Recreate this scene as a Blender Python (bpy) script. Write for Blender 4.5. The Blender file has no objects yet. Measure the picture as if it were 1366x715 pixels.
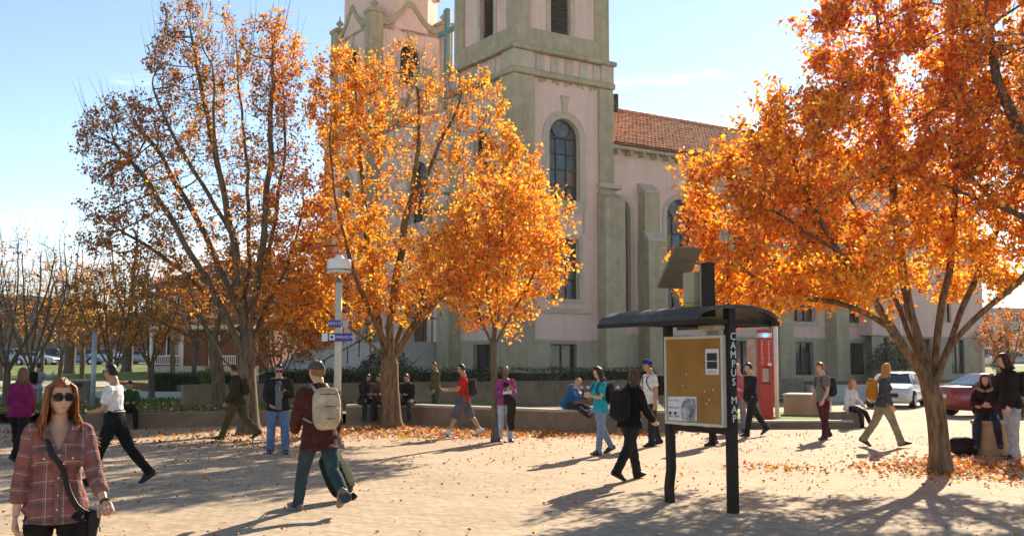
import bpy, bmesh, math, random
import numpy as np
from mathutils import Vector, Matrix, noise, geometry
from mathutils.bvhtree import BVHTree

R = math.radians
scene = bpy.context.scene
col = scene.collection
random.seed(7)
np.random.seed(7)

# ------------------------------------------------------------------ camera
F_PX, W_PX, H_PX = 1420.0, 1366.0, 715.0
CAM_H, HORIZON = 1.72, 486.0
PITCH = math.atan((HORIZON - H_PX / 2) / F_PX)
cam_data = bpy.data.cameras.new('camera')
cam_data.sensor_width = 36.0
cam_data.lens = 36.0 * F_PX / W_PX
cam_data.clip_start = 0.1
cam_data.clip_end = 6000
cam = bpy.data.objects.new('camera', cam_data)
col.objects.link(cam)
cam.location = (0, 0, CAM_H)
cam.rotation_euler = (math.pi / 2 + PITCH, 0, 0)
scene.camera = cam

# ------------------------------------------------------------------ sky + sun
SUN_AZ, SUN_EL = R(23.5), R(26.0)          # azimuth measured from +Y towards +X
sun_dir = Vector((math.sin(SUN_AZ) * math.cos(SUN_EL), math.cos(SUN_AZ) * math.cos(SUN_EL), math.sin(SUN_EL)))
world = bpy.data.worlds.new('World')
scene.world = world
world.use_nodes = True
wn, wl = world.node_tree.nodes, world.node_tree.links
bg = wn['Background']
sky = wn.new('ShaderNodeTexSky')
sky.sky_type = 'NISHITA'
sky.sun_disc = False
sky.sun_elevation = SUN_EL
sky.sun_rotation = SUN_AZ
sky.altitude = 1600
sky.air_density = 0.75
sky.dust_density = 0.12
sky.ozone_density = 1.6
bg.inputs['Strength'].default_value = 0.1
# thin bank of white cloud low over the horizon and a few wisps above it
tc = wn.new('ShaderNodeTexCoord')
sep = wn.new('ShaderNodeSeparateXYZ'); wl.new(tc.outputs['Generated'], sep.inputs[0])
mp = wn.new('ShaderNodeMapping'); mp.inputs['Scale'].default_value = (3.0, 3.0, 16.0)
wl.new(tc.outputs['Generated'], mp.inputs[0])
nz = wn.new('ShaderNodeTexNoise'); nz.inputs['Scale'].default_value = 1.6; nz.inputs['Detail'].default_value = 7; nz.inputs['Roughness'].default_value = 0.6
wl.new(mp.outputs[0], nz.inputs['Vector'])
def wmath(op, a, b=None, c=None):
    n = wn.new('ShaderNodeMath'); n.operation = op
    for i, v in enumerate((a, b, c)):
        if v is None: continue
        if isinstance(v, (int, float)): n.inputs[i].default_value = v
        else: wl.new(v, n.inputs[i])
    return n.outputs[0]
def wrange(v, a, b, c, d):
    n = wn.new('ShaderNodeMapRange'); n.interpolation_type = 'SMOOTHSTEP'
    wl.new(v, n.inputs[0])
    for i, x in enumerate((a, b, c, d)): n.inputs[i + 1].default_value = x
    return n.outputs[0]
elev_n = wmath('ADD', sep.outputs[2], wmath('MULTIPLY', wmath('SUBTRACT', nz.outputs[0], 0.5), 0.10))
bank = wrange(elev_n, 0.085, 0.12, 0.75, 0.0)
wisp = wmath('MULTIPLY', wrange(nz.outputs[0], 0.62, 0.74, 0.0, 0.7), wrange(sep.outputs[2], 0.26, 0.40, 1.0, 0.25))
cl = wmath('MAXIMUM', bank, wisp)
mixc = wn.new('ShaderNodeMix'); mixc.data_type = 'RGBA'
warm = wn.new('ShaderNodeMix'); warm.data_type = 'RGBA'; warm.blend_type = 'MULTIPLY'; warm.inputs[0].default_value = 1.0
wl.new(sky.outputs[0], warm.inputs[6]); warm.inputs[7].default_value = (1.0, 0.90, 0.73, 1)      # warm white balance of the picture
wl.new(cl, mixc.inputs[0]); wl.new(warm.outputs[2], mixc.inputs[6]); mixc.inputs[7].default_value = (4.7, 4.55, 4.3, 1)
wl.new(mixc.outputs[2], bg.inputs['Color'])

sun_data = bpy.data.lights.new('sun', 'SUN')
sun_data.energy = 3.95
sun_data.angle = R(0.55)
sun_data.color = (1.0, 0.86, 0.64)
sun = bpy.data.objects.new('sun', sun_data)
col.objects.link(sun)
sun.rotation_euler = (-sun_dir).to_track_quat('-Z', 'Y').to_euler()

vs = scene.view_settings
vs.view_transform = 'Standard'
vs.look = 'None'
vs.exposure = 1.6
vs.gamma = 1.0
scene.cycles.max_bounces = 10
scene.cycles.diffuse_bounces = 6
scene.cycles.transmission_bounces = 6
scene.cycles.sample_clamp_indirect = 6.0

# ------------------------------------------------------------------ pixels of the photo -> places
def terrain(x, y):
    "gentle rise of the ground beyond the street"
    if y < 50: return 0.0
    t = y - 50
    return min(0.0275 * t * min(1.0, t / 18.0), 2.7)
def ray(px, py):
    a = (px - W_PX / 2) / F_PX; b = -(py - H_PX / 2) / F_PX
    c, s = math.cos(PITCH), math.sin(PITCH)
    return Vector((a, c - b * s, s + b * c))
def G(px, py, z=0.0):
    d = ray(px, py); k = (z - CAM_H) / d.z
    return Vector((d.x * k, d.y * k, z))
def AT(px, py, Y):
    d = ray(px, py); k = Y / d.y
    return Vector((d.x * k, Y, CAM_H + d.z * k))
def YX(px, Y, z=None):
    "ground point below the pixel column at distance Y"
    x = (px - W_PX / 2) / F_PX * Y / math.cos(PITCH) * 0.997
    return Vector((x, Y, terrain(x, Y) if z is None else z))

# ------------------------------------------------------------------ object helpers
def tag(o, label=None, cat=None, group=None, kind=None):
    if label: o['label'] = label
    if cat: o['category'] = cat
    if group: o['group'] = group
    if kind: o['kind'] = kind
    return o
def empty(name, loc=(0, 0, 0), rz=0.0, label=None, cat=None, group=None):
    o = bpy.data.objects.new(name, None); col.objects.link(o)
    o.empty_display_size = 0.2
    o.location = loc; o.rotation_euler = (0, 0, rz)
    return tag(o, label, cat, group)
def link_mesh(name, me, mats, parent=None, smooth=False):
    if not isinstance(mats, (list, tuple)): mats = [mats]
    for m in mats:
        if m is not None: me.materials.append(m)
    if smooth: me.shade_smooth()
    o = bpy.data.objects.new(name, me); col.objects.link(o)
    if parent is not None: o.parent = parent
    return o
def bm_obj(name, bm, mats, parent=None, smooth=False):
    me = bpy.data.meshes.new(name)
    bmesh.ops.recalc_face_normals(bm, faces=bm.faces)
    bm.to_mesh(me); bm.free()
    return link_mesh(name, me, mats, parent, smooth)
def py_obj(name, v, f, mats, parent=None, smooth=False):
    me = bpy.data.meshes.new(name); me.from_pydata(v, [], f); me.update()
    return link_mesh(name, me, mats, parent, smooth)
def copy_tree(o, parent=None):
    c = o.copy(); col.objects.link(c); c.parent = parent
    for ch in list(o.children): copy_tree(ch, c)
    return c
def share(name, me, parent, loc=(0, 0, 0), rot=(0, 0, 0), scale=(1, 1, 1)):
    o = bpy.data.objects.new(name, me); col.objects.link(o); o.parent = parent
    o.location = loc; o.rotation_euler = rot; o.scale = scale
    return o
def box(bm, x0, x1, y0, y1, z0, z1, bev=0.0, mi=0):
    m = Matrix.Translation(((x0 + x1) / 2, (y0 + y1) / 2, (z0 + z1) / 2)) @ Matrix.Diagonal((abs(x1 - x0), abs(y1 - y0), abs(z1 - z0), 1))
    r = bmesh.ops.create_cube(bm, size=1.0, matrix=m)
    vs_ = r['verts']
    fs = set(f for v in vs_ for f in v.link_faces)
    for f in fs: f.material_index = mi
    if bev > 0:
        es = set(e for v in vs_ for e in v.link_edges)
        rb = bmesh.ops.bevel(bm, geom=list(es), offset=bev, segments=1, affect='EDGES', profile=0.5)
        for f in rb['faces']: f.material_index = mi
def box_obj(name, x0, x1, y0, y1, z0, z1, m, parent=None, bev=0.0):
    bm = bmesh.new(); box(bm, x0, x1, y0, y1, z0, z1, bev)
    return bm_obj(name, bm, m, parent)
def cyl(bm, p0, p1, r0, r1=None, seg=12, caps=True, mi=0):
    r1 = r0 if r1 is None else r1
    p0, p1 = Vector(p0), Vector(p1)
    t = (p1 - p0).normalized()
    a = t.orthogonal().normalized(); b = t.cross(a)
    A, B = [], []
    for i in range(seg):
        w = 2 * math.pi * i / seg
        d = a * math.cos(w) + b * math.sin(w)
        A.append(bm.verts.new(p0 + d * r0)); B.append(bm.verts.new(p1 + d * r1))
    for i in range(seg):
        j = (i + 1) % seg
        bm.faces.new((A[i], A[j], B[j], B[i])).material_index = mi
    if caps:
        bm.faces.new(A[::-1]).material_index = mi; bm.faces.new(B).material_index = mi
def tube(bm, pts, rad, seg=10, side=Vector((1, 0, 0)), caps=True, mi=0, smooth=True, dome=0.6):
    "lofted tube; rad entries are numbers or (r_side, r_other)"
    rings = []
    n = len(pts)
    pts = [Vector(p) for p in pts]
    for i, p in enumerate(pts):
        t = (pts[min(i + 1, n - 1)] - pts[max(i - 1, 0)]).normalized()
        sx = side - t * side.dot(t)
        if sx.length < 1e-3: sx = t.orthogonal()
        sx.normalize(); sy = t.cross(sx)
        r = rad[i]
        ra, rb = (r, r) if not isinstance(r, (tuple, list)) else r
        rings.append([bm.verts.new(p + sx * ra * math.cos(2 * math.pi * k / seg) + sy * rb * math.sin(2 * math.pi * k / seg)) for k in range(seg)])
    for i in range(n - 1):
        for k in range(seg):
            k2 = (k + 1) % seg
            f = bm.faces.new((rings[i][k], rings[i][k2], rings[i + 1][k2], rings[i + 1][k])); f.material_index = mi; f.smooth = smooth
    if caps:
        for ring, p, q in ((rings[0], pts[0], pts[1]), (rings[-1], pts[-1], pts[-2])):
            r = rad[0] if ring is rings[0] else rad[-1]
            rr = min(r) if isinstance(r, (tuple, list)) else r
            c = bm.verts.new(p + (p - q).normalized() * rr * dome)
            for k in range(seg):
                f = bm.faces.new((ring[k], ring[(k + 1) % seg], c)); f.material_index = mi; f.smooth = smooth
def ellipsoid(bm, c, r, rot=None, seg=14, rings=9, mi=0):
    m = Matrix.Translation(c) @ (rot.to_4x4() if rot is not None else Matrix.Identity(4)) @ Matrix.Diagonal((r[0], r[1], r[2], 1))
    res = bmesh.ops.create_uvsphere(bm, u_segments=seg, v_segments=rings, radius=1.0, matrix=m)
    for f in set(f for v in res['verts'] for f in v.link_faces): f.material_index = mi; f.smooth = True
workbench = bpy.data.scenes.new('workbench')          # empty scene for evaluating single objects quickly
def baked(ob):
    workbench.collection.objects.link(ob)
    with bpy.context.temp_override(scene=workbench, view_layer=workbench.view_layers[0]):
        dg = bpy.context.evaluated_depsgraph_get()
        me = bpy.data.meshes.new_from_object(ob.evaluated_get(dg))
    workbench.collection.objects.unlink(ob)
    return me
def text_obj(name, s, size, m, parent, loc, rot, extrude=0.0015, align='CENTER'):
    cu = bpy.data.curves.new(name, 'FONT'); cu.body = s; cu.size = size; cu.extrude = extrude
    cu.align_x = align; cu.align_y = 'CENTER'; cu.resolution_u = 2
    t = bpy.data.objects.new(name, cu)
    me = baked(t)
    bpy.data.objects.remove(t); bpy.data.curves.remove(cu)
    me.materials.clear()
    o = link_mesh(name, me, m, parent)
    o.location = loc; o.rotation_euler = rot
    return o

# ------------------------------------------------------------------ materials
def mat(name, c, rough=0.7, var=0.12, scale=6.0, bump=0.0, bscale=60.0, metal=0.0, c2=None, stain=0.0, spec=0.3, coat=0.0, detail=5, stretch=None, streak=0.0):
    """principled with colour mottling (var), large stains (stain) and fine relief (bump)"""
    m = bpy.data.materials.new(name); m.use_nodes = True
    nt = m.node_tree; b = nt.nodes['Principled BSDF']
    b.inputs['Roughness'].default_value = rough; b.inputs['Metallic'].default_value = metal
    b.inputs['Specular IOR Level'].default_value = spec
    if coat: b.inputs['Coat Weight'].default_value = coat; b.inputs['Coat Roughness'].default_value = 0.08
    t = nt.nodes.new('ShaderNodeTexCoord'); vec = t.outputs['Object']
    if stretch:
        mpn = nt.nodes.new('ShaderNodeMapping'); mpn.inputs['Scale'].default_value = stretch
        nt.links.new(vec, mpn.inputs[0]); vec = mpn.outputs[0]
    n1 = nt.nodes.new('ShaderNodeTexNoise'); n1.inputs['Scale'].default_value = scale; n1.inputs['Detail'].default_value = detail; n1.inputs['Roughness'].default_value = 0.65
    nt.links.new(vec, n1.inputs['Vector'])
    ramp = nt.nodes.new('ShaderNodeValToRGB')
    lo = tuple(x * (1 - var * 1.6) for x in c); hi = tuple(min(1.0, x * (1 + var)) for x in (c2 or c))
    ramp.color_ramp.elements[0].position = 0.32; ramp.color_ramp.elements[0].color = (*lo, 1)
    ramp.color_ramp.elements[1].position = 0.68; ramp.color_ramp.elements[1].color = (*hi, 1)
    nt.links.new(n1.outputs[0], ramp.inputs[0])
    out = ramp.outputs[0]
    if stain:
        n2 = nt.nodes.new('ShaderNodeTexNoise'); n2.inputs['Scale'].default_value = scale * 0.22; n2.inputs['Detail'].default_value = 8; n2.inputs['Roughness'].default_value = 0.7
        nt.links.new(t.outputs['Object'], n2.inputs['Vector'])
        mr = nt.nodes.new('ShaderNodeMapRange'); nt.links.new(n2.outputs[0], mr.inputs[0])
        for i, x in enumerate((0.35, 0.65, 1.0 - stain, 1.0)): mr.inputs[i + 1].default_value = x
        mx = nt.nodes.new('ShaderNodeMix'); mx.data_type = 'RGBA'; mx.blend_type = 'MULTIPLY'; mx.inputs[0].default_value = 1.0
        nt.links.new(out, mx.inputs[6]); nt.links.new(mr.outputs[0], mx.inputs[7]); out = mx.outputs[2]
    if streak:      # rain streaks running down the wall
        ms = nt.nodes.new('ShaderNodeMapping'); ms.inputs['Scale'].default_value = (2.6, 2.6, 0.16); nt.links.new(t.outputs['Object'], ms.inputs[0])
        n4 = nt.nodes.new('ShaderNodeTexNoise'); n4.inputs['Scale'].default_value = 1.0; n4.inputs['Detail'].default_value = 6; n4.inputs['Roughness'].default_value = 0.6; nt.links.new(ms.outputs[0], n4.inputs['Vector'])
        m4 = nt.nodes.new('ShaderNodeMapRange'); nt.links.new(n4.outputs[0], m4.inputs[0])
        for i, x in enumerate((0.42, 0.68, 1.0, 1.0 - streak)): m4.inputs[i + 1].default_value = x
        mq = nt.nodes.new('ShaderNodeMix'); mq.data_type = 'RGBA'; mq.blend_type = 'MULTIPLY'; mq.inputs[0].default_value = 1.0
        nt.links.new(out, mq.inputs[6]); nt.links.new(m4.outputs[0], mq.inputs[7]); out = mq.outputs[2]
    nt.links.new(out, b.inputs['Base Color'])
    if bump:
        n3 = nt.nodes.new('ShaderNodeTexNoise'); n3.inputs['Scale'].default_value = bscale; n3.inputs['Detail'].default_value = 4
        nt.links.new(vec, n3.inputs['Vector'])
        bp = nt.nodes.new('ShaderNodeBump'); bp.inputs['Strength'].default_value = bump; bp.inputs['Distance'].default_value = 0.02
        nt.links.new(n3.outputs[0], bp.inputs['Height']); nt.links.new(bp.outputs[0], b.inputs['Normal'])
    return m
def glass_mat(name, c, rough=0.06, spec=0.6):
    m = bpy.data.materials.new(name); m.use_nodes = True
    b = m.node_tree.nodes['Principled BSDF']
    b.inputs['Base Color'].default_value = (*c, 1); b.inputs['Roughness'].default_value = rough
    b.inputs['Specular IOR Level'].default_value = spec; b.inputs['Metallic'].default_value = 0.0
    nt = m.node_tree
    t = nt.nodes.new('ShaderNodeTexCoord'); n = nt.nodes.new('ShaderNodeTexNoise'); n.inputs['Scale'].default_value = 1.1
    nt.links.new(t.outputs['Object'], n.inputs['Vector'])
    bp = nt.nodes.new('ShaderNodeBump'); bp.inputs['Strength'].default_value = 0.12; bp.inputs['Distance'].default_value = 0.15
    nt.links.new(n.outputs[0], bp.inputs['Height']); nt.links.new(bp.outputs[0], b.inputs['Normal'])
    return m
_cache = {}
def cmat(kind, c, **k):
    key = (kind, tuple(round(x, 3) for x in c))
    if key not in _cache: _cache[key] = mat(kind, c, **k)
    return _cache[key]
def cloth(c): return cmat('fabric', c, rough=0.92, var=0.2, scale=9, bump=0.55, bscale=34, spec=0.15)
def leaf_mat(name, trans=0.55):
    m = bpy.data.materials.new(name); m.use_nodes = True
    nt = m.node_tree; nt.nodes.clear()
    out = nt.nodes.new('ShaderNodeOutputMaterial'); at = nt.nodes.new('ShaderNodeAttribute'); at.attribute_name = 'leaf_colour'
    d = nt.nodes.new('ShaderNodeBsdfDiffuse'); tr = nt.nodes.new('ShaderNodeBsdfTranslucent'); gl = nt.nodes.new('ShaderNodeBsdfGlossy')
    gl.inputs['Roughness'].default_value = 0.42; gl.inputs['Color'].default_value = (1, 1, 1, 1)
    g = nt.nodes.new('ShaderNodeGamma'); g.inputs[1].default_value = 0.85
    nt.links.new(at.outputs[0], g.inputs[0]); nt.links.new(g.outputs[0], tr.inputs[0]); nt.links.new(at.outputs[0], d.inputs[0])
    m1 = nt.nodes.new('ShaderNodeMixShader'); m1.inputs[0].default_value = trans
    nt.links.new(d.outputs[0], m1.inputs[1]); nt.links.new(tr.outputs[0], m1.inputs[2])
    m2 = nt.nodes.new('ShaderNodeMixShader'); m2.inputs[0].default_value = 0.035
    nt.links.new(m1.outputs[0], m2.inputs[1]); nt.links.new(gl.outputs[0], m2.inputs[2]); nt.links.new(m2.outputs[0], out.inputs[0])
    return m
M = {}
M['stucco'] = mat('pink_stucco', (0.78, 0.56, 0.465), 0.9, 0.05, 1.6, 0.25, 22, stain=0.10, streak=0.10)
M['trim'] = mat('grey_green_stone', (0.48, 0.41, 0.27), 0.9, 0.09, 2.4, 0.3, 30, stain=0.22, streak=0.18)
M['trim_pale'] = mat('pale_cast_stone', (0.56, 0.47, 0.36), 0.9, 0.08, 2.4, 0.3, 30, stain=0.2)
M['plinth'] = mat('grey_plinth_stucco', (0.48, 0.43, 0.32), 0.9, 0.08, 1.4, 0.3, 24, stain=0.22, streak=0.16)
M['rooftile'] = mat('clay_roof_tile', (0.50, 0.185, 0.095), 0.8, 0.22, 3.5, 0.2, 30, c2=(0.56, 0.25, 0.14))
M['dark_frame'] = mat('dark_window_frame', (0.045, 0.04, 0.032), 0.6, 0.1)
M['pane'] = glass_mat('window_glass', (0.035, 0.04, 0.045))
M['copper'] = mat('verdigris_copper', (0.13, 0.24, 0.25), 0.6, 0.15, 8)
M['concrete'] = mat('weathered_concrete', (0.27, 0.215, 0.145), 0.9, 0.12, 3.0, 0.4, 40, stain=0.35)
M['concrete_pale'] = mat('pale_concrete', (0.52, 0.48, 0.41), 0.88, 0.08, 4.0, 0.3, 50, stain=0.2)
M['tan_block'] = mat('tan_sandstone', (0.46, 0.30, 0.17), 0.9, 0.1, 4.0, 0.3, 40, stain=0.2)
M['asphalt'] = mat('road_asphalt', (0.13, 0.125, 0.12), 0.75, 0.18, 9, 0.5, 120, stain=0.2)
M['black_metal'] = mat('black_painted_metal', (0.020, 0.015, 0.011), 0.55, 0.2, 8, spec=0.22)
M['grey_metal'] = mat('grey_metal', (0.25, 0.25, 0.25), 0.4, 0.1, 8, metal=0.7)
M['cream_paint'] = mat('cream_paint', (0.62, 0.56, 0.44), 0.55, 0.06, 6)
M['white_paint'] = mat('white_paint', (0.78, 0.76, 0.72), 0.5, 0.05, 6)
M['red_paint'] = mat('red_enamel', (0.52, 0.025, 0.015), 0.35, 0.06, 5, spec=0.5)
M['brick'] = mat('red_brick_wall', (0.27, 0.105, 0.06), 0.9, 0.25, 6, 0.3, 30, stain=0.2)
M['bark'] = mat('grey_brown_bark', (0.115, 0.083, 0.055), 0.95, 0.35, 9, 0.9, 26, c2=(0.15, 0.115, 0.075), stretch=(1.6, 1.6, 0.35))
M['bark_warm'] = mat('warm_brown_bark', (0.135, 0.085, 0.045), 0.95, 0.4, 9, 1.0, 26, c2=(0.19, 0.125, 0.07), stretch=(1.6, 1.6, 0.35))
M['leaf'] = leaf_mat('autumn_leaf', 0.68)
M['hedge_leaf'] = leaf_mat('evergreen_leaf', 0.35)
M['litter'] = leaf_mat('fallen_leaf', 0.25)
# ================================================================== the setting
def plaza_mat():
    m = bpy.data.materials.new('worn_brick_paving'); m.use_nodes = True
    nt = m.node_tree; b = nt.nodes['Principled BSDF']; b.inputs['Roughness'].default_value = 0.9; b.inputs['Specular IOR Level'].default_value = 0.12
    t = nt.nodes.new('ShaderNodeTexCoord'); mp_ = nt.nodes.new('ShaderNodeMapping'); mp_.inputs['Rotation'].default_value = (0, 0, R(34))
    nt.links.new(t.outputs['Object'], mp_.inputs[0])
    br = nt.nodes.new('ShaderNodeTexBrick'); br.inputs['Scale'].default_value = 1.0; br.inputs['Brick Width'].default_value = 0.2; br.inputs['Row Height'].default_value = 0.1
    br.inputs['Mortar Size'].default_value = 0.006; br.inputs['Mortar Smooth'].default_value = 0.3; br.inputs['Bias'].default_value = 0.0
    br.inputs['Color1'].default_value = (0.54, 0.415, 0.29, 1); br.inputs['Color2'].default_value = (0.42, 0.31, 0.215, 1); br.inputs['Mortar'].default_value = (0.26, 0.22, 0.18, 1)
    nt.links.new(mp_.outputs[0], br.inputs['Vector'])
    n = nt.nodes.new('ShaderNodeTexNoise'); n.inputs['Scale'].default_value = 0.35; n.inputs['Detail'].default_value = 9; n.inputs['Roughness'].default_value = 0.7
    nt.links.new(t.outputs['Object'], n.inputs['Vector'])
    mr = nt.nodes.new('ShaderNodeMapRange'); nt.links.new(n.outputs[0], mr.inputs[0])
    for i, x in enumerate((0.3, 0.7, 0.82, 1.12)): mr.inputs[i + 1].default_value = x
    mx = nt.nodes.new('ShaderNodeMix'); mx.data_type = 'RGBA'; mx.blend_type = 'MULTIPLY'; mx.inputs[0].default_value = 1.0
    nt.links.new(br.outputs[0], mx.inputs[6]); nt.links.new(mr.outputs[0], mx.inputs[7])
    nf = nt.nodes.new('ShaderNodeTexNoise'); nf.inputs['Scale'].default_value = 9; nf.inputs['Detail'].default_value = 6; nf.inputs['Roughness'].default_value = 0.8
    nt.links.new(t.outputs['Object'], nf.inputs['Vector'])
    mf = nt.nodes.new('ShaderNodeMapRange'); nt.links.new(nf.outputs[0], mf.inputs[0])
    for i, x in enumerate((0.3, 0.7, 0.72, 1.25)): mf.inputs[i + 1].default_value = x
    my = nt.nodes.new('ShaderNodeMix'); my.data_type = 'RGBA'; my.blend_type = 'MULTIPLY'; my.inputs[0].default_value = 1.0
    nt.links.new(mx.outputs[2], my.inputs[6]); nt.links.new(mf.outputs[0], my.inputs[7]); nt.links.new(my.outputs[2], b.inputs['Base Color'])
    n2 = nt.nodes.new('ShaderNodeTexNoise'); n2.inputs['Scale'].default_value = 42; n2.inputs['Detail'].default_value = 5
    nt.links.new(t.outputs['Object'], n2.inputs['Vector'])
    add = nt.nodes.new('ShaderNodeMath'); add.operation = 'MULTIPLY_ADD'; nt.links.new(br.outputs['Fac'], add.inputs[0]); add.inputs[1].default_value = -0.8; nt.links.new(n2.outputs[0], add.inputs[2])
    bp = nt.nodes.new('ShaderNodeBump'); bp.inputs['Strength'].default_value = 0.4; bp.inputs['Distance'].default_value = 0.012
    nt.links.new(add.outputs[0], bp.inputs['Height']); nt.links.new(bp.outputs[0], b.inputs['Normal'])
    return m
M['plaza'] = plaza_mat()
M['lawn'] = mat('lawn_grass', (0.085, 0.13, 0.016), 0.95, 0.3, 2.0, 0.9, 60, c2=(0.17, 0.21, 0.03))
M['soil'] = mat('planter_soil_and_leaves', (0.11, 0.075, 0.04), 0.95, 0.35, 5.0, 0.8, 50, c2=(0.20, 0.12, 0.05))
M['earth'] = mat('dry_ground', (0.20, 0.18, 0.11), 0.95, 0.25, 0.6, 0.5, 20, c2=(0.24, 0.20, 0.13))

def sheet(name, x0, x1, y0, y1, off, m, step=6.0, label=None):
    nx = max(1, int((x1 - x0) / step)); ny = max(1, int((y1 - y0) / step))
    v, f = [], []
    for j in range(ny + 1):
        for i in range(nx + 1):
            x = x0 + (x1 - x0) * i / nx; y = y0 + (y1 - y0) * j / ny
            v.append((x, y, terrain(x, y) + off))
    for j in range(ny):
        for i in range(nx):
            a = j * (nx + 1) + i
            f.append((a, a + 1, a + nx + 2, a + nx + 1))
    o = py_obj(name, v, f, m); tag(o, kind='structure')
    return o
def ribbon_sheet(name, left, right, off, m, n=24):
    "a strip between two world polylines, laid on the terrain"
    def samp(pl, t):
        k = t * (len(pl) - 1); i = min(int(k), len(pl) - 2); return Vector(pl[i]).lerp(Vector(pl[i + 1]), k - i)
    v, f = [], []
    for i in range(n + 1):
        a, b = samp(left, i / n), samp(right, i / n)
        for k in range(5):
            p = a.lerp(b, k / 4); v.append((p.x, p.y, terrain(p.x, p.y) + off))
    for i in range(n):
        for k in range(4):
            q = i * 5 + k; f.append((q, q + 1, q + 6, q + 5))
    o = py_obj(name, v, f, m); tag(o, kind='structure')
    return o
# ground reaching the horizon
bm = bmesh.new()
ys = [-30, 0, 20, 40, 50, 54, 58, 62, 66, 70, 80, 90, 110, 130, 150, 200, 400, 900, 1500]
xs = [-1500, -800, -300, -150, -80, -40, -20, 0, 20, 40, 80, 150, 300, 800, 1500]
gv = [[bm.verts.new((x, y, terrain(x, y) - 0.03)) for x in xs] for y in ys]
for j in range(len(ys) - 1):
    for i in range(len(xs) - 1): bm.faces.new((gv[j][i], gv[j][i + 1], gv[j + 1][i + 1], gv[j + 1][i]))
tag(bm_obj('ground', bm, M['earth']), kind='structure')
tag(sheet('plaza', -45, 45, -12, 48, 0.0, M['plaza'], 60), kind='structure')

# church frame of reference: u along the nave, v along the entrance front
U = Vector((0.829, 0.559, 0)); V = Vector((-0.559, 0.829, 0)); NRM = Vector((0.559, -0.829, 0))
CH = AT(687, 480, 55.0); CH.z = 0.0
def UV(n, s):
    "point at signed distance n (towards the plaza) from the nave side wall, s along it"
    p = CH + U * s + NRM * n
    return Vector((p.x, p.y, 0))
CH_ANG = math.atan2(U.y, U.x)
# street beside the church, with kerb and pavement
ribbon_sheet('street', [UV(26.5, 6.5), UV(26.5, 60), UV(26.5, 160)], [UV(13.5, 8), UV(13.5, 60), UV(13.5, 160)], 0.006, M['asphalt'], 40)
def kerb_run(name, pts, w, h, m, parent=None, z0=None, cap=None, caph=0.07, over=0.03):
    "wall or kerb with mitred corners along a polyline"
    pts = [Vector((p[0], p[1], 0)) for p in pts]
    L, Rr = [], []
    for i, p in enumerate(pts):
        d = (pts[min(i + 1, len(pts) - 1)] - pts[max(i - 1, 0)]).normalized(); nn = Vector((-d.y, d.x, 0))
        L.append(p + nn * w / 2); Rr.append(p - nn * w / 2)
    def prism(bm, L, Rr, za, zb):
        rows = []
        for a, b in zip(L, Rr):
            g = terrain(a.x, a.y) if z0 is None else z0
            rows.append([bm.verts.new((a.x, a.y, g + za)), bm.verts.new((b.x, b.y, g + za)), bm.verts.new((b.x, b.y, g + zb)), bm.verts.new((a.x, a.y, g + zb))])
        for i in range(len(rows) - 1):
            for k in range(4):
                bm.faces.new((rows[i][k], rows[i][(k + 1) % 4], rows[i + 1][(k + 1) % 4], rows[i + 1][k]))
        bm.faces.new(rows[0]); bm.faces.new(rows[-1][::-1])
    bm = bmesh.new(); prism(bm, L, Rr, -0.3, h)
    o = bm_obj(name, bm, m, parent)
    if cap:
        bm = bmesh.new()
        k = over / (w / 2)
        prism(bm, [a + (a - b) * k / 2 for a, b in zip(L, Rr)], [b + (b - a) * k / 2 for a, b in zip(L, Rr)], h + 0.001, h + caph)
        bm_obj('coping', bm, cap, o)
    return o
tag(kerb_run('kerb', [UV(13.3, 8), UV(13.3, 40), UV(13.3, 80), UV(13.3, 150)], 0.2, 0.13, M['concrete_pale']), kind='structure')
tag(kerb_run('near_kerb', [UV(26.7, 12), UV(26.7, 40), UV(26.7, 80)], 0.2, 0.13, M['concrete_pale']), kind='structure')
ribbon_sheet('pavement', [UV(13.2, 8), UV(13.2, 150)], [UV(9.8, 8), UV(9.8, 150)], 0.12, M['concrete_pale'], 40)
# raised ground round the church
v = [UV(9.6, -14), UV(9.6, 70), UV(-40, 70), UV(-40, -14)]
zt = 0.66
o = py_obj('church_terrace', [(p.x, p.y, zt) for p in v] + [(p.x, p.y, -0.2) for p in v], [(0, 1, 2, 3), (0, 4, 5, 1), (1, 5, 6, 2), (2, 6, 7, 3), (3, 7, 4, 0)], M['soil'])
tag(o, kind='structure')

# low concrete walls round the planters
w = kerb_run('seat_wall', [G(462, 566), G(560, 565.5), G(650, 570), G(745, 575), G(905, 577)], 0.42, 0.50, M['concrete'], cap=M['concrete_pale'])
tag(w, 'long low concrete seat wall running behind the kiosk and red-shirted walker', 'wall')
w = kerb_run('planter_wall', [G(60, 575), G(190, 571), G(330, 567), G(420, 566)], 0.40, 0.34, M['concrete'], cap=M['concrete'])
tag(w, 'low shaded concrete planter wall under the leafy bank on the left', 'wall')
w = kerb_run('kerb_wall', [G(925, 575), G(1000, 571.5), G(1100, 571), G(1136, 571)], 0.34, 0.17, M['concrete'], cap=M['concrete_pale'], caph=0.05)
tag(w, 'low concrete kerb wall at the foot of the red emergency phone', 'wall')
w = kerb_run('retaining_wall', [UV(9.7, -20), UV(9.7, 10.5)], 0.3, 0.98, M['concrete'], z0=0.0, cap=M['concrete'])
tag(w, 'taller grey retaining wall below the hedge at the church tower', 'wall')
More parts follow.
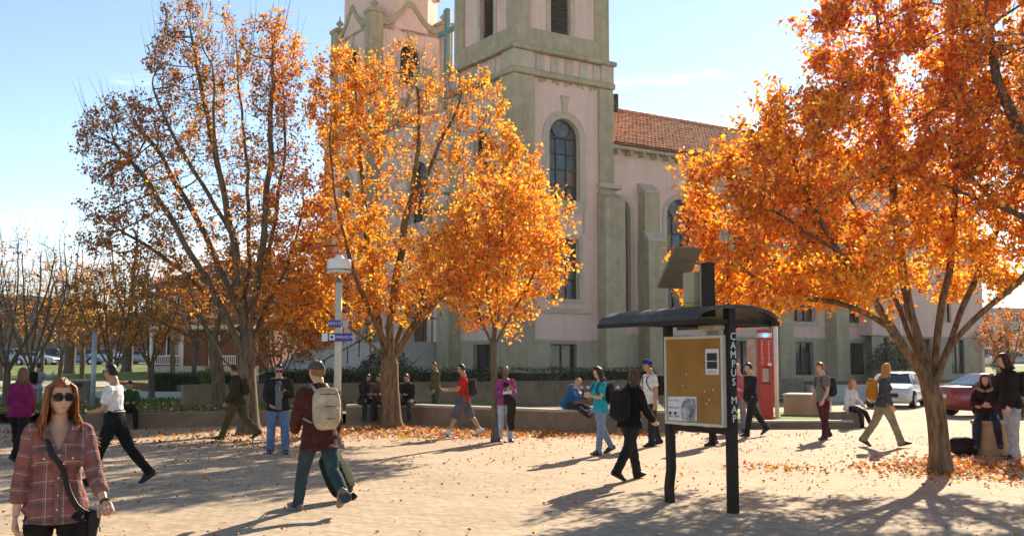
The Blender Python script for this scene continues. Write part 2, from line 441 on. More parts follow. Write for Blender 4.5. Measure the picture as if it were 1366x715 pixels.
# vertical joints of the retaining wall panels
for k in range(12):
    p = UV(9.7 + 0.153, -19 + k * 2.4)
    o = box_obj('pilaster_strip', -0.06, 0.06, -0.012, 0.012, 0, 0.975, M['concrete'], w)
    o.location = p; o.rotation_euler = (0, 0, CH_ANG)
w = kerb_run('retaining_wall', [UV(9.7, 11.0), UV(9.7, 66)], 0.3, 0.62, M['concrete_pale'], z0=0.0, cap=M['concrete_pale'])
tag(w, 'low pale retaining wall along the pavement beside the church', 'wall')
# tan planter block, seat block, right-hand planter
def block(name, px, py, w_, d_, h_, rz, m, label, cat, bev=0.02, capm=None):
    p = G(px, py)
    t = empty(name, p, rz, label, cat)
    box_obj('block', -w_ / 2, w_ / 2, -d_ / 2, d_ / 2, -0.05, h_, m, t, bev)
    if capm: box_obj('coping', -w_ / 2 - 0.03, w_ / 2 + 0.03, -d_ / 2 - 0.03, d_ / 2 + 0.03, h_ + 0.001, h_ + 0.07, capm, t, 0.012)
    return t
block('tan_planter', 1078, 556, 1.35, 1.6, 0.70, R(-22), M['tan_block'], 'tan sandstone planter block behind the walking boy in grey', 'planter', 0.02, M['concrete_pale'])
block('seat_block', 1128, 569, 0.9, 0.5, 0.42, R(4), M['concrete'], 'small concrete seat block with the girl in the white hoodie on it', 'seat')
tag(sheet('planter_bed', -22, -0.6, 31.2, 44.5, 0.30, M['lawn'], 40), kind='structure')
pl = [G(930, 574), G(1130, 570), G(1100, 553), G(925, 553)]
tag(py_obj('planter_grass', [(p.x, p.y, 0.10) for p in pl], [(0, 1, 2, 3)], M['lawn']), kind='structure')
pl = [G(462, 565), G(560, 564.5), G(650, 569), G(745, 574), G(905, 576), G(880, 548), G(480, 546)]
tag(py_obj('planter_soil', [(p.x, p.y, 0.26) for p in pl], [tuple(range(7))], M['soil']), kind='structure')
# lawns and paths at the left
tag(sheet('lawn', -60, -9.0, 55, 63, 0.10, M['lawn'], 8), kind='structure')
tag(sheet('path', -60, -9, 44.6, 55, 0.30, M['concrete_pale'], 8), kind='structure')
tag(sheet('far_lawn', -110, -14, 70, 108, 0.06, M['lawn'], 9), kind='structure')
tag(sheet('far_path', -110, -14, 63.5, 69.5, 0.12, M['concrete_pale'], 8), kind='structure')
tag(sheet('left_car_park', -110, -16, 109, 150, 0.03, M['asphalt'], 12), kind='structure')
# right-hand lawn strip and car park
tag(sheet('right_lawn', 36, 110, 78, 104, 0.10, M['lawn'], 9), kind='structure')
tag(sheet('right_car_park', 30, 160, 105, 190, 0.04, M['asphalt'], 12), kind='structure')
# ================================================================== church
church = empty('church', (CH.x, CH.y, 0.45), CH_ANG, 'pink stucco mission church with two towers, grey stone piers and a red tile roof', 'church')
EX = Matrix.Identity(4)
def facade(name, frame, x0, x1, z0, z1, holes, m, parent, depth=0.35, mi_reveal=None):
    """wall face in the plane y=0 of `frame` (outside is -y) with window holes and their reveals.
    hole: (cx, w, zs, zh, arch): sill, height of the straight part, arched top or not"""
    loops = [[Vector((x0, z0, 0)), Vector((x1, z0, 0)), Vector((x1, z1, 0)), Vector((x0, z1, 0))]]
    for h in holes: loops.append([Vector((a, b, 0)) for a, b in hole_loop(h)])
    flat = [p for l in loops for p in l]
    tris = geometry.tessellate_polygon(loops)
    bm = bmesh.new()
    vv = [bm.verts.new(frame @ Vector((p.x, 0, p.y))) for p in flat]
    for t in tris:
        try: bm.faces.new([vv[i] for i in t])
        except ValueError: pass
    k = 4
    for h in holes:
        l = hole_loop(h); n = len(l)
        back = [bm.verts.new(frame @ Vector((a, depth, b))) for a, b in l]
        for i in range(n):
            j = (i + 1) % n
            bm.faces.new((vv[k + i], vv[k + j], back[j], back[i]))
        k += n
    me = bpy.data.meshes.new(name); bm.to_mesh(me); bm.free()
    return link_mesh(name, me, m, parent)
def hole_loop(h, grow=0.0):
    cx, w_, zs, zh, arch = h
    a = w_ / 2 + grow
    if not arch: return [(cx - a, zs - grow), (cx + a, zs - grow), (cx + a, zh + grow), (cx - a, zh + grow)]
    pts = [(cx - a, zs - grow), (cx + a, zs - grow)]
    for i in range(13):
        t = math.pi * i / 12
        pts.append((cx + a * math.cos(t), zh + a * math.sin(t)))
    return pts
def surround(frame, h, wdt, proud, m, parent, name='surround'):
    inner = hole_loop(h, 0.0); outer = hole_loop(h, wdt); n = len(inner)
    bm = bmesh.new()
    A = [bm.verts.new(frame @ Vector((a, -proud, b))) for a, b in inner]
    B = [bm.verts.new(frame @ Vector((a, -proud, b))) for a, b in outer]
    C = [bm.verts.new(frame @ Vector((a, 0.02, b))) for a, b in outer]
    D = [bm.verts.new(frame @ Vector((a, 0.02, b))) for a, b in inner]
    for i in range(n):
        j = (i + 1) % n
        bm.faces.new((A[i], A[j], B[j], B[i])); bm.faces.new((B[i], B[j], C[j], C[i])); bm.faces.new((D[i], D[j], A[j], A[i]))
    return bm_obj(name, bm, m, parent)
def fbox(frame, bm, x0, x1, y0, y1, z0, z1, bev=0.0):
    t = bmesh.new(); box(t, x0, x1, y0, y1, z0, z1, bev)
    mp_ = {}
    for v_ in t.verts: mp_[v_] = bm.verts.new(frame @ v_.co)
    for f in t.faces: bm.faces.new([mp_[v_] for v_ in f.verts])
    t.free()
def fbox_obj(name, frame, dims, m, parent, bev=0.0):
    bm = bmesh.new(); fbox(frame, bm, *dims, bev); return bm_obj(name, bm, m, parent)
STAIN = [glass_mat('stained_glass', c, 0.25) for c in ((0.03, 0.09, 0.14), (0.13, 0.075, 0.03), (0.04, 0.06, 0.075), (0.16, 0.11, 0.06), (0.03, 0.045, 0.06), (0.10, 0.03, 0.03))]
def window(frame, h, parent, depth=0.3, cols=3, rows=5, rosette=False, stained=True, seed=0):
    "frame in the opening, bars, and each pane a piece of its own"
    rnd = random.Random(seed)
    cx, w_, zs, zh, arch = h
    bm = bmesh.new()
    d0, d1 = depth - 0.10, depth - 0.02
    fw = 0.07
    ins = hole_loop((cx, w_ - 2 * fw, zs + fw, zh - (0 if arch else fw), arch)); outl = hole_loop(h)
    A = [bm.verts.new(frame @ Vector((a, d0, b))) for a, b in outl]; B = [bm.verts.new(frame @ Vector((a, d0, b))) for a, b in ins]
    C = [bm.verts.new(frame @ Vector((a, d1, b))) for a, b in ins]
    n = len(A)
    for i in range(n):
        j = (i + 1) % n
        bm.faces.new((A[i], A[j], B[j], B[i])); bm.faces.new((B[i], B[j], C[j], C[i]))
    win = bm_obj('window', bm, M['dark_frame'], parent)
    # bars
    bm = bmesh.new()
    for c in range(1, cols):
        x = cx - w_ / 2 + w_ * c / cols
        top = zh
        fbox(frame, bm, x - 0.03, x + 0.03, d0 + 0.012, d1 + 0.01, zs, top)
    for r in range(1, rows + (1 if arch else 0)):
        z = zs + (zh - zs) * r / rows
        tk = 0.055 if (arch and r == rows) else 0.03
        fbox(frame, bm, cx - w_ / 2, cx + w_ / 2, d0 + 0.008, d1 + 0.012, z - tk, z + tk)
    if arch:
        rr = w_ / 2 * 0.62
        zc = zh + 0.06 + rr * (0.92 if rosette else 0.75)
        ring = []
        for i in range(17):
            t = 2 * math.pi * i / 16
            ring.append(frame @ Vector((cx + rr * math.cos(t), (d0 + d1) / 2, zc - 0.05 + rr * math.sin(t))))
        tube(bm, ring, [0.045] * 17, 6, frame.to_3x3() @ Vector((0, 1, 0)), caps=False)
    bm_obj('glazing_bars', bm, M['dark_frame'], win)
    # panes
    dz = (zh - zs) / rows; dx = w_ / cols
    cache = {}
    for r in range(rows):
        for c in range(cols):
            k = rnd.randrange(len(STAIN)) if stained else 99
            x = cx - w_ / 2 + dx * c; z = zs + dz * r
            tl = rnd.uniform(-0.006, 0.006)
            vv = [frame @ Vector(q) for q in ((x, d1 + tl, z), (x + dx, d1 - tl, z), (x + dx, d1 - tl, z + dz), (x, d1 + tl, z + dz))]
            py_obj('pane', vv, [(0, 1, 2, 3)], STAIN[k] if stained else M['pane'], win)
    if arch:
        l = [(cx - w_ / 2, zh), (cx + w_ / 2, zh)] + hole_loop(h)[3:]
        py_obj('pane', [frame @ Vector((a, d1 + 0.004, b)) for a, b in l], [tuple(range(len(l)))], STAIN[2] if stained else M['pane'], win)
        if rosette:
            pts = [(cx + rr * 0.97 * math.cos(i * math.pi / 8), zc - 0.05 + rr * 0.97 * math.sin(i * math.pi / 8)) for i in range(16)]
            py_obj('pane', [frame @ Vector((a, d1 - 0.006, b)) for a, b in pts], [tuple(range(16))], STAIN[0], win)
            for q in range(6):
                a0 = q * math.pi / 3
                pts = [(cx + rr * 0.5 * math.cos(a0) + rr * 0.24 * math.cos(i * math.pi / 4), zc - 0.05 + rr * 0.5 * math.sin(a0) + rr * 0.24 * math.sin(i * math.pi / 4)) for i in range(8)]
                py_obj('pane', [frame @ Vector((a, d1 - 0.012, b)) for a, b in pts], [tuple(range(8))], STAIN[1 + q % 3], win)
            pts = [(cx + rr * 0.2 * math.cos(i * math.pi / 4), zc - 0.05 + rr * 0.2 * math.sin(i * math.pi / 4)) for i in range(8)]
            py_obj('pane', [frame @ Vector((a, d1 - 0.016, b)) for a, b in pts], [tuple(range(8))], STAIN[5], win)
    return win
def keystone(frame, cx, z0, z1, parent, w0=0.28, w1=0.42):
    bm = bmesh.new()
    q = [(cx - w0 / 2, z0), (cx + w0 / 2, z0), (cx + w1 / 2, z1), (cx - w1 / 2, z1)]
    A = [bm.verts.new(frame @ Vector((a, -0.13, b))) for a, b in q]; B = [bm.verts.new(frame @ Vector((a, 0.02, b))) for a, b in q]
    bm.faces.new(A)
    for i in range(4): bm.faces.new((A[i], B[i], B[(i + 1) % 4], A[(i + 1) % 4]))
    fbox(frame, bm, cx - w1 / 2 - 0.06, cx + w1 / 2 + 0.06, -0.17, 0.02, z1, z1 + 0.08)
    return bm_obj('keystone', bm, M['trim_pale'], parent)
def side_frames(ox, oy, size):
    "frames of the two sides of a square tower that face the plaza: nave side (-y) and entrance front (-x)"
    fa = Matrix.Translation((ox, oy, 0))
    fb = Matrix.Translation((ox, oy + size, 0)) @ Matrix.Rotation(-math.pi / 2, 4, 'Z')
    return fa, fb
T_S = 6.5                       # tower plan
Z_PL, Z_STR, Z_LEDGE = 2.55, 16.55, 18.1

def scallop_gable(frame, x0, x1, zb, zt, m, parent, th=0.45, capm=None):
    "curved mission parapet along a wall"
    n = 28
    def prof(t):
        s = abs(2 * t - 1)                       # 0 centre, 1 ends
        if s < 0.07: return zt
        if s < 0.66: return zb + (zt - zb) * (1 - (s - 0.07) / 0.59) ** 1.7
        return zb + (zt - zb) * 0.40 * math.sin(math.pi / 2 * (s - 0.66) / 0.34) ** 2
    xs_ = [x0 + (x1 - x0) * i / n for i in range(n + 1)]
    zs_ = [prof(i / n) for i in range(n + 1)]
    bm = bmesh.new()
    lo = [bm.verts.new(frame @ Vector((x, 0.0, zb - 0.6))) for x in xs_]; hi = [bm.verts.new(frame @ Vector((x, 0.0, z))) for x, z in zip(xs_, zs_)]
    lo2 = [bm.verts.new(frame @ Vector((x, th, zb - 0.6))) for x in xs_]; hi2 = [bm.verts.new(frame @ Vector((x, th, z))) for x, z in zip(xs_, zs_)]
    for i in range(n):
        bm.faces.new((lo[i], lo[i + 1], hi[i + 1], hi[i])); bm.faces.new((lo2[i], hi2[i], hi2[i + 1], lo2[i + 1])); bm.faces.new((hi[i], hi[i + 1], hi2[i + 1], hi2[i]))
    g = bm_obj('parapet', bm, m, parent)
    bm = bmesh.new()
    rows = []
    for x, z in zip(xs_, zs_):
        rows.append([bm.verts.new(frame @ Vector(q)) for q in ((x, -0.16, z - 0.34), (x, -0.16, z + 0.12), (x, th + 0.1, z + 0.12), (x, th + 0.1, z - 0.34))])
    for i in range(n):
        for k in range(4): bm.faces.new((rows[i][k], rows[i][(k + 1) % 4], rows[i + 1][(k + 1) % 4], rows[i + 1][k]))
    bm.faces.new(rows[0]); bm.faces.new(rows[-1])
    bm_obj('parapet_coping', bm, capm or M['trim'], g)
    return g
def finial(x, y, z, parent, s=1.0):
    bm = bmesh.new()
    prof = [(0.34, 0), (0.34, 0.12), (0.2, 0.2), (0.16, 0.35), (0.33, 0.5), (0.36, 0.62), (0.22, 0.78), (0.08, 0.9), (0.05, 1.25), (0.0, 1.3)]
    rings = []
    for r, h in prof:
        rings.append([bm.verts.new((x + r * s * math.cos(k * math.pi / 5), y + r * s * math.sin(k * math.pi / 5), z + h * s)) for k in range(10)] if r > 0 else [bm.verts.new((x, y, z + h * s))])
    for a, b in zip(rings, rings[1:]):
        for k in range(10):
            if len(b) == 1: bm.faces.new((a[k], a[(k + 1) % 10], b[0]))
            else: bm.faces.new((a[k], a[(k + 1) % 10], b[(k + 1) % 10], b[k]))
    return bm_obj('finial', bm, M['trim'], parent)

def tower(oy, tall):
    ox = 0.0
    core = bmesh.new(); box(core, 1.0, T_S - 0.5, oy + 1.0, oy + T_S - 0.02, 0, 28 if tall else 24)
    tw = bm_obj('tower', core, M['stucco'], church)
    fa, fb = side_frames(ox, oy, T_S)
    S = T_S
    for fi, fr in enumerate((fa, fb)):
        # plinth with basement window
        hb = (3.15 if fi == 0 else 3.3, 1.75, 0.55, 2.35, False)
        facade('plinth', fr, 0.0, S, -0.5, Z_PL, [hb], M['plinth'], tw, 0.4)
        window(fr, hb, church, 0.35, 2, 1, stained=False, seed=fi)
        holes = []
        cxw = 3.22
        big = (cxw, 2.05, 10.05, 13.5, True)
        mid = (cxw, 1.9, 4.75, 8.0, False)
        if fi == 1: big = (cxw, 1.5, 11.9, 13.3, True)
        holes = [big, mid]
        facade('wall', fr, 0.0, S, Z_PL, Z_STR, holes, M['stucco'], tw, 0.4)
        window(fr, big, church, 0.36, 3, 4 if fi == 0 else 2, rosette=True, seed=10 * fi + int(oy))
        window(fr, mid, church, 0.36, 3, 3, seed=20 * fi + 3 + int(oy))
        surround(fr, big, 0.42, 0.06, M['trim_pale'], tw); surround(fr, mid, 0.22, 0.06, M['trim_pale'], tw)
        keystone(fr, cxw, big[3] + big[1] / 2 + 0.25, big[3] + big[1] / 2 + 1.15, tw)
        bm = bmesh.new()
        if fi == 0:
            fbox(fr, bm, cxw - 1.35, cxw + 1.35, -0.09, 0.02, 9.45, 9.62); fbox(fr, bm, cxw - 1.35, cxw - 1.25, -0.06, 0.02, 8.3, 9.44); fbox(fr, bm, cxw + 1.25, cxw + 1.35, -0.06, 0.02, 8.3, 9.44)
        if fi == 0: tag(bm_obj('panel_moulding', bm, M['trim_pale'], tw))
        else: bm.free()
        fbox_obj('sill_moulding', fr, (cxw - 1.6, cxw + 1.6, -0.10, 0.02, 3.98, 4.12), M['trim_pale'], tw); fbox_obj('sill_moulding', fr, (cxw - 1.15, cxw + 1.15, -0.07, 0.02, 4.13, 4.28), M['trim_pale'], tw)
        # plinth cap
        fbox_obj('plinth_cap', fr, (0.02, S, -0.05, 0.03, Z_PL - 0.06, Z_PL + 0.05), M['trim_pale'], tw)
        # string course with bracketed frieze
        fbox_obj('string_course', fr, (-0.30, S + 0.12, -0.34, 0.05, Z_STR, Z_STR + 0.34), M['trim'], tw, 0.06)
        fbox_obj('frieze', fr, (-0.08, S, -0.06, 0.05, Z_STR + 0.341, Z_LEDGE - 0.26), M['stucco'], tw)
        nb = 5
        for k in range(nb):
            x = 1.55 + (S - 2.6) * k / (nb - 1)
            fbox_obj('frieze_panel', fr, (x - 0.27, x + 0.27, -0.14, -0.05, Z_STR + 0.36, Z_LEDGE - 0.30), M['trim_pale'], tw, 0.03)
        for k in range(16):
            x = 1.35 + (S - 2.2) * k / 15
            if k % 3: fbox_obj('dentil', fr, (x - 0.09, x + 0.09, -0.05, 0.03, Z_STR - 0.14 - 0.10 * (k % 2), Z_STR - 0.002), M['trim'], tw)
        fbox_obj('frieze_end', fr, (-0.27, 1.05, -0.27, 0.05, Z_STR + 0.342, Z_LEDGE - 0.262), M['trim_pale'], tw, 0.03)
        fbox_obj('frieze_end', fr, (S - 0.85, S + 0.04, -0.27, 0.05, Z_STR + 0.342, Z_LEDGE - 0.262), M['trim_pale'], tw, 0.03)
        fbox_obj('ledge', fr, (-0.42, S + 0.16, -0.46, 0.05, Z_LEDGE - 0.26, Z_LEDGE), M['trim'], tw, 0.06)
        fbox_obj('weathering', fr, (0.10, S - 0.2, 0.09, 0.5, Z_LEDGE, Z_LEDGE + 1.15), M['trim'], tw, 0.0)
        # upper stage
        z0 = Z_LEDGE + 1.15
        zt = 28.0 if tall else 24.5
        bel = (S / 2, 1.35, z0 + 0.04, 23.5, True) if tall else (S / 2, 1.5, 20.3, 22.3, True)
        f2 = fr @ Matrix.Translation((0, 0.34, 0))
        facade('belfry_wall', f2, 0.3, S - 0.36, z0, zt, [bel], M['stucco'], tw, 0.3)
        surround(f2, bel, 0.30, 0.05, M['trim_pale'], tw)
        bm = bmesh.new()
        k = 0
        z = bel[2] + 0.1
        while z < bel[3] + bel[1] / 2 - 0.15:
            hw = bel[1] / 2 if z < bel[3] else math.sqrt(max(0.01, (bel[1] / 2) ** 2 - (z - bel[3]) ** 2))
            q = [(bel[0] - hw, 0.10, z), (bel[0] + hw, 0.10, z), (bel[0] + hw, 0.26, z + 0.12), (bel[0] - hw, 0.26, z + 0.12)]
            py_obj('louvre', [f2 @ Vector(p) for p in q], [(0, 1, 2, 3)], M['dark_frame'], tw); z += 0.2
        bm.free()
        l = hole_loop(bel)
        py_obj('belfry_shade', [f2 @ Vector((a, 0.28, b)) for a, b in l], [tuple(range(len(l)))], M['dark_frame'], tw)  # dark sheet painted in for the shade behind the louvres
        if not tall: keystone(f2, bel[0], bel[3] + bel[1] / 2 + 0.15, bel[3] + bel[1] / 2 + 0.85, tw)
        scallop_gable(f2, 0.3, S - 0.36, zt, zt + 1.5, M['stucco'], church)
    # corner piers (nearest corner is one pier that wraps round)
    def pier(x0, x1, y0, y1, z0, z1, m=M['trim']):
        bm = bmesh.new(); box(bm, x0, x1, y0, y1, z0, z1, 0.05)
        return bm_obj('pier', bm, m, tw)
    pw = 1.15
    pier(-0.22, pw, oy - 0.22, oy + pw, -0.5, Z_STR)
    pier(S - 0.95, S + 0.05, oy - 0.2, oy + pw, -0.5, Z_STR)
    pier(-0.2, pw, oy + S - 0.95, oy + S + 0.05, -0.5, Z_STR)
    # stepped lower buttresses with sloped caps
    for (x0, x1, y0, y1) in ((S - 1.05, S + 0.35, oy - 0.75, oy + 0.4), (-0.75, 0.4, oy + S - 1.05, oy + S + 0.3)):
        bm = bmesh.new(); box(bm, x0, x1, y0, y1, -0.5, 10.9)
        for v_ in bm.verts:
            if v_.co.z > 5 and (v_.co.y < oy - 0.5 or v_.co.x < -0.5): v_.co.z -= 0.55
        bm_obj('buttress', bm, M['trim'], tw)
        box_obj('buttress_cap', x0 - 0.06, x1 + 0.06, y0 + 0.3, y1 + 0.02, 10.92, 11.2, M['trim_pale'], tw, 0.03)
    zt = 28.6 if tall else 24.9
    for (x, y) in ((0.3, oy + 0.3), (S - 0.75, oy + 0.3), (0.3, oy + S - 0.75)):
        pier(x - 0.13, x + 0.85, y - 0.13, y + 0.85, Z_LEDGE, zt)
        box_obj('pier_cap', x - 0.22, x + 0.94, y - 0.22, y + 0.94, zt, zt + 0.28, M['trim'], tw, 0.05)
        finial(x + 0.36, y + 0.36, zt + 0.28, tw, .8)
    # drum above the parapet
    dz = zt - 0.8
    n = 8; cx, cy, rr = S / 2 + 0.1, oy + S / 2 + 0.1, 3.3
    bm = bmesh.new()
    ring = lambda r, z: [bm.verts.new((cx + r * math.cos(k * math.pi / 4 + math.pi / 8), cy + r * math.sin(k * math.pi / 4 + math.pi / 8), z)) for k in range(n)]
    a, b = ring(rr, dz), ring(rr, dz + 3.2)
    for k in range(n): bm.faces.new((a[k], a[(k + 1) % n], b[(k + 1) % n], b[k]))
    bm_obj('drum', bm, M['stucco'], tw)
    bm = bmesh.new()
    a, b, c = ring(rr + 0.25, dz + 3.2), ring(rr + 0.25, dz + 3.5), ring(0.3, dz + 5.0)
    for k in range(n):
        bm.faces.new((a[k], a[(k + 1) % n], b[(k + 1) % n], b[k])); bm.faces.new((b[k], b[(k + 1) % n], c[(k + 1) % n], c[k]))
    bm.faces.new(a); bm.faces.new(c)
    bm_obj('drum_roof', bm, M['rooftile'], tw)
    return tw
tower(0.0, True)
tower(17.3, False)
# entrance front between the towers, with gable, doorway and cross
fr = Matrix.Translation((0.9, 17.3, 0)) @ Matrix.Rotation(-math.pi / 2, 4, 'Z')
door_h = (5.4, 2.6, 2.6, 5.6, True); rose = (5.4, 2.4, 10.0, 12.6, True)
front = facade('entrance_wall', fr, 0, 10.8, -0.5, 17.0, [door_h, rose], M['stucco'], church, 0.5)
window(fr, rose, church, 0.4, 3, 4, rosette=True, seed=77)
surround(fr, door_h, 0.5, 0.12, M['trim_pale'], front); surround(fr, rose, 0.4, 0.08, M['trim_pale'], front)
l = hole_loop(door_h)
door = py_obj('door', [fr @ Vector((a, 0.45, b)) for a, b in l], [tuple(range(len(l)))], mat('oak_door', (0.12, 0.06, 0.03), 0.6, 0.2, 8), church)
scallop_gable(fr, 0, 10.8, 17.0, 19.6, M['stucco'], church)
bm = bmesh.new()
cc = fr @ Vector((5.4, 0.2, 19.7))
# the cross that shows between the towers, standing on the parapet behind the corner of the tall tower
cx_, cy_ = 1.0, 8.75
box(bm, cx_ - 0.15, cx_ + 0.15, cy_ - 0.15, cy_ + 0.15, 16.5, 22.7, 0.03)
box(bm, cx_ - 0.12, cx_ + 0.12, cy_ - 0.95, cy_ + 0.95, 21.15, 21.43, 0.03)
bm_obj('cross', bm, M['copper'], church)
# nave
NL, NW = 34.5, 22.0
EAVE = 13.35
yN = 0.55
fn = Matrix.Translation((T_S, yN, 0))
holes_hi, holes_lo = [], []
bays = [1.15] + [5.6 + 5.3 * k for k in range(6)]
for i, x in enumerate(bays):
    holes_hi.append((x, 1.25 if i == 0 else 2.1, 4.0, 9.95 if i == 0 else 9.9, True))
lo_x = [5.6 + 5.3 * k for k in range(6)]
for x in lo_x: holes_lo.append((x, 1.7, 0.6, 2.7, False))
ZN = 2.95
nave = facade('nave_wall', fn, 0, NL, ZN, EAVE, holes_hi, M['stucco'], church, 0.4)
facade('nave_plinth', fn, 0, NL, -0.6, ZN, holes_lo, M['plinth'], church, 0.4)
for i, h in enumerate(holes_hi):
    window(fn, h, church, 0.35, 2 if i == 0 else 3, 6, rosette=(i > 0), seed=100 + i); surround(fn, h, 0.3, 0.05, M['trim_pale'], nave)
for i, h in enumerate(holes_lo): window(fn, h, church, 0.35, 2, 1, stained=False, seed=200 + i)
fbox_obj('plinth_cap', fn, (0, NL, -0.05, 0.03, ZN - 0.06, ZN + 0.05), M['trim_pale'], nave)
for k in range(7):
    x = 2.95 + 5.3 * k
    if x > NL: break
    bm = bmesh.new()
    fbox(fn, bm, x - 0.62, x + 0.62, -0.95, 0.02, -0.6, 8.2)
    fbox(fn, bm, x - 0.56, x + 0.56, -0.6, 0.02, 8.2, 11.0)
    bm_obj('buttress', bm, M['trim'], nave)
    for (zz, d0, d1, hw) in ((8.2, -1.0, -0.55, 0.66), (11.0, -0.66, 0.0, 0.6)):
        bm = bmesh.new()
        q = [(x - hw, d0, zz), (x + hw, d0, zz), (x + hw, d1, zz), (x - hw, d1, zz), (x - hw, d0, zz + 0.12), (x + hw, d0, zz + 0.12), (x + hw, d1, zz + 0.62), (x - hw, d1, zz + 0.62)]
        vv = [bm.verts.new(fn @ Vector(p)) for p in q]
        for f in ((0, 1, 2, 3), (4, 5, 6, 7), (0, 1, 5, 4), (1, 2, 6, 5), (2, 3, 7, 6), (3, 0, 4, 7)): bm.faces.new([vv[i] for i in f])
        bm_obj('buttress_cap', bm, M['trim_pale'], nave)
# projecting sacristy block towards the far end
fs = Matrix.Translation((T_S, yN - 1.1, 0))
sac_hi = (25.2, 1.5, 4.2, 7.0, True); sac_hi2 = (29.6, 1.5, 4.2, 7.0, True)
ZS = 3.2
sac = facade('sacristy_wall', fs, 21.6, NL - 0.3, ZS, 10.0, [sac_hi, sac_hi2], M['stucco'], church, 0.3)
slo = [(23.6, 1.6, 0.6, 3.05, False), (27.3, 1.6, 0.0, 3.05, False), (31.2, 1.6, 0.6, 3.05, False)]
fs2 = Matrix.Translation((T_S, yN - 0.98, 0))
facade('sacristy_plinth', fs2, 21.65, NL - 0.35, -0.6, ZS, slo, M['plinth'], church, 0.3)
for i, h in enumerate((sac_hi, sac_hi2)): window(fs, h, church, 0.26, 3, 4, seed=300 + i)
for i, h in enumerate(slo): window(fs2, h, church, 0.26, 2, 1, stained=False, seed=310 + i)
bm = bmesh.new()
box(bm, T_S + 21.6, T_S + 21.9, yN - 1.099, yN, ZS, 10.0); box(bm, T_S + NL - 0.6, T_S + NL - 0.3, yN - 1.099, yN + 8, -0.6, 10.0)
box(bm, T_S + 21.55, T_S + NL - 0.2, yN - 1.25, yN + 0.3, 10.0, 10.35)
box(bm, T_S + 21.66, T_S + NL - 0.32, yN - 1.08, yN, ZS - 0.005, ZS + 0.1)
bm_obj('sacristy_sides', bm, M['stucco'], sac)
bm = bmesh.new(); box(bm, T_S + 0.5, T_S + NL, yN + 0.5, yN + NW, -0.5, EAVE - 0.1); bm_obj('nave_core', bm, M['stucco'], church)
bm = bmesh.new(); box(bm, T_S + NL - 0.5, T_S + NL + 0.4, yN - 0.3, yN + 1.0, -0.6, EAVE - 0.3, 0.05); bm_obj('corner_pier', bm, M['trim'], church)
# red tile roof: rows of barrel tiles, real relief
RIDGE_D, RIDGE_H = 5.7, 3.55
cols_n = 120; rows_n = 17
v, f = [], []
seg = 4
x_start, x_end = 0.1, NL + 0.5
cw = (x_end - x_start) / cols_n
eave_y, eave_z = -0.7, EAVE + 0.22
for r in range(rows_n):
    t0, t1 = r / rows_n, (r + 1) / rows_n + 0.012
    for c in range(cols_n):
        jit = random.uniform(-0.015, 0.015); base = len(v)
        for e, t in ((0, t0), (1, t1)):
            y = eave_y + RIDGE_D * t; z = eave_z + RIDGE_H * t + (0.07 if e == 0 else 0.02) + jit
            for s_ in range(seg + 1):
                a = math.pi * s_ / seg
                v.append((T_S + x_start + cw * (c + 0.5 - 0.5 * math.cos(a)), yN + y, z + 0.11 * math.sin(a)))
        for s_ in range(seg):
            f.append((base + s_, base + s_ + 1, base + seg + 2 + s_, base + seg + 1 + s_))
roof = py_obj('roof', [(T_S + x_start, yN + eave_y, eave_z), (T_S + x_end, yN + eave_y, eave_z), (T_S + x_end, yN + eave_y + RIDGE_D, eave_z + RIDGE_H), (T_S + x_start, yN + eave_y + RIDGE_D, eave_z + RIDGE_H),
                       (T_S + x_end, yN + NW - 0.5, eave_z), (T_S + x_start, yN + NW - 0.5, eave_z)], [(0, 1, 2, 3), (3, 2, 4, 5)], M['rooftile'], church)
tiles = py_obj('roof_tiles', v, f, M['rooftile'], roof, True); tag(tiles, kind='stuff')
for k in range(60):
    x = T_S + 0.4 + (NL - 0.2) * k / 59
    bm = bmesh.new()
    yy, zz = yN + eave_y + RIDGE_D, eave_z + RIDGE_H + 0.06
    tube(bm, [(x - 0.3, yy, zz), (x + 0.32, yy, zz + 0.05)], [0.15, 0.18], 8)
    bm_obj('ridge_tile', bm, M['rooftile'], roof, True)
fbox_obj('eave_board', fn, (0.0, NL + 0.4, -0.62, 0.0, EAVE - 0.02, EAVE + 0.16), M['trim'], roof)
for k in range(36):
    x = 0.6 + (NL - 1) * k / 35
    fbox_obj('rafter_end', fn, (x - 0.09, x + 0.09, -0.52, 0.0, EAVE - 0.26, EAVE - 0.021), M['trim'], roof)
bm = bmesh.new(); cyl(bm, (T_S + 4.6, yN + 4.6, 16.3), (T_S + 4.6, yN + 4.6, 18.1), 0.2, seg=10); bm_obj('vent_pipe', bm, M['black_metal'], roof)
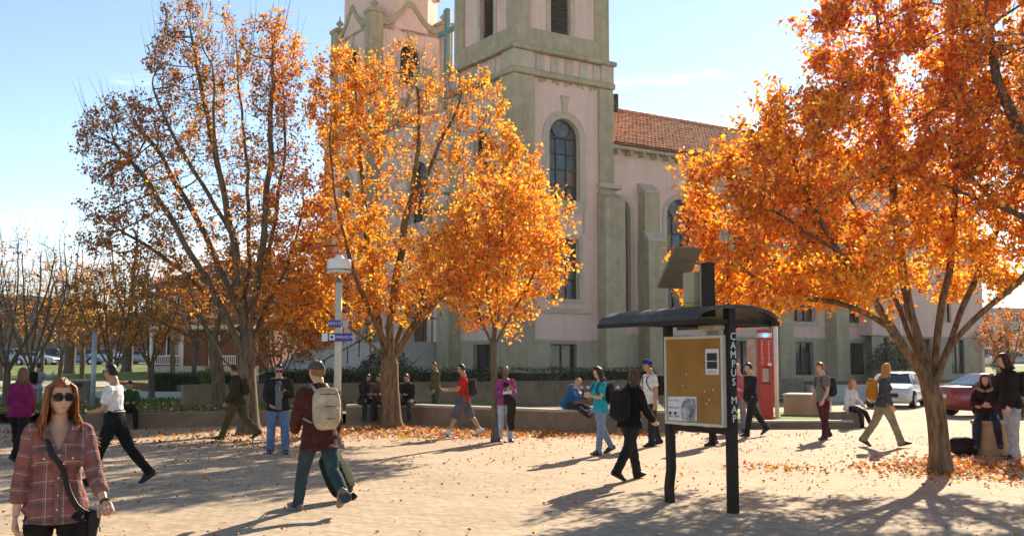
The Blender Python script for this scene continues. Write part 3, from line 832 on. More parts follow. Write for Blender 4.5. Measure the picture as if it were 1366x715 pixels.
# entrance steps with side walls and iron railings
st = empty('entrance_steps', (0, 0, 0)); st.parent = church
PZ = 2.55
box_obj('landing', -2.6, 0.85, 7.2, 16.9, -0.5, PZ, M['concrete_pale'], st)
for k in range(14):
    z1 = PZ - 0.18 * (k + 1)
    box_obj('step', -2.62 - 0.36 * (k + 1), -2.60 - 0.36 * k, 7.6, 16.5, -0.5, z1, M['concrete_pale'], st)
for y0 in (7.1, 16.55):
    bm = bmesh.new()
    q = [(-8.0, -0.5), (-2.6, -0.5), (-2.6, PZ + 0.5), (-8.0, 0.35)] if y0 > 10 else [(-8.0, -0.5), (-2.6, -0.5), (-2.6, -0.2), (-8.0, -0.3)]
    A = [bm.verts.new((x, y0, z)) for x, z in q]; B = [bm.verts.new((x, y0 + 0.42, z)) for x, z in q]
    bm.faces.new(A); bm.faces.new(B[::-1])
    for i in range(4): bm.faces.new((A[i], B[i], B[(i + 1) % 4], A[(i + 1) % 4]))
    bm_obj('stair_wall', bm, M['concrete_pale'], st)
    bm = bmesh.new()
    yr = y0 + 0.2
    for k in range(9):
        x = -8.0 + 5.4 * k / 8; zb = 0.35 + (PZ + 0.15) * k / 8
        cyl(bm, (x, yr, zb - 0.05), (x, yr, zb + 0.85), 0.03, seg=6)
    cyl(bm, (-8.0, yr, 1.18), (-2.6, yr, PZ + 1.33), 0.035, seg=6); cyl(bm, (-2.6, yr, PZ + 1.33), (0.6, yr, PZ + 1.33), 0.035, seg=6)
    for k in range(6): cyl(bm, (-2.4 + k * 0.55, yr, PZ), (-2.4 + k * 0.55, yr, PZ + 1.33), 0.025, seg=6)
    bm_obj('railing', bm, M['black_metal'], st)
# ================================================================== trees
def leaves_mesh(name, P, D, S, C, m, parent=None, width=0.62, fold=0.35, seed=1):
    "vectorised leaves: position, pointing direction, length, colour; two folded halves each"
    rng = np.random.default_rng(seed)
    n = len(P)
    D = D / (np.linalg.norm(D, axis=1, keepdims=True) + 1e-9)
    rv = rng.normal(size=(n, 3)); sx = np.cross(D, rv); sx /= (np.linalg.norm(sx, axis=1, keepdims=True) + 1e-9)
    nn = np.cross(sx, D)
    L = S[:, None]; w = L * width * 0.5
    up = nn * L * fold * rng.uniform(0.2, 1.0, (n, 1))
    curl = nn * L * rng.uniform(-0.25, 0.05, (n, 1))
    b = P; a1 = P + D * L * 0.32 + sx * w + up * 0.55; a2 = P + D * L * 0.68 + sx * w * 0.78 + up * 0.5 + curl * 0.4
    tip = P + D * L + curl
    c1 = P + D * L * 0.32 - sx * w + up * 0.55; c2 = P + D * L * 0.68 - sx * w * 0.78 + up * 0.5 + curl * 0.4
    verts = np.stack([b, a1, a2, tip, c2, c1], 1).reshape(-1, 3)
    me = bpy.data.meshes.new(name)
    me.vertices.add(n * 6); me.vertices.foreach_set('co', verts.astype(np.float32).ravel())
    base = (np.arange(n) * 6)[:, None]
    q = np.concatenate([base + np.array([[0, 1, 2, 3]]), base + np.array([[0, 3, 4, 5]])], 1).reshape(-1)
    me.loops.add(n * 8); me.loops.foreach_set('vertex_index', q.astype(np.int32))
    me.polygons.add(n * 2); me.polygons.foreach_set('loop_start', (np.arange(n * 2) * 4).astype(np.int32))
    me.polygons.foreach_set('loop_total', np.full(n * 2, 4, np.int32))
    me.update(calc_edges=True)
    at = me.attributes.new('leaf_colour', 'FLOAT_COLOR', 'POINT')
    cc = np.concatenate([np.repeat(C, 6, 0), np.ones((n * 6, 1))], 1)
    at.data.foreach_set('color', cc.astype(np.float32).ravel())
    return link_mesh(name, me, m, parent)

def ell_points(n, c, r, rng, hollow=0.0):
    p = rng.normal(size=(n, 3)); p /= np.linalg.norm(p, axis=1, keepdims=True)
    rad = rng.uniform(hollow ** 3, 1, (n, 1)) ** (1 / 3)
    return np.array(c) + p * rad * np.array(r)

def grow(limbs, attract, ds, infl, kill, trop=(0, 0, 0.12), iters=160):
    "space colonisation from given main limbs"
    pos, par = [], []
    def add(p, k): pos.append(np.array(p, float)); par.append(k); return len(pos) - 1
    for li, limb in enumerate(limbs):
        pts = [np.array(p, float) for p in limb]
        if li == 0: k = add(pts[0], -1)
        else:
            A = np.array(pos); k = int(np.argmin(((A - pts[0]) ** 2).sum(1)))
        for a, b in zip(pts, pts[1:]):
            m = max(1, int(np.linalg.norm(b - a) / ds))
            ln_ = np.linalg.norm(b - a)
            for j in range(1, m + 1):
                q = a + (b - a) * j / m
                if li > 0 and j < m:                     # limbs are never dead straight
                    w_ = ds * 0.55; q = q + np.array([noise.noise(Vector(q * 1.7 + li)), noise.noise(Vector(q * 1.7 + li + 31.0)), noise.noise(Vector(q * 1.7 + li + 57.0)) * .6]) * w_
                k = add(q, k)
    A = np.array(attract, float); alive = np.ones(len(A), bool)
    P = np.array(pos)
    best = np.full(len(A), 1e9); bi = np.zeros(len(A), int)
    def upd(idx):
        nonlocal best, bi
        Q = np.array([pos[i] for i in idx])
        for s in range(0, len(Q), 256):
            d = ((A[:, None, :] - Q[None, s:s + 256, :]) ** 2).sum(2)
            k = d.argmin(1); dm = d[np.arange(len(A)), k]
            b = dm < best; best[b] = dm[b]; bi[b] = np.array(idx)[s + k[b]]
    upd(list(range(len(pos))))
    trop = np.array(trop)
    used = {}
    for it in range(iters):
        alive &= best > kill ** 2
        act = alive & (best < infl ** 2)
        if not act.any(): break
        new = []
        tgt = {}
        for i in np.nonzero(act)[0]:
            tgt.setdefault(bi[i], []).append(i)
        for nd, ai in tgt.items():
            d = A[ai] - pos[nd]; d /= np.linalg.norm(d, axis=1, keepdims=True)
            v_ = d.mean(0); l = np.linalg.norm(v_)
            if l < 0.05: v_ = d[0]; l = 1
            v_ = v_ / l + trop + np.random.normal(0, 0.06, 3); v_ /= np.linalg.norm(v_)
            q = pos[nd] + v_ * ds
            key = (nd, tuple(np.round(q, 2)))
            if key in used: alive[ai] = False; continue
            used[key] = 1
            new.append(add(q, nd))
        if not new: break
        upd(new)
    return np.array(pos), np.array(par)

def tubes_mesh(name, chains, m, parent):
    "chains: list of (points Nx3, radii N, sides)"
    V_, F_ = [], []
    off = 0
    for P, Rr, sides in chains:
        n = len(P)
        T = np.gradient(P, axis=0); T /= (np.linalg.norm(T, axis=1, keepdims=True) + 1e-9)
        ref = np.array([0.31, 0.2, 0.93]) if abs(T[0] @ np.array([0.31, 0.2, 0.93])) < 0.9 else np.array([1.0, 0, 0])
        a = np.cross(T, ref); a /= (np.linalg.norm(a, axis=1, keepdims=True) + 1e-9); b = np.cross(T, a)
        w = np.arange(sides) * 2 * np.pi / sides
        ring = P[:, None, :] + Rr[:, None, None] * (np.cos(w)[None, :, None] * a[:, None, :] + np.sin(w)[None, :, None] * b[:, None, :])
        V_.append(ring.reshape(-1, 3))
        i = np.arange(n - 1)[:, None] * sides; k = np.arange(sides)[None, :]; k2 = (k + 1) % sides
        q = np.stack([i + k, i + k2, i + sides + k2, i + sides + k], 2).reshape(-1, 4) + off
        F_.append(q); off += n * sides
    v_ = np.concatenate(V_); q = np.concatenate(F_)
    me = bpy.data.meshes.new(name)
    me.vertices.add(len(v_)); me.vertices.foreach_set('co', v_.astype(np.float32).ravel())
    me.loops.add(len(q) * 4); me.loops.foreach_set('vertex_index', q.astype(np.int32).ravel())
    me.polygons.add(len(q)); me.polygons.foreach_set('loop_start', (np.arange(len(q)) * 4).astype(np.int32)); me.polygons.foreach_set('loop_total', np.full(len(q), 4, np.int32))
    me.update(calc_edges=True)
    return link_mesh(name, me, m, parent, True)

PAL = {'orange': [(0.92, 0.235, 0.006), (0.94, 0.32, 0.010), (0.86, 0.14, 0.006), (0.94, 0.44, 0.02), (0.52, 0.13, 0.01)],
       'golden': [(0.94, 0.43, 0.016), (0.93, 0.33, 0.012), (0.94, 0.56, 0.04), (0.78, 0.25, 0.014), (0.46, 0.26, 0.02)],
       'red': [(0.66, 0.075, 0.022), (0.74, 0.14, 0.02), (0.56, 0.045, 0.03), (0.78, 0.24, 0.03), (0.30, 0.05, 0.02)],
       'brown': [(0.40, 0.14, 0.025), (0.52, 0.21, 0.03), (0.26, 0.085, 0.02), (0.66, 0.32, 0.05), (0.17, 0.08, 0.025)]}
def palette(n, mixes, rng):
    "mixes: (n,k) weights over palettes"
    names = list(PAL); out = np.zeros((n, 3))
    pick = rng.random(n); cum = np.cumsum(mixes, 1); cum /= cum[:, -1:]
    which = (pick[:, None] > cum).sum(1).clip(0, len(names) - 1)
    sub = rng.choice(5, n, p=[0.34, 0.26, 0.18, 0.12, 0.10])
    T = np.array([PAL[k] for k in names])
    out = T[which, sub] * rng.uniform(0.78, 1.12, (n, 1))
    return np.clip(out, 0, 0.95)

def build_tree(name, base, limbs, clumps, trunk_r, label, n_attr=1400, ds=0.22, infl=2.2, kill=0.32, leaf_n=20000, leaf_s=0.075, mixf=None, bark='bark',
               tip=0.0045, twigs=1.0, twig_up=0.5, seed=1, cat='tree', group=None, hollow=0.35, leaf_keep=None, spread=0.16, spikes=0):
    "tree = Empty > trunk (all wood), twigs, crown (leaves). limbs in local metres, first limb is the trunk"
    rng = np.random.default_rng(seed); np.random.seed(seed)
    root = empty(name, base, 0, label, cat, group)
    tot = sum(c[2] for c in clumps)
    A = np.concatenate([ell_points(int(n_attr * c[2] / tot), c[0], c[1], rng, hollow) for c in clumps])
    pos, par = grow(limbs, A, ds, infl, kill)
    n = len(pos)
    kids = [[] for _ in range(n)]
    for i, p in enumerate(par):
        if p >= 0: kids[p].append(i)
    order = list(range(n))      # parents precede children
    tips = np.zeros(n)
    for i in reversed(order):
        tips[i] = max(1.0, sum(tips[k] for k in kids[i]))
    root_n = tips[0]
    ex = math.log(max(trunk_r / tip, 2)) / math.log(max(root_n, 3))
    rad = tip * tips ** ex
    chains = []
    done = np.zeros(n, bool)
    stack = [(0, -1)]
    while stack:
        s, prev = stack.pop()
        ch = [prev] if prev >= 0 else []
        k = s
        while True:
            ch.append(k)
            if not kids[k]: break
            ks = sorted(kids[k], key=lambda q: -tips[q])
            for q in ks[1:]: stack.append((q, k))
            k = ks[0]
        P = pos[ch].copy(); Rr = rad[ch].copy()
        if prev >= 0 and len(ch) > 1: Rr[0] = min(rad[prev] * 0.9, Rr[1] * 1.25)
        if prev < 0:                                    # root flare
            z = P[:, 2]; Rr = Rr * (1 + 0.55 * np.exp(-np.maximum(z, 0) / 0.16))
        # smooth the polyline a little
        for _ in range(2):
            if len(P) > 3: P[1:-1] = 0.5 * P[1:-1] + 0.25 * (P[:-2] + P[2:])
        if len(P) < 2: continue
        r0 = Rr.max()
        chains.append((P, Rr, 10 if r0 > 0.06 else (6 if r0 > 0.02 else 4)))
    trunk = tubes_mesh('trunk', chains, M[bark], root)
    # thin twigs
    thin = np.nonzero((rad < 0.016) & (pos[:, 2] > 1.2))[0]
    TW = []
    m = int(len(thin) * twigs)
    src = rng.choice(thin, m)
    cen = np.mean([c[0] for c in clumps], 0)
    tw_mid, tw_dir = [], []
    for s in src:
        p = pos[s]; o = p - cen; o = o / (np.linalg.norm(o) + 1e-6)
        d = o * 0.6 + rng.normal(0, 0.55, 3) + np.array([0, 0, twig_up]); d /= np.linalg.norm(d)
        L = rng.uniform(0.16, 0.5)
        q1 = p + d * L * 0.5 + rng.normal(0, 0.02, 3); q2 = p + d * L + np.array([0, 0, 0.05 * L])
        TW.append((np.array([p, q1, q2]), np.array([0.0042, 0.003, 0.0014]) * (1 + ds), 3))
        tw_mid.append((p, q2))
    hi_n = thin[np.argsort(-pos[thin, 2] + rng.normal(0, 0.8, len(thin)))][:max(1, int(len(thin) * .35))]
    for s in (rng.choice(hi_n, spikes) if spikes else []):       # long bare shoots standing out of the crown
        p = pos[s]; o = p - cen; o = o / (np.linalg.norm(o) + 1e-6)
        d = o * 0.45 + rng.normal(0, 0.14, 3) + np.array([0, 0, 1.0]); d /= np.linalg.norm(d); L = rng.uniform(.45, 1.25)
        TW.append((np.array([p, p + d * L * .5 + rng.normal(0, .015, 3), p + d * L]), np.array([0.0055, 0.004, 0.0018]) * (1 + ds), 3))
    tw = tubes_mesh('twigs', TW, M[bark], root); tag(tw, kind='stuff')
    # leaves
    segs = np.array(tw_mid)
    if leaf_keep is not None:
        kp = np.array([leaf_keep(q) for q in segs[:, 1]]); pr = kp / kp.sum()
    else: pr = None
    if leaf_n:
        per = 6                                          # leaves sit in small bunches along the twigs
        nc = leaf_n // per; leaf_n = nc * per
        k = np.repeat(rng.choice(len(segs), nc, p=pr), per)
        t = np.repeat(rng.uniform(0.05, 1.0, (nc, 1)), per, 0) + rng.normal(0, .12, (leaf_n, 1))
        P = segs[k, 0] * (1 - t) + segs[k, 1] * t + rng.normal(0, spread * 0.34, (leaf_n, 3)) + np.repeat(rng.normal(0, spread * 0.3, (nc, 3)), per, 0)
        D = rng.normal(0, 0.75, (leaf_n, 3)) + np.array([0, 0, -0.35])
        S = leaf_s * rng.uniform(0.55, 1.4, leaf_n)
        W_ = mixf(P, rng) if mixf else np.tile([1, 0, 0, 0], (leaf_n, 1))
        C = palette(leaf_n, W_.astype(float) + 1e-4, rng)
        cr = leaves_mesh('crown', P, D, S, C, M['leaf'], root, seed=seed); tag(cr, kind='stuff')
    return root

def loc(base, px, py, dY=0.0):
    "local offset (metres) from a tree base of the pixel seen at depth base.y+dY"
    p = AT(px, py, base.y + dY)
    return (p.x - base.x, dY, p.z - base.z)

# --- big orange tree on the right
b4 = G(1255, 631)
L4 = lambda px, py, d=0: loc(b4, px, py, d)
trunk4 = [(0, 0, -0.1), (0, 0, 0.25), L4(1252, 580), L4(1248, 540), L4(1243, 520)]
limbs4 = [trunk4,
          [L4(1243, 520), L4(1215, 480, -.1), L4(1185, 435, -.3), L4(1165, 400, -.5), L4(1120, 340, -.8), L4(1080, 270, -1.0), L4(1050, 190, -1.1)],
          [L4(1180, 432, -.3), L4(1150, 415, -.5), L4(1110, 402, -.7), L4(1060, 398, -.9), L4(1010, 375, -1.1), L4(970, 340, -1.2)],
          [L4(1235, 505, 0), L4(1225, 440, .3), L4(1205, 360, .4), L4(1190, 250, .5), L4(1180, 130, .5), L4(1170, 20, .4)],
          [L4(1243, 520), L4(1250, 450, .2), L4(1262, 380, .5), L4(1275, 280, .9), L4(1280, 150, 1.2), L4(1285, 30, 1.2)],
          [L4(1246, 515), L4(1262, 470, -.2), L4(1285, 440, -.4), L4(1310, 415, -.5), L4(1345, 390, -.7), L4(1385, 350, -.9), L4(1430, 300, -1.0), L4(1480, 240, -1)],
          [L4(1240, 512), L4(1215, 455, .5), L4(1195, 400, .9), L4(1160, 320, 1.4), L4(1110, 220, 1.7)],
          [L4(1248, 500), L4(1280, 420, .8), L4(1320, 330, 1.2), L4(1370, 210, 1.5), L4(1400, 100, 1.6)],
          [L4(1185, 435, -.3), L4(1140, 350, -1.2), L4(1060, 300, -1.7), L4(1000, 270, -1.8)]]
clumps4 = [(L4(998, 285, -.8), (1.15, 1.6, 1.25), 1.6), (L4(1080, 240, -.6), (1.5, 1.9, 1.4), 1.8), (L4(1200, 130, .3), (1.7, 2.2, 1.7), 2.4), (L4(1310, 90, .6), (1.7, 2.2, 2.0), 2.4),
           (L4(1200, 270, .2), (1.9, 2.2, 1.1), 1.7), (L4(1340, 270, 0), (1.6, 2.2, 1.3), 1.5), (L4(1130, 350, -.6), (1.3, 1.5, .6), 0.8), (L4(1430, 180, .3), (1.5, 2, 1.7), 1.2),
           (L4(985, 365, -1.0), (.85, 1.2, .6), 0.8), (L4(1090, 385, -.8), (1.2, 1.4, .5), 0.9), (L4(1010, 405, -.9), (.95, 1.2, .35), 0.6), (L4(1000, 395, 1.2), (1.2, 1.6, .45), 0.9), (L4(1120, 380, 1.8), (1.4, 1.5, .45), 0.9), (L4(1260, 375, 2.2), (1.5, 1.2, .5), 0.9), (L4(1160, 40, .3), (1.3, 1.6, 1.3), 1.0)]
def mix4(P, rng):
    n = len(P); w = np.zeros((n, 4))
    # redder towards the top centre, golden low inside
    top = np.clip((P[:, 2] - 5.2) / 2.2, 0, 1) * np.exp(-((P[:, 0] + 0.9) / 1.1) ** 2)
    low = np.clip((4.6 - P[:, 2]) / 1.6, 0, 1) * np.clip((P[:, 0] + 3.2) / 1.4, 0, 1)
    nse = np.array([noise.noise(Vector(p) * 0.9) for p in P])
    w[:, 0] = 1.0; w[:, 1] = 0.45 + 1.8 * low + np.clip(nse, 0, 1) * 1.5; w[:, 2] = 0.08 + 1.5 * top + np.clip(-nse - 0.1, 0, 1) * 0.8; w[:, 3] = 0.12 + 0.3 * np.clip((P[:, 0] - 1.0) / 2, 0, 1)
    return w
build_tree('autumn_tree', b4, limbs4, clumps4, 0.155, 'big orange and red autumn tree with forked trunk right of the kiosk', n_attr=2900, ds=0.17, infl=1.7, kill=0.24,
           leaf_n=70000, leaf_s=0.080, mixf=mix4, bark='bark_warm', seed=11, twigs=1.5, twig_up=0.75, spikes=160)
# --- neighbour beyond the right edge whose limbs reach into the picture
b5 = Vector((b4.x + 3.9, b4.y - 1.2, 0))
L5 = lambda px, py, d=0: loc(b5, px, py, d)
limbs5 = [[(0, 0, -0.1), (0, 0, 1.4), (-0.1, 0, 2.2)], [(-0.1, 0, 2.2), L5(1440, 340, 0), L5(1366, 288, 0), L5(1310, 270, 0), L5(1250, 245, -.1), L5(1200, 225, -.2)],
          [(-0.1, 0, 2.2), L5(1450, 300, .3), L5(1370, 200, .3), L5(1330, 110, .3), L5(1310, 20, .3)], [(-0.1, 0, 2.2), (0.6, 0.3, 3.6), (1.0, 0.4, 6)],
          [L5(1330, 277), L5(1300, 235, 0), L5(1260, 205, 0)]]
clumps5 = [(L5(1330, 150, .2), (.9, 1.2, 1.3), 1.3), (L5(1390, 230, .2), (1.1, 1.2, 1.2), 1.2), (L5(1270, 230, -.1), (.8, .7, .55), .7), (L5(1350, 30, .2), (1.1, 1.2, 1.0), 1.0), (L5(1480, 150, .5), (1.6, 1.6, 2), 1.4)]
def mix5(P, rng):
    n = len(P); w = np.zeros((n, 4)); w[:] = (1.0, 0.5, 0.3, 0.35); return w
build_tree('autumn_tree', b5, limbs5, clumps5, 0.17, 'autumn tree at the right edge whose bare dark limb reaches across the crown', n_attr=1000, ds=0.18, infl=1.7, kill=0.27,
           leaf_n=6000, leaf_s=0.09, mixf=mix5, bark='bark', seed=12, twigs=1.3, twig_up=0.7)
# --- golden tree in the centre
b2 = G(523, 571)
L2 = lambda px, py, d=0: loc(b2, px, py, d)
limbs2 = [[(0, 0, -0.1), (0, 0, 0.3), L2(521, 530), L2(518, 500), L2(520, 482)],
          [L2(518, 495), L2(500, 462, -.2), L2(470, 440, -.5), L2(440, 420, -.8), L2(415, 395, -1)],
          [L2(519, 486), L2(505, 440, .3), L2(495, 380, .6), L2(490, 300, .8), L2(480, 200, 1), L2(475, 110, 1)],
          [L2(520, 484), L2(520, 430, -.3), L2(528, 370, -.5), L2(545, 280, -.6), L2(560, 190, -.6), L2(555, 110, -.4)],
          [L2(521, 488), L2(545, 445, .1), L2(575, 410, .2), L2(620, 370, .3), L2(670, 330, .3), L2(705, 290, .2)],
          [L2(522, 480), L2(540, 420, .9), L2(580, 350, 1.3), L2(620, 280, 1.5), L2(650, 220, 1.4)],
          [L2(545, 280, -.6), L2(585, 200, -.5), L2(615, 130, -.4)], [L2(575, 410, .2), L2(620, 320, -.6), L2(660, 240, -.8), L2(690, 200, -.8)],
          [L2(518, 470), L2(490, 410, -1), L2(465, 340, -1.5), L2(445, 250, -1.6), L2(440, 170, -1.4)]]
clumps2 = [(L2(470, 150, .3), (1.35, 1.5, 2.0), 1.5), (L2(540, 150, .2), (1.5, 1.7, 2.0), 1.2), (L2(450, 330, -.3), (1.35, 1.7, 1.9), 1.5), (L2(560, 320, 0), (2.0, 2.0, 1.8), 2.2),
           (L2(650, 250, .3), (1.7, 1.7, 1.7), 1.7), (L2(610, 170, .2), (1.5, 1.6, 1.7), 1.6), (L2(690, 300, .2), (1.2, 1.4, 1.4), 1.0), (L2(640, 350, .2), (1.5, 1.5, 1.1), 1.0), (L2(430, 400, -.6), (1.1, 1.3, .9), .7), (L2(510, 400, -.3), (1.6, 1.6, .8), .9)]
def mix2(P, rng):
    n = len(P); w = np.zeros((n, 4)); nse = np.array([noise.noise(Vector(p) * 0.8 + Vector((5, 3, 1))) for p in P])
    hi = np.clip((P[:, 2] - 5) / 3, 0, 1)
    w[:, 0] = 0.42 + 0.8 * hi; w[:, 1] = 1.5 + np.clip(nse, 0, 1) * 1.5; w[:, 2] = 0.06 + np.clip(-nse - .1, 0, 1) * 0.9; w[:, 3] = 0.28
    return w
keep2 = lambda q: 0.36 if (-0.4 < q[0] < 2.8 and q[2] > 5.0) else 1.0
build_tree('autumn_tree', b2, limbs2, clumps2, 0.25, 'golden orange autumn tree with thick trunk behind the street sign pole', n_attr=3300, ds=0.21, infl=2.0, kill=0.29,
           leaf_n=36000, leaf_s=0.090, mixf=mix2, bark='bark_warm', seed=21, twigs=1.7, leaf_keep=keep2, twig_up=0.8, spikes=140)
# --- slim young tree beside the woman in purple
b3 = G(660, 589)
L3 = lambda px, py, d=0: loc(b3, px, py, d)
limbs3 = [[(0, 0, -0.1), L3(660, 540), L3(659, 490), L3(658, 462)], [L3(658, 462), L3(640, 420, -.2), L3(625, 360, -.3), L3(620, 300, -.3)], [L3(658, 462), L3(662, 400, .2), L3(668, 320, .3), L3(672, 240, .2)],
          [L3(658, 465), L3(680, 425, -.1), L3(705, 380, -.2), L3(725, 330, -.1)], [L3(659, 450), L3(650, 380, -.6), L3(655, 310, -.7)], [L3(659, 450), L3(672, 380, .8), L3(690, 300, .8)]]
clumps3 = [(L3(668, 300, 0), (1.2, 1.2, 1.0), 1.2), (L3(650, 365, 0), (1.4, 1.3, 1.0), 1.3), (L3(710, 320, 0), (.95, 1.1, 1.3), 1.1), (L3(610, 350, 0), (.8, .9, 1.1), .8), (L3(725, 385, 0), (.55, .7, .45), .4), (L3(660, 420, 0), (.9, .9, .45), .5)]
def mix3(P, rng):
    n = len(P); w = np.zeros((n, 4)); w[:] = (0.8, 1.5, 0.06, 0.2); return w
build_tree('autumn_tree', b3, limbs3, clumps3, 0.075, 'slim young orange tree beside the woman in purple reading papers', n_attr=1100, ds=0.16, infl=1.6, kill=0.24,
           leaf_n=13500, leaf_s=0.086, mixf=mix3, bark='bark', seed=31, twigs=2.0, twig_up=0.6, spikes=30)
# --- tall thinning tree on the left
b1 = G(332, 579)
L1 = lambda px, py, d=0: loc(b1, px, py, d)
limbs1 = [[(0, 0, -0.1), (0, 0, 0.3), L1(331, 540), L1(328, 500), L1(327, 470)],
          [L1(327, 470), L1(322, 400, .2), L1(312, 320, .3), L1(290, 220, .4), L1(268, 120, .4), L1(255, 40, .3)],
          [L1(327, 472), L1(340, 400, -.2), L1(352, 320, -.3), L1(362, 220, -.4), L1(364, 120, -.3), L1(366, 50, -.2)],
          [L1(327, 480), L1(305, 430, -.3), L1(275, 370, -.6), L1(235, 300, -.9), L1(190, 230, -1), L1(150, 190, -1)],
          [L1(325, 440), L1(332, 330, .8), L1(330, 220, 1.1), L1(318, 110, 1.1), L1(312, 30, 1)],
          [L1(328, 470), L1(300, 420, .8), L1(255, 370, 1.2), L1(200, 330, 1.4), L1(150, 300, 1.3)],
          [L1(330, 465), L1(355, 410, .4), L1(385, 350, .6), L1(405, 280, .7)],
          [L1(312, 320, .3), L1(280, 260, -.6), L1(230, 180, -1.1), L1(200, 110, -1.1)],
          [L1(326, 450), L1(318, 370, -.9), L1(300, 280, -1.2), L1(285, 180, -1.2), L1(285, 90, -1.1)],
          [L1(328, 460), L1(345, 380, .9), L1(368, 300, 1.1), L1(380, 200, 1.0), L1(378, 120, .9)],
          [L1(322, 420), L1(290, 350, .3), L1(250, 270, .4), L1(210, 200, .3), L1(170, 150, .2)],
          [L1(300, 500), L1(292, 460, .2), L1(270, 430, .2), L1(230, 400, 0), L1(190, 390, -.2)]]
clumps1 = [(L1(260, 90, .2), (1.3, 1.5, 1.7), 1.3), (L1(362, 105, -.2), (.75, 1.4, 1.6), 0.9), (L1(180, 200, -.5), (1.4, 1.5, 1.3), 1.2), (L1(270, 240, 0), (1.8, 2, 1.8), 1.4), (L1(365, 255, 0), (1.05, 1.6, 1.8), 1.2),
           (L1(180, 310, .3), (1.5, 1.5, .9), 0.9), (L1(310, 380, 0), (2.0, 1.8, .8), .8), (L1(390, 370, .3), (1.0, 1.3, 1.4), 1.1)]
def mix1(P, rng):
    n = len(P); w = np.zeros((n, 4)); r = np.clip((P[:, 0] + 0.8) / 2.0, 0, 1)
    w[:, 0] = 0.3 + 0.7 * r; w[:, 1] = 0.12 + 0.8 * r * np.clip((6 - P[:, 2]) / 3, 0, 1); w[:, 2] = 0.12; w[:, 3] = 1.2 - 0.7 * r
    return w
def keep1(q):
    r = 0.5 + 0.5 * min(1, max(0, (q[0] + 0.4) / 1.6)); edge = (abs(q[0] + 0.5) + 0.4 * abs(q[2] - 6)) / 3.0
    return 0.12 + r * (0.25 + edge) if q[2] > 2.5 else 0.5
build_tree('autumn_tree', b1, limbs1, clumps1, 0.24, 'tall half-bare autumn tree with dark upright limbs on the left', n_attr=4200, ds=0.19, infl=1.9, kill=0.23,
           leaf_n=25000, leaf_s=0.078, mixf=mix1, seed=41, twigs=1.3, leaf_keep=keep1, twig_up=0.9, spikes=220, tip=0.0065)
# second dark tree just behind it
b1b = G(292, 560)
limbs = [[(0, 0, -0.1), (-0.05, 0, 1.4), (-0.25, 0, 2.4)], [(-0.25, 0, 2.4), (-0.9, .2, 3.6), (-1.6, .3, 5.2)], [(-0.25, 0, 2.4), (0.2, -.2, 4.0), (0.4, -.2, 6.0)], [(-.2, 0, 2.2), (.9, .3, 3.2), (1.9, .4, 4.4)], [(-.25, 0, 2.4), (-1.6, 0, 2.9), (-2.6, 0, 3.4)]]
cl_ = [((-1.3, 0, 4.6), (1.6, 1.6, 1.5), 1.2), ((.6, 0, 5.0), (1.6, 1.6, 1.8), 1.3), ((1.9, .2, 4.0), (1.2, 1.3, 1.0), .8), ((-2.3, 0, 3.6), (1.0, 1.1, .7), .6), ((2.6, 0, 2.9), (1.2, 1.2, .9), .9)]
def mixb(P, rng):
    n = len(P); w = np.zeros((n, 4)); r = np.clip((P[:, 0]) / 2.0, 0, 1); w[:, 0] = .2 + r; w[:, 1] = .15 + .9 * r; w[:, 2] = .1; w[:, 3] = 1.2; return w
build_tree('autumn_tree', b1b, limbs, cl_, 0.2, 'dark-limbed autumn tree behind the walking man in a dark jacket', n_attr=900, ds=0.25, infl=2.3, kill=0.36, leaf_n=9000, leaf_s=0.095, mixf=mixb, seed=43, twigs=1.3,
           leaf_keep=lambda q: 0.3 + max(0, q[0]))

# --- smaller trees on the left lawn and in the distance
def generic_tree(px, Y, h, w_, tr, label, seed, leaf_n, mixw, name='young_tree', fork=0.3, nl=5, bark='bark', zb=None, ls=0.11, n_attr=520, up=1.0, group=None):
    p = YX(px, Y, zb); rng = random.Random(seed)
    limbs = [[(0, 0, -0.2), (rng.uniform(-.06, .06), 0, h * fork * 0.5), (rng.uniform(-.1, .1), 0, h * fork)]]
    f0 = limbs[0][-1]
    for k in range(nl):
        a = 2 * math.pi * k / nl + rng.uniform(-.4, .4); e = rng.uniform(.35, .75)
        r1, r2 = w_ * 0.5 * e * .45, w_ * 0.5 * e
        limbs.append([f0, (f0[0] + math.cos(a) * r1, math.sin(a) * r1, h * (fork + .2)), (f0[0] + math.cos(a) * r2 * .8, math.sin(a) * r2 * .8, h * (fork + .42)), (f0[0] + math.cos(a) * r2, math.sin(a) * r2, h * .86)])
    cl2 = [((0, 0, h * .66), (w_ * .42, w_ * .42, h * .32), 1.5), ((-w_ * .24, 0, h * .55), (w_ * .28, w_ * .3, h * .2), .7), ((w_ * .24, 0, h * .56), (w_ * .28, w_ * .3, h * .2), .7)]
    mf = lambda P, r: np.tile(mixw, (len(P), 1)).astype(float)
    return build_tree(name, p, limbs, cl2, tr, label, spikes=60, n_attr=n_attr, ds=h / 26, infl=h / 3, kill=h / 17, leaf_n=leaf_n, leaf_s=ls, mixf=mf, seed=seed, twigs=1.4, bark=bark, tip=0.004 + Y * 0.00006, twig_up=up, hollow=0.2, group=group, spread=0.2)
generic_tree(14, 36, 6.6, 5.4, 0.12, 'bare purplish-twigged tree behind the woman in the purple jacket', 51, 150, (0, 0, .3, 1), nl=6, fork=.22, n_attr=800, name='bare_tree')
generic_tree(48, 40, 6.8, 5.0, 0.10, 'bare tree behind the man in the lavender shirt', 52, 250, (.1, 0, .2, 1), nl=6, fork=.2, n_attr=700, name='bare_tree')
generic_tree(152, 43, 6.0, 4.6, 0.11, 'leaning small tree with sparse brown leaves behind the man in white', 53, 3400, (.6, .4, 0, 1), nl=6, fork=.22, n_attr=650)
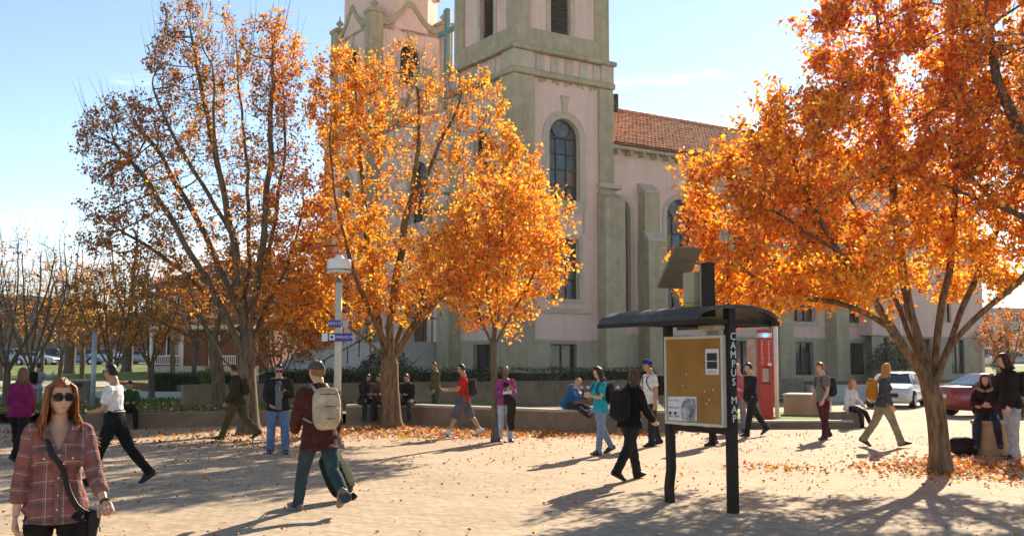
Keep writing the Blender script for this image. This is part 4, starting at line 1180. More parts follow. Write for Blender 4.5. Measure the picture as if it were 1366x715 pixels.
generic_tree(205, 46, 6.4, 5.0, 0.13, 'small lawn tree with sparse orange leaves beside the leafy bank', 54, 4000, (.5, .5, 0, 1), nl=6, fork=.24, n_attr=700)
generic_tree(84, 60, 7.4, 5.0, 0.12, 'thin small-crowned tree left of the concrete bin', 55, 1300, (.4, .3, 0, 1), nl=5, fork=.28)
generic_tree(112, 64, 7.8, 5.6, 0.15, 'brown-leaved tree on the lawn beyond the concrete bin', 56, 1600, (.4, .5, 0, 1), nl=5, fork=.3)
generic_tree(262, 62, 7.6, 5.4, 0.14, 'brown-leaved tree in front of the brick house', 57, 2600, (.4, .3, 0, 1.2), nl=5, fork=.3)
generic_tree(372, 47, 4.6, 3.6, 0.09, 'low rusty-leaved tree behind the man in the fur-trimmed jacket', 58, 3400, (.5, .2, .1, 1.2), nl=6, fork=.18)
for i, (px, Y, h, w_, tr, lb) in enumerate(((96, 84, 13, 8, .42, 'thick-trunked tall bare tree left of the light pole'), (172, 88, 13.5, 9, .42, 'thick-trunked tall bare tree right of the light pole'),
        (-30, 92, 12, 9, .3, 'tall bare tree at the far left edge'), (30, 112, 11, 9, .25, 'far bare tree above the parked cars at left'), (135, 118, 11, 10, .25, 'far bare tree between the two thick trunks'),
        (225, 112, 11, 9, .25, 'far bare tree left of the brick house'), (345, 112, 12, 10, .25, 'far bare tree right of the brick house'))):
    generic_tree(px, Y, h, w_, tr, lb, 61 + i, 200, (.1, .2, 0, 1), name='bare_tree', nl=7, fork=.26, n_attr=620, ls=0.16, up=.8, group='bare trees in the background')
for i, (px, Y, h, w_, tr, lb) in enumerate(((60, 72, 8.0, 6.5, .14, 'bare brown tree behind the lavender shirted man on the far lawn'), (150, 74, 8.5, 6.5, .15, 'rusty tree on the far lawn right of the concrete bin'),
        (232, 76, 9.0, 7.0, .16, 'rusty tree beside the porch of the brick house'), (320, 72, 8.5, 6.5, .15, 'rusty tree in front of the right end of the brick house'), (5, 70, 8.0, 6.0, .14, 'bare brown tree at the left edge of the far lawn'))):
    generic_tree(px, Y, h, w_, tr, lb, 91 + i, 500, (.15, .2, 0, 1.3), name='lawn_tree', nl=6, fork=.26, n_attr=560, ls=0.13, up=.8, group='trees on the far lawn')
# right-hand distance
generic_tree(1345, 62, 5.0, 4.4, 0.10, 'small rust-red tree in front of the white bus', 81, 2600, (.1, 0, .5, 1.2), nl=6, fork=.26, ls=.12)
generic_tree(1420, 75, 7.0, 6.0, 0.14, 'rust-red tree at the right edge by the car park', 82, 2200, (.1, 0, .5, 1.2), nl=6, fork=.26, ls=.13)
# ================================================================== hedges and shrubs
def hedge(name, a, b, z0, h, d, n, label, tint=(0.045, 0.065, 0.02), ls=0.07, seed=3, brown=0.1, cat='hedge'):
    "clipped hedge between two ground points: core coloured as inner shade and a skin of small leaves"
    rng = np.random.default_rng(seed)
    a, b = Vector(a), Vector(b); L = (b - a).length; ang = math.atan2((b - a).y, (b - a).x)
    root = empty(name, (a.x, a.y, z0), ang, label, cat)
    bm = bmesh.new(); box(bm, 0.1, L - 0.1, -d / 2 + 0.12, d / 2 - 0.12, 0, h - 0.12)
    bmesh.ops.subdivide_edges(bm, edges=bm.edges, cuts=5, use_grid_fill=True)
    for v_ in bm.verts: v_.co += Vector((noise.noise(v_.co * 1.3), noise.noise(v_.co * 1.3 + Vector((7, 1, 3))), noise.noise(v_.co * 1.1 + Vector((1, 9, 3))))) * 0.10
    bm_obj('shade_core', bm, mat('hedge_shade', (0.025, 0.03, 0.012), 0.95, 0.3, 8), root)  # near-black core, painted as the shade inside the foliage
    P = np.stack([rng.uniform(0, L, n), rng.uniform(-d / 2, d / 2, n), rng.uniform(0.03, h, n)], 1)
    f = rng.random(n); tz = 0.30
    top = f < tz; P[top, 2] = h + rng.normal(0, 0.05, top.sum())
    fr_ = (f >= tz) & (f < 0.78); P[fr_, 1] = -d / 2 + rng.normal(0, 0.05, fr_.sum())
    bk = f >= 0.78; P[bk, 1] = d / 2 + rng.normal(0, 0.05, bk.sum())
    wob = np.array([noise.noise(Vector(p) * 0.9) for p in P]); P[:, 2] += wob * 0.10 * (P[:, 2] / h); P[:, 1] *= 1 + wob * 0.12
    D = rng.normal(0, 1, (n, 3)) + np.array([0, -0.3, 0.3])
    C = np.array(tint) * rng.uniform(0.5, 1.6, (n, 1)) ; br = rng.random(n) < brown; C[br] = np.array((0.20, 0.09, 0.025)) * rng.uniform(.6, 1.3, (br.sum(), 1))
    o = leaves_mesh('foliage', P, D, ls * rng.uniform(.6, 1.3, n), C, M['hedge_leaf'], root, seed=seed); tag(o, kind='stuff')
    return root
def shrub(name, p, r, h, n, label, tint=(0.045, 0.06, 0.022), ls=0.08, seed=5, cone=False, brown=0.05, cat='shrub'):
    rng = np.random.default_rng(seed)
    root = empty(name, p, 0, label, cat)
    ch = []
    for k in range(16):
        d = np.array([rng.normal(0, 1) * r * .55, rng.normal(0, 1) * r * .55, h * rng.uniform(.6, .95)])
        ch.append((np.array([[0, 0, -.1], d * .45 + np.array([0, 0, .1]), d]), np.array([.03, .018, .006]), 4))
    tubes_mesh('stem', ch, M['bark'], root)
    q = ell_points(n, (0, 0, h * .52), (r, r, h * .5), rng, 0.45)
    if cone: q[:, :2] *= np.clip(1.25 - q[:, 2:3] / h, .05, 1)
    wob = np.array([noise.noise(Vector(a) * 2.2) for a in q]); q[:, :2] *= (1 + wob[:, None] * .35)
    C = np.array(tint) * rng.uniform(0.5, 1.6, (n, 1)); br = rng.random(n) < brown; C[br] = np.array((0.3, 0.12, 0.03))
    o = leaves_mesh('foliage', q, rng.normal(0, 1, (n, 3)) + np.array([0, 0, .4]), ls * rng.uniform(.6, 1.4, n), C, M['hedge_leaf'], root, seed=seed); tag(o, kind='stuff')
    return root
hedge('hedge', UV(8.9, -17), UV(8.9, 1.2), 0.66, 0.86, 1.1, 9000, 'clipped dark hedge on the retaining wall below the church tower', seed=101)
hedge('hedge', YX(372, 41.5, 0), YX(560, 41.5, 0), 0.28, 1.12, 1.2, 9000, 'dark shaded hedge behind the people seated under the golden tree', seed=102)
hedge('hedge', YX(206, 57, 0), YX(338, 57, 0), 0.30, 0.95, 1.3, 6500, 'low clipped hedge in front of the brick house', seed=103, tint=(0.05, 0.075, 0.018))
shrub('shrub', UV(2.4, 27.4) + Vector((0, 0, .5)), 1.35, 2.6, 3600, 'dark bushy evergreen against the church basement window', seed=105, ls=.1)
shrub('shrub', UV(2.2, 31.0) + Vector((0, 0, .5)), 0.5, 3.0, 1600, 'narrow brown upright shrub beside the church downpipe', seed=106, ls=.1, brown=.6)
shrub('shrub', UV(2.6, 39.6) + Vector((0, 0, .6)), 0.9, 3.4, 2600, 'dark conical evergreen at the far corner of the church', seed=107, ls=.11, cone=True)
shrub('shrub', UV(4.0, -9.5) + Vector((0, 0, .5)), 1.1, 1.9, 2400, 'rounded dark shrub beside the church entrance steps', seed=108, ls=.1)
shrub('shrub', YX(279, 55.5, .3), 0.35, 1.3, 700, 'small bright green upright shrub at the end of the low hedge', seed=109, ls=.09, tint=(.12, .17, .02))
# grass and leaf litter on the bank behind the left planter wall
rng = np.random.default_rng(5)
n = 9000
P = np.stack([rng.uniform(-22, -5.5, n), 31.2 + 13.2 * rng.random(n) ** 1.4, np.full(n, 0.30)], 1)
C = np.array((0.065, 0.115, 0.015)) * rng.uniform(.6, 1.7, (n, 1))
o = leaves_mesh('grass', P, rng.normal(0, .35, (n, 3)) + np.array([0, 0, 1.0]), rng.uniform(.07, .16, n), C, M['hedge_leaf'], width=.22, seed=6)
tag(o, 'short grass on the bank behind the left planter wall', 'grass', kind='stuff')
def scatter_litter(name, label, pts, size, seed, pal=(1, .6, .35, .9)):
    rng = np.random.default_rng(seed); n = len(pts)
    C = palette(n, np.tile(pal, (n, 1)).astype(float), rng) * rng.uniform(.5, 1.05, (n, 1))
    pale = rng.random(n) < .22; C[pale] = np.array((0.62, 0.47, 0.31)) * rng.uniform(.7, 1.2, (pale.sum(), 1))
    D = rng.normal(0, 1, (n, 3)); D[:, 2] = rng.uniform(-.05, .45, n)
    P = np.array(pts); P[:, 2] += rng.uniform(.006, .03, n)
    o = leaves_mesh(name, P, D, size * rng.uniform(.55, 1.25, n), C, M['litter'], seed=seed, fold=.5)
    return tag(o, label, 'leaves', kind='stuff')
def gauss_pts(n, px, py, sx, sy, rng, z=0.0):
    c = G(px, py); return np.stack([rng.normal(c.x, sx, n), rng.normal(c.y, sy, n), np.full(n, z)], 1)
rng = np.random.default_rng(77)
pts = [gauss_pts(800, 1265, 628, .7, .85, rng), gauss_pts(130, 1045, 624, .5, .5, rng), gauss_pts(160, 1230, 622, 1.0, 1.1, rng), gauss_pts(900, 1330, 620, .9, .9, rng)]
scatter_litter('fallen_leaves', 'orange leaves heaped round the foot of the big right-hand tree', np.concatenate(pts), .075, 201)
pts = [gauss_pts(1000, 540, 580, 2.4, 1.1, rng), gauss_pts(1300, 640, 578, 2.2, .8, rng), gauss_pts(500, 720, 580, 1.6, .6, rng), gauss_pts(500, 480, 572, 1.5, .7, rng)]
p_ = np.concatenate(pts); p_ = p_[p_[:, 1] < 30.5]
scatter_litter('fallen_leaves', 'orange leaves lying thick along the foot of the long seat wall', p_, .085, 202)
n = 9000
p_ = np.stack([rng.uniform(-13, 16, n), 10.5 + 17 * rng.random(n), np.zeros(n)], 1)
dens = np.array([noise.noise(Vector((a[0] * .28, a[1] * .28, 3))) for a in p_]); p_ = p_[dens + rng.normal(0, .25, n) > -.02]
scatter_litter('fallen_leaves', 'stray leaves scattered over the open brick paving', p_, .046, 203, (.6, .5, .3, 1.6))
n = 2600
p_ = np.stack([rng.uniform(-21, -5.5, n), 31.2 + 9 * rng.random(n) ** 1.5, np.full(n, .34)], 1)
scatter_litter('fallen_leaves', 'brown leaves lying on the bank behind the left planter wall', p_, .10, 204, (.5, .4, .1, 1.6))
n = 1500
p_ = np.stack([rng.uniform(-14, -4, n), rng.uniform(22, 28.6, n), np.zeros(n)], 1)
scatter_litter('fallen_leaves', 'leaves lying in the tree shade in front of the left planter wall', p_, .08, 205, (.6, .6, .2, 1.2))

# ================================================================== map kiosk
kA, kB = G(896, 670), G(978, 684)
kd = (kB - kA); kl = kd.length; kang = math.atan2(kd.y, kd.x)
kiosk = empty('map_kiosk', (kA.x, kA.y, 0), kang, 'black metal notice kiosk with cork board, curved roof and CAMPUS MAP lettering', 'kiosk')
# local x runs from left post to right post, -y side carries the board
for x, kink in ((0.0, 1), (kl, 0)):
    bm = bmesh.new()
    if kink:
        tube(bm, [(x - .03, 0, -.05), (x - .045, 0, .18), (x + .0, 0, .42), (x - .02, 0, 1.3), (x - .03, 0, 2.3)], [(.064, .064)] * 5, 4, Vector((1, 1, 0)), smooth=False)
    else:
        tube(bm, [(x, 0, -.05), (x, 0, 1.1), (x - .005, 0, 2.40)], [(.072, .072)] * 3, 4, Vector((1, 1, 0)), smooth=False)
    bm_obj('post', bm, M['black_metal'], kiosk)
# roof: barrel vault along the board axis
n = 14; x0, x1 = -.62, kl + .14
hw, rise, ez = 0.66, 0.20, 2.19
prof = [(-hw * math.cos(math.pi * k / n), ez + rise * math.sin(math.pi * k / n) ** 0.8) for k in range(n + 1)]
v, f = [], []
for x in (x0, x1):
    for (y, z) in prof: v.append((x, y, z + .03))
    for (y, z) in prof: v.append((x, y * .985, z - .012))
m_ = n + 1
for k in range(n):
    f.append((k, k + 1, 2 * m_ + k + 1, 2 * m_ + k)); f.append((m_ + k, 3 * m_ + k, 3 * m_ + k + 1, m_ + k + 1))
    f.append((k, m_ + k, m_ + k + 1, k + 1)); f.append((2 * m_ + k, 2 * m_ + k + 1, 3 * m_ + k + 1, 3 * m_ + k))
f.append((0, 2 * m_, 3 * m_, m_)); f.append((n, m_ + n, 3 * m_ + n, 2 * m_ + n))
M['roof_metal'] = mat('dark_brown_roof_metal', (0.085, 0.078, 0.07), 0.6, 0.3, 4, spec=0.3, stain=.3)
rf = py_obj('roof', v, f, M['roof_metal'], kiosk, False)
bm = bmesh.new()
for s in (-1, 1): box(bm, x0 - .005, x1 + .005, s * (hw + .004) - .012, s * (hw + .004) + .012, ez - .012, ez + .040, .004)
bm_obj('gutter_edge', bm, M['black_metal'], rf)
bm = bmesh.new()
for x in (0.0, kl): box(bm, x - .035, x + .035, -hw + .02, hw - .02, ez + .0, ez + .055)
bm_obj('cross_arm', bm, M['black_metal'], rf)
box_obj('lamp_box', kl - .34, kl - .02, -.20, -.05, ez - .06, ez - .005, mat('lamp_housing', (.42, .36, .22), .5, .1), kiosk, .01)
# board
bz0, bz1 = 1.02, 2.03
M['cork'] = mat('pinboard_cork', (0.36, 0.175, 0.042), 0.95, 0.12, 2.5, 0.5, 160, c2=(0.40, 0.20, 0.05))
bx0, bx1 = 0.05, kl - .05
board = box_obj('cork_board', bx0, bx1, -.085, -.03, bz0, bz1, M['cork'], kiosk)
fw_ = .035
for nm, d in (('board_frame', (bx0 - .03, bx1 + .03, -.11, -.02, bz0 - .035, bz0)), ('board_frame', (bx0 - .03, bx1 + .03, -.11, -.02, bz1, bz1 + .035)),
              ('board_frame', (bx0 - .03, bx0, -.11, -.02, bz0, bz1)), ('board_frame', (bx1, bx1 + .03, -.11, -.02, bz0, bz1))):
    box_obj(nm, *d, M['cream_paint'], board, .004)
box_obj('rail', 0.05, kl - .07, -.03, .03, .90, .975, M['black_metal'], kiosk)
def paper(name, x0, x1, z0, z1, m, parent, y=-.0875, tilt=0.0):
    vv = [(x0, y, z0), (x1, y - .002, z0 + tilt), (x1, y - .003, z1 + tilt), (x0, y, z1)]
    return py_obj(name, vv, [(0, 1, 2, 3)], m, parent)
M['paper'] = mat('white_paper', (0.74, 0.68, 0.66), .8, .03, 6)
M['ink'] = mat('black_print', (0.03, 0.03, 0.03), .7, .1, 6)
M['grey_ink'] = mat('grey_photo_print', (0.25, 0.23, 0.26), .8, .5, 9, c2=(.42, .38, .40))
def px_board(px, py):      # board coordinates of a pixel measured on the photographed board corners
    u = (px - 886) / (970 - 886); return bx0 + (bx1 - bx0) * u, bz1 - (bz1 - bz0) * (py - 449 + (u * 4)) / 110.0
x0_, x1_ = px_board(946, 0)[0], px_board(966, 0)[0]
p1 = paper('notice', x0_, x1_, 1.60, 1.905, M['paper'], board)
paper('print', x0_ + .03, x1_ - .03, 1.765, 1.855, M['ink'], p1, -.0925); paper('print', x0_ + .03, x1_ - .03, 1.67, 1.755, M['ink'], p1, -.0925)
for k in range(3): paper('print', x0_ + .04, x1_ - .05, 1.615 + k * .014, 1.62 + k * .014, M['grey_ink'], p1, -.0925)
x0_, x1_ = bx0 + .01, px_board(932, 0)[0]
p2 = paper('poster', x0_, x1_, bz0 + .005, bz0 + .30, M['paper'], board, tilt=.012)
xm = x0_ + (x1_ - x0_) * .50
pic = [(xm, .03), (x1_ - .03, .008), (x1_ - .012, .20), (x1_ - .03, .285), (xm + .09, .29), (xm + .02, .24), (xm - .03, .17)]
py_obj('print', [(a, -.0935, bz0 + b) for a, b in pic], [tuple(range(7))], M['grey_ink'], p2)
for a, b, c, d in ((.05, .12, .16, .175), (.05, .09, .05, .075), (.05, .235, .25, .262)):
    paper('print', x0_ + .02, xm - .05, bz0 + c, bz0 + d, M['grey_ink'], p2, -.0935)
for a in (.02, .12): paper('print', x0_ + a, x0_ + a + .05, bz0 + .085, bz0 + .115, M['ink'], p2, -.0935)
for (x, z) in ((.35, 1.47), (.42, 1.6), (.75, 1.4), (.83, 1.3), (.78, 1.25), (.9, 1.42)):
    bm = bmesh.new(); ellipsoid(bm, (x, -.09, z), (.012, .008, .012), seg=6, rings=5); bm_obj('pin', bm, M['paper'], board)
# letters down the right post
for k, chx in enumerate('CAMPUS MAP'):
    if chx == ' ': continue
    z = 2.045 - k * .1065
    text_obj('letter', chx, .125, M['white_paint'], kiosk, (kl + .0525, 0, z), (math.pi / 2, 0, math.pi / 2))
# solar unit on top
sp = kl * .62
bm = bmesh.new(); box(bm, sp - .005, sp + .115, -.06, .06, ez + .1, ez + .76, .004); bm_obj('mast', bm, M['black_metal'], kiosk)
box_obj('mast_plate', sp - .04, sp - .006, -.05, .06, ez + .15, ez + .76, mat('tan_bracket', (.34, .28, .18), .5, .08), kiosk, .004)
bat = box_obj('battery_box', sp - .30, sp - .10, -.10, .08, ez + .28, ez + .66, mat('tan_enamel', (.40, .33, .21), .5, .08), kiosk, .008)
box_obj('vent', sp - .28, sp - .12, -.09, .07, ez + .235, ez + .279, mat('yellow_plastic', (.5, .36, .06), .5, .1), bat)
pa = empty('panel_pivot'); 
bm = bmesh.new()
w0 = .21
q = [(-.66, .50), (-.30, .98)]
dx, dz = q[1][0] - q[0][0], q[1][1] - q[0][1]; ll = math.hypot(dx, dz); nx_, nz_ = -dz / ll * .018, dx / ll * .018
vv = []
for (x, z) in q:
    for s in (-1, 1):
        for o_ in (-1, 1): vv.append(bm.verts.new((sp + x + nx_ * o_, s * w0, ez + z + nz_ * o_)))
for fc in ((0, 1, 3, 2), (4, 6, 7, 5), (0, 4, 5, 1), (2, 3, 7, 6), (0, 2, 6, 4), (1, 5, 7, 3)): bm.faces.new([vv[i] for i in fc])
bm_obj('solar_panel', bm, mat('solar_panel_back', (.17, .14, .09), .45, .05), kiosk)
bpy.data.objects.remove(pa)
bm = bmesh.new(); cyl(bm, (sp - .50, 0, ez + .68), (sp - .02, 0, ez + .62), .016, seg=6); cyl(bm, (sp - .40, 0, ez + .82), (sp - .02, 0, ez + .74), .016, seg=6); bm_obj('bracket', bm, M['grey_metal'], kiosk)

# ================================================================== street lamp with name signs
lp = G(449, 598)
lamp = empty('street_lamp', lp, 0, 'white street lamp post with drum head and two blue street name signs', 'street lamp')
bm = bmesh.new(); cyl(bm, (0, 0, 0), (0, 0, 3.42), .082, .068, 14); bm_obj('pole', bm, M['cream_paint'], lamp, True)
bm = bmesh.new(); cyl(bm, (0, 0, 0), (0, 0, .10), .17, .15, 14); cyl(bm, (0, 0, .10), (0, 0, .22), .12, .09, 14); bm_obj('base', bm, M['concrete'], lamp)
bm = bmesh.new(); cyl(bm, (0, 0, 3.42), (0, 0, 3.52), .085, .03, 12)
for a in range(3): cyl(bm, (.06 * math.cos(a * 2.1 + .4), .06 * math.sin(a * 2.1 + .4), 3.42), (.2 * math.cos(a * 2.1 + .4), .2 * math.sin(a * 2.1 + .4), 3.66), .011, seg=6)
bm_obj('arm', bm, M['grey_metal'], lamp)
bm = bmesh.new()
prof = [(.15, 3.625), (.245, 3.635), (.252, 3.66), (.252, 3.87), (.235, 3.90), (.10, 3.925), (.06, 3.99), (.0, 4.0)]
rings = []
for r, z in prof: rings.append([bm.verts.new((r * math.cos(k * math.pi / 10), r * math.sin(k * math.pi / 10), z)) for k in range(20)] if r else [bm.verts.new((0, 0, z))])
for a, b in zip(rings, rings[1:]):
    for k in range(20):
        bm.faces.new((a[k], a[(k + 1) % 20], b[(k + 1) % 20], b[k]) if len(b) > 1 else (a[k], a[(k + 1) % 20], b[0]))
bm.faces.new(rings[0])
bm_obj('lamp_head', bm, M['white_paint'], lamp)
bm = bmesh.new(); cyl(bm, (0, 0, 3.655), (0, 0, 3.70), .256, .256, 20); bm_obj('rim', bm, M['grey_metal'], lamp)
M['sign_blue'] = mat('blue_enamel', (0.055, 0.05, 0.30), .4, .05)
def name_sign(z, x0, x1, h, txt, tx, tsize, rz, sq):
    s = box_obj('street_sign', x0, x1, -.115, -.09, z - h / 2, z + h / 2, M['sign_blue'], lamp, .004)
    if sq:
        box_obj('end_plate', x0 - .12, x0 + .0, -.112, -.092, z - h / 2, z + h / 2, M['white_paint'], s)
        box_obj('emblem', x0 + .03, x0 + .03 + h * .7, -.119, -.1155, z - h * .36, z + h * .36, M['white_paint'], s)
        bm = bmesh.new(); cyl(bm, (x0 + .03 + h * .35, -.1195, z), (x0 + .03 + h * .35, -.1235, z), h * .2, seg=10); cyl(bm, (x0 + .03 + h * .35, -.124, z), (x0 + .03 + h * .35, -.1245, z), h * .09, seg=8, mi=0); bm_obj('emblem_mark', bm, M['sign_blue'], s)
    else:
        box_obj('end_plate', x1 + .0, x1 + .15, -.05, -.03, z - h / 2, z + h / 2, mat('sign_back', (.45, .45, .44), .5, .05), s)
    text_obj('lettering', txt, tsize, M['white_paint'], s, (tx, -.1195, z), (math.pi / 2, 0, 0))
    box_obj('clamp', -.09, .09, -.0895, .09, z - .03, z + .03, M['grey_metal'], s)
    return s
name_sign(2.56, -.19, .06, .15, '10TH ST', -.05, .085, 0, False)
name_sign(2.28, -.20, .31, .165, 'LAWRENCE WY', .115, .072, 0, True)

# ================================================================== red emergency phone
ep = G(1022, 563); ep.z = 0.1
ph = empty('emergency_phone', ep, R(-4), 'red emergency phone column with blue light in front of the church', 'emergency phone')
bm = bmesh.new(); box(bm, -.19, .19, -.22, .22, 0, 1.05, .02); box(bm, -.19, .19, .0, .22, 1.05, 1.55); box(bm, -.19, -.11, -.22, .0, 1.05, 1.55); box(bm, .11, .19, -.22, .0, 1.05, 1.55); box(bm, -.19, .19, -.22, .22, 1.55, 2.42, .012); box(bm, -.19, .19, -.22, .22, 2.56, 2.66, .012)
bm_obj('column', bm, M['red_paint'], ph)
box_obj('phone_panel', -.11, .11, -.10, -.001, 1.1, 1.5, mat('brushed_steel', (.45, .42, .34), .4, .1, metal=.6), ph)
box_obj('light_band', -.185, .185, -.215, .215, 2.42, 2.56, M['white_paint'], ph)
bm = bmesh.new(); ellipsoid(bm, (0, -.2, 2.49), (.10, .06, .065)); 
ml = bpy.data.materials.new('blue_lamp'); ml.use_nodes = True; bb = ml.node_tree.nodes['Principled BSDF']; bb.inputs['Base Color'].default_value = (.03, .08, .7, 1); bb.inputs['Emission Color'].default_value = (.1, .25, 1, 1); bb.inputs['Emission Strength'].default_value = 1.2
bm_obj('blue_lamp', bm, ml, ph)
for x in (-.11, .09):
    for k, chx in enumerate('EMERGENCY'): text_obj('letter', chx, .085, M['white_paint'], ph, (x, -.2215, 2.30 - k * .083), (math.pi / 2, 0, 0))
box_obj('speaker_plate', .05, .16, -.2235, -.2205, 1.58, 1.66, M['white_paint'], ph)
pp = G(1037, 561.5); pp.z = .1
pole = empty('white_post', pp, 0, 'plain white metal post just right of the red emergency phone', 'post')
bm = bmesh.new(); cyl(bm, (0, 0, -.1), (0, 0, 2.78), .065, seg=12); bm_obj('shaft', bm, M['white_paint'], pole, True)
bm = bmesh.new(); cyl(bm, (0, 0, -.1), (0, 0, .05), .11, seg=12); cyl(bm, (0, 0, 2.78), (0, 0, 2.84), .08, .02, seg=12); bm_obj('base_collar', bm, M['white_paint'], pole)
pp = UV(9.0, 14.3)
sb = empty('sign_panel', AT(1003, 520, 33.2) * 1.0, 0, 'pale upright sign panel behind the red emergency phone', 'sign'); sb.location.z = 0.1
bm = bmesh.new(); box(bm, -.13, .13, -.03, .03, 0, 2.4, .01); bm_obj('panel', bm, mat('grey_sign_post', (.36, .34, .29), .6, .1), sb); box_obj('notice', -.09, .09, -.034, -.0305, 1.45, 2.2, mat('sign_print', (.33, .31, .24), .6, .2), sb)
# downpipe / flagpole against the church
fp = UV(1.6, 29.6); fp.z = .6
fpo = empty('flag_pole', fp, 0, 'thin white pole standing in front of the church basement', 'pole')
bm = bmesh.new(); cyl(bm, (0, 0, 0), (0, 0, 7.5), .1, .07, 10); bm_obj('shaft', bm, M['white_paint'], fpo, True)
bm = bmesh.new(); cyl(bm, (0, 0, 0), (0, 0, .2), .2, seg=10); ellipsoid(bm, (0, 0, 7.6), (.12, .12, .12), seg=8, rings=6); bm_obj('base_and_ball', bm, M['white_paint'], fpo)
# pale light pole at the left
lp2 = YX(128, 34.5, .05)
lo2 = empty('metal_pole', lp2, 0, 'plain pale grey metal pole behind the man in the white shirt', 'pole')
bm = bmesh.new(); cyl(bm, (0, 0, 0), (0, 0, 2.7), .085, .075, 12); bm_obj('shaft', bm, mat('galvanised', (.38, .42, .46), .45, .08, metal=.3), lo2, True)
bm = bmesh.new(); cyl(bm, (0, 0, 0), (0, 0, .12), .15, .13, seg=12); cyl(bm, (0, 0, 2.7), (0, 0, 2.78), .1, .03, seg=12); bm_obj('cap_and_base', bm, M['grey_metal'], lo2)
# concrete litter bin on the terrace
cb = YX(111, 40, .30)
bn = empty('litter_bin', cb, R(10), 'square concrete litter bin on the terrace behind the foreground woman', 'bin')
bm = bmesh.new(); box(bm, -.36, .36, -.36, .36, 0, .78, .05)
for v_ in bm.verts:
    if v_.co.z < .3: v_.co.x *= .85; v_.co.y *= .85
bm_obj('body', bm, M['concrete'], bn); box_obj('lid', -.39, .39, -.39, .39, .781, .87, M['concrete_pale'], bn, .03); box_obj('opening', -.15, .15, -.40, -.33, .60, .72, M['ink'], bn)
# stone planter that the seated pair use at the right
pr = G(1325, 607)
rp = empty('round_planter', pr, 0, 'round concrete planter with a woman seated on its rim', 'planter')
bm = bmesh.new()
prof = [(.34, -.05), (.36, .1), (.36, .58), (.385, .6), (.385, .66), (.31, .66), (.30, .55), (0, .54)]
rings = []
for r, z in prof: rings.append([bm.verts.new((r * math.cos(k * math.pi / 14), r * math.sin(k * math.pi / 14), z)) for k in range(28)] if r else [bm.verts.new((0, 0, z))])
for a, b in zip(rings, rings[1:]):
    for k in range(28): bm.faces.new((a[k], a[(k + 1) % 28], b[(k + 1) % 28], b[k]) if len(b) > 1 else (a[k], a[(k + 1) % 28], b[0]))
bm_obj('shell', bm, M['tan_block'], rp)
bm = bmesh.new(); cyl(bm, (0, 0, .548), (0, 0, .60), .305, .24, 20); bm_obj('soil', bm, M['soil'], rp)

# red and white marker posts in front of the retaining wall
pm_ = bmesh.new(); cyl(pm_, (0, 0, 0), (0, 0, .92), .06, .055, 10); me_a = bpy.data.meshes.new('shaft'); pm_.to_mesh(me_a); pm_.free(); me_a.materials.append(mat('red_plastic', (.50, .06, .03), .5, .1))
pm_ = bmesh.new(); cyl(pm_, (0, 0, 0), (0, 0, .10), .0625, seg=10); me_b = bpy.data.meshes.new('band'); pm_.to_mesh(me_b); pm_.free(); me_b.materials.append(M['white_paint'])
for px, nm_ in ((768, 'leftmost red and white marker post behind the blue hoodie'), (775, 'second red and white marker post right of the blue hoodie'), (783.5, 'red and white marker post just left of the teal tee shirt'), (823, 'lone red and white marker post between the teal and black clad women')):
    q_ = YX(px, 42.0, 0.0); r_ = empty('marker_post', q_, 0, nm_, 'marker post', 'red and white marker posts')
    share('shaft', me_a, r_)
    for z_ in (.55, .78): share('band', me_b, r_, (0, 0, z_))
    bm = bmesh.new(); cyl(bm, (0, 0, 0), (0, 0, .05), .15, .12, 10); bm_obj('foot', bm, M['plastic_black'] if 'plastic_black' in M else M['black_metal'], r_)
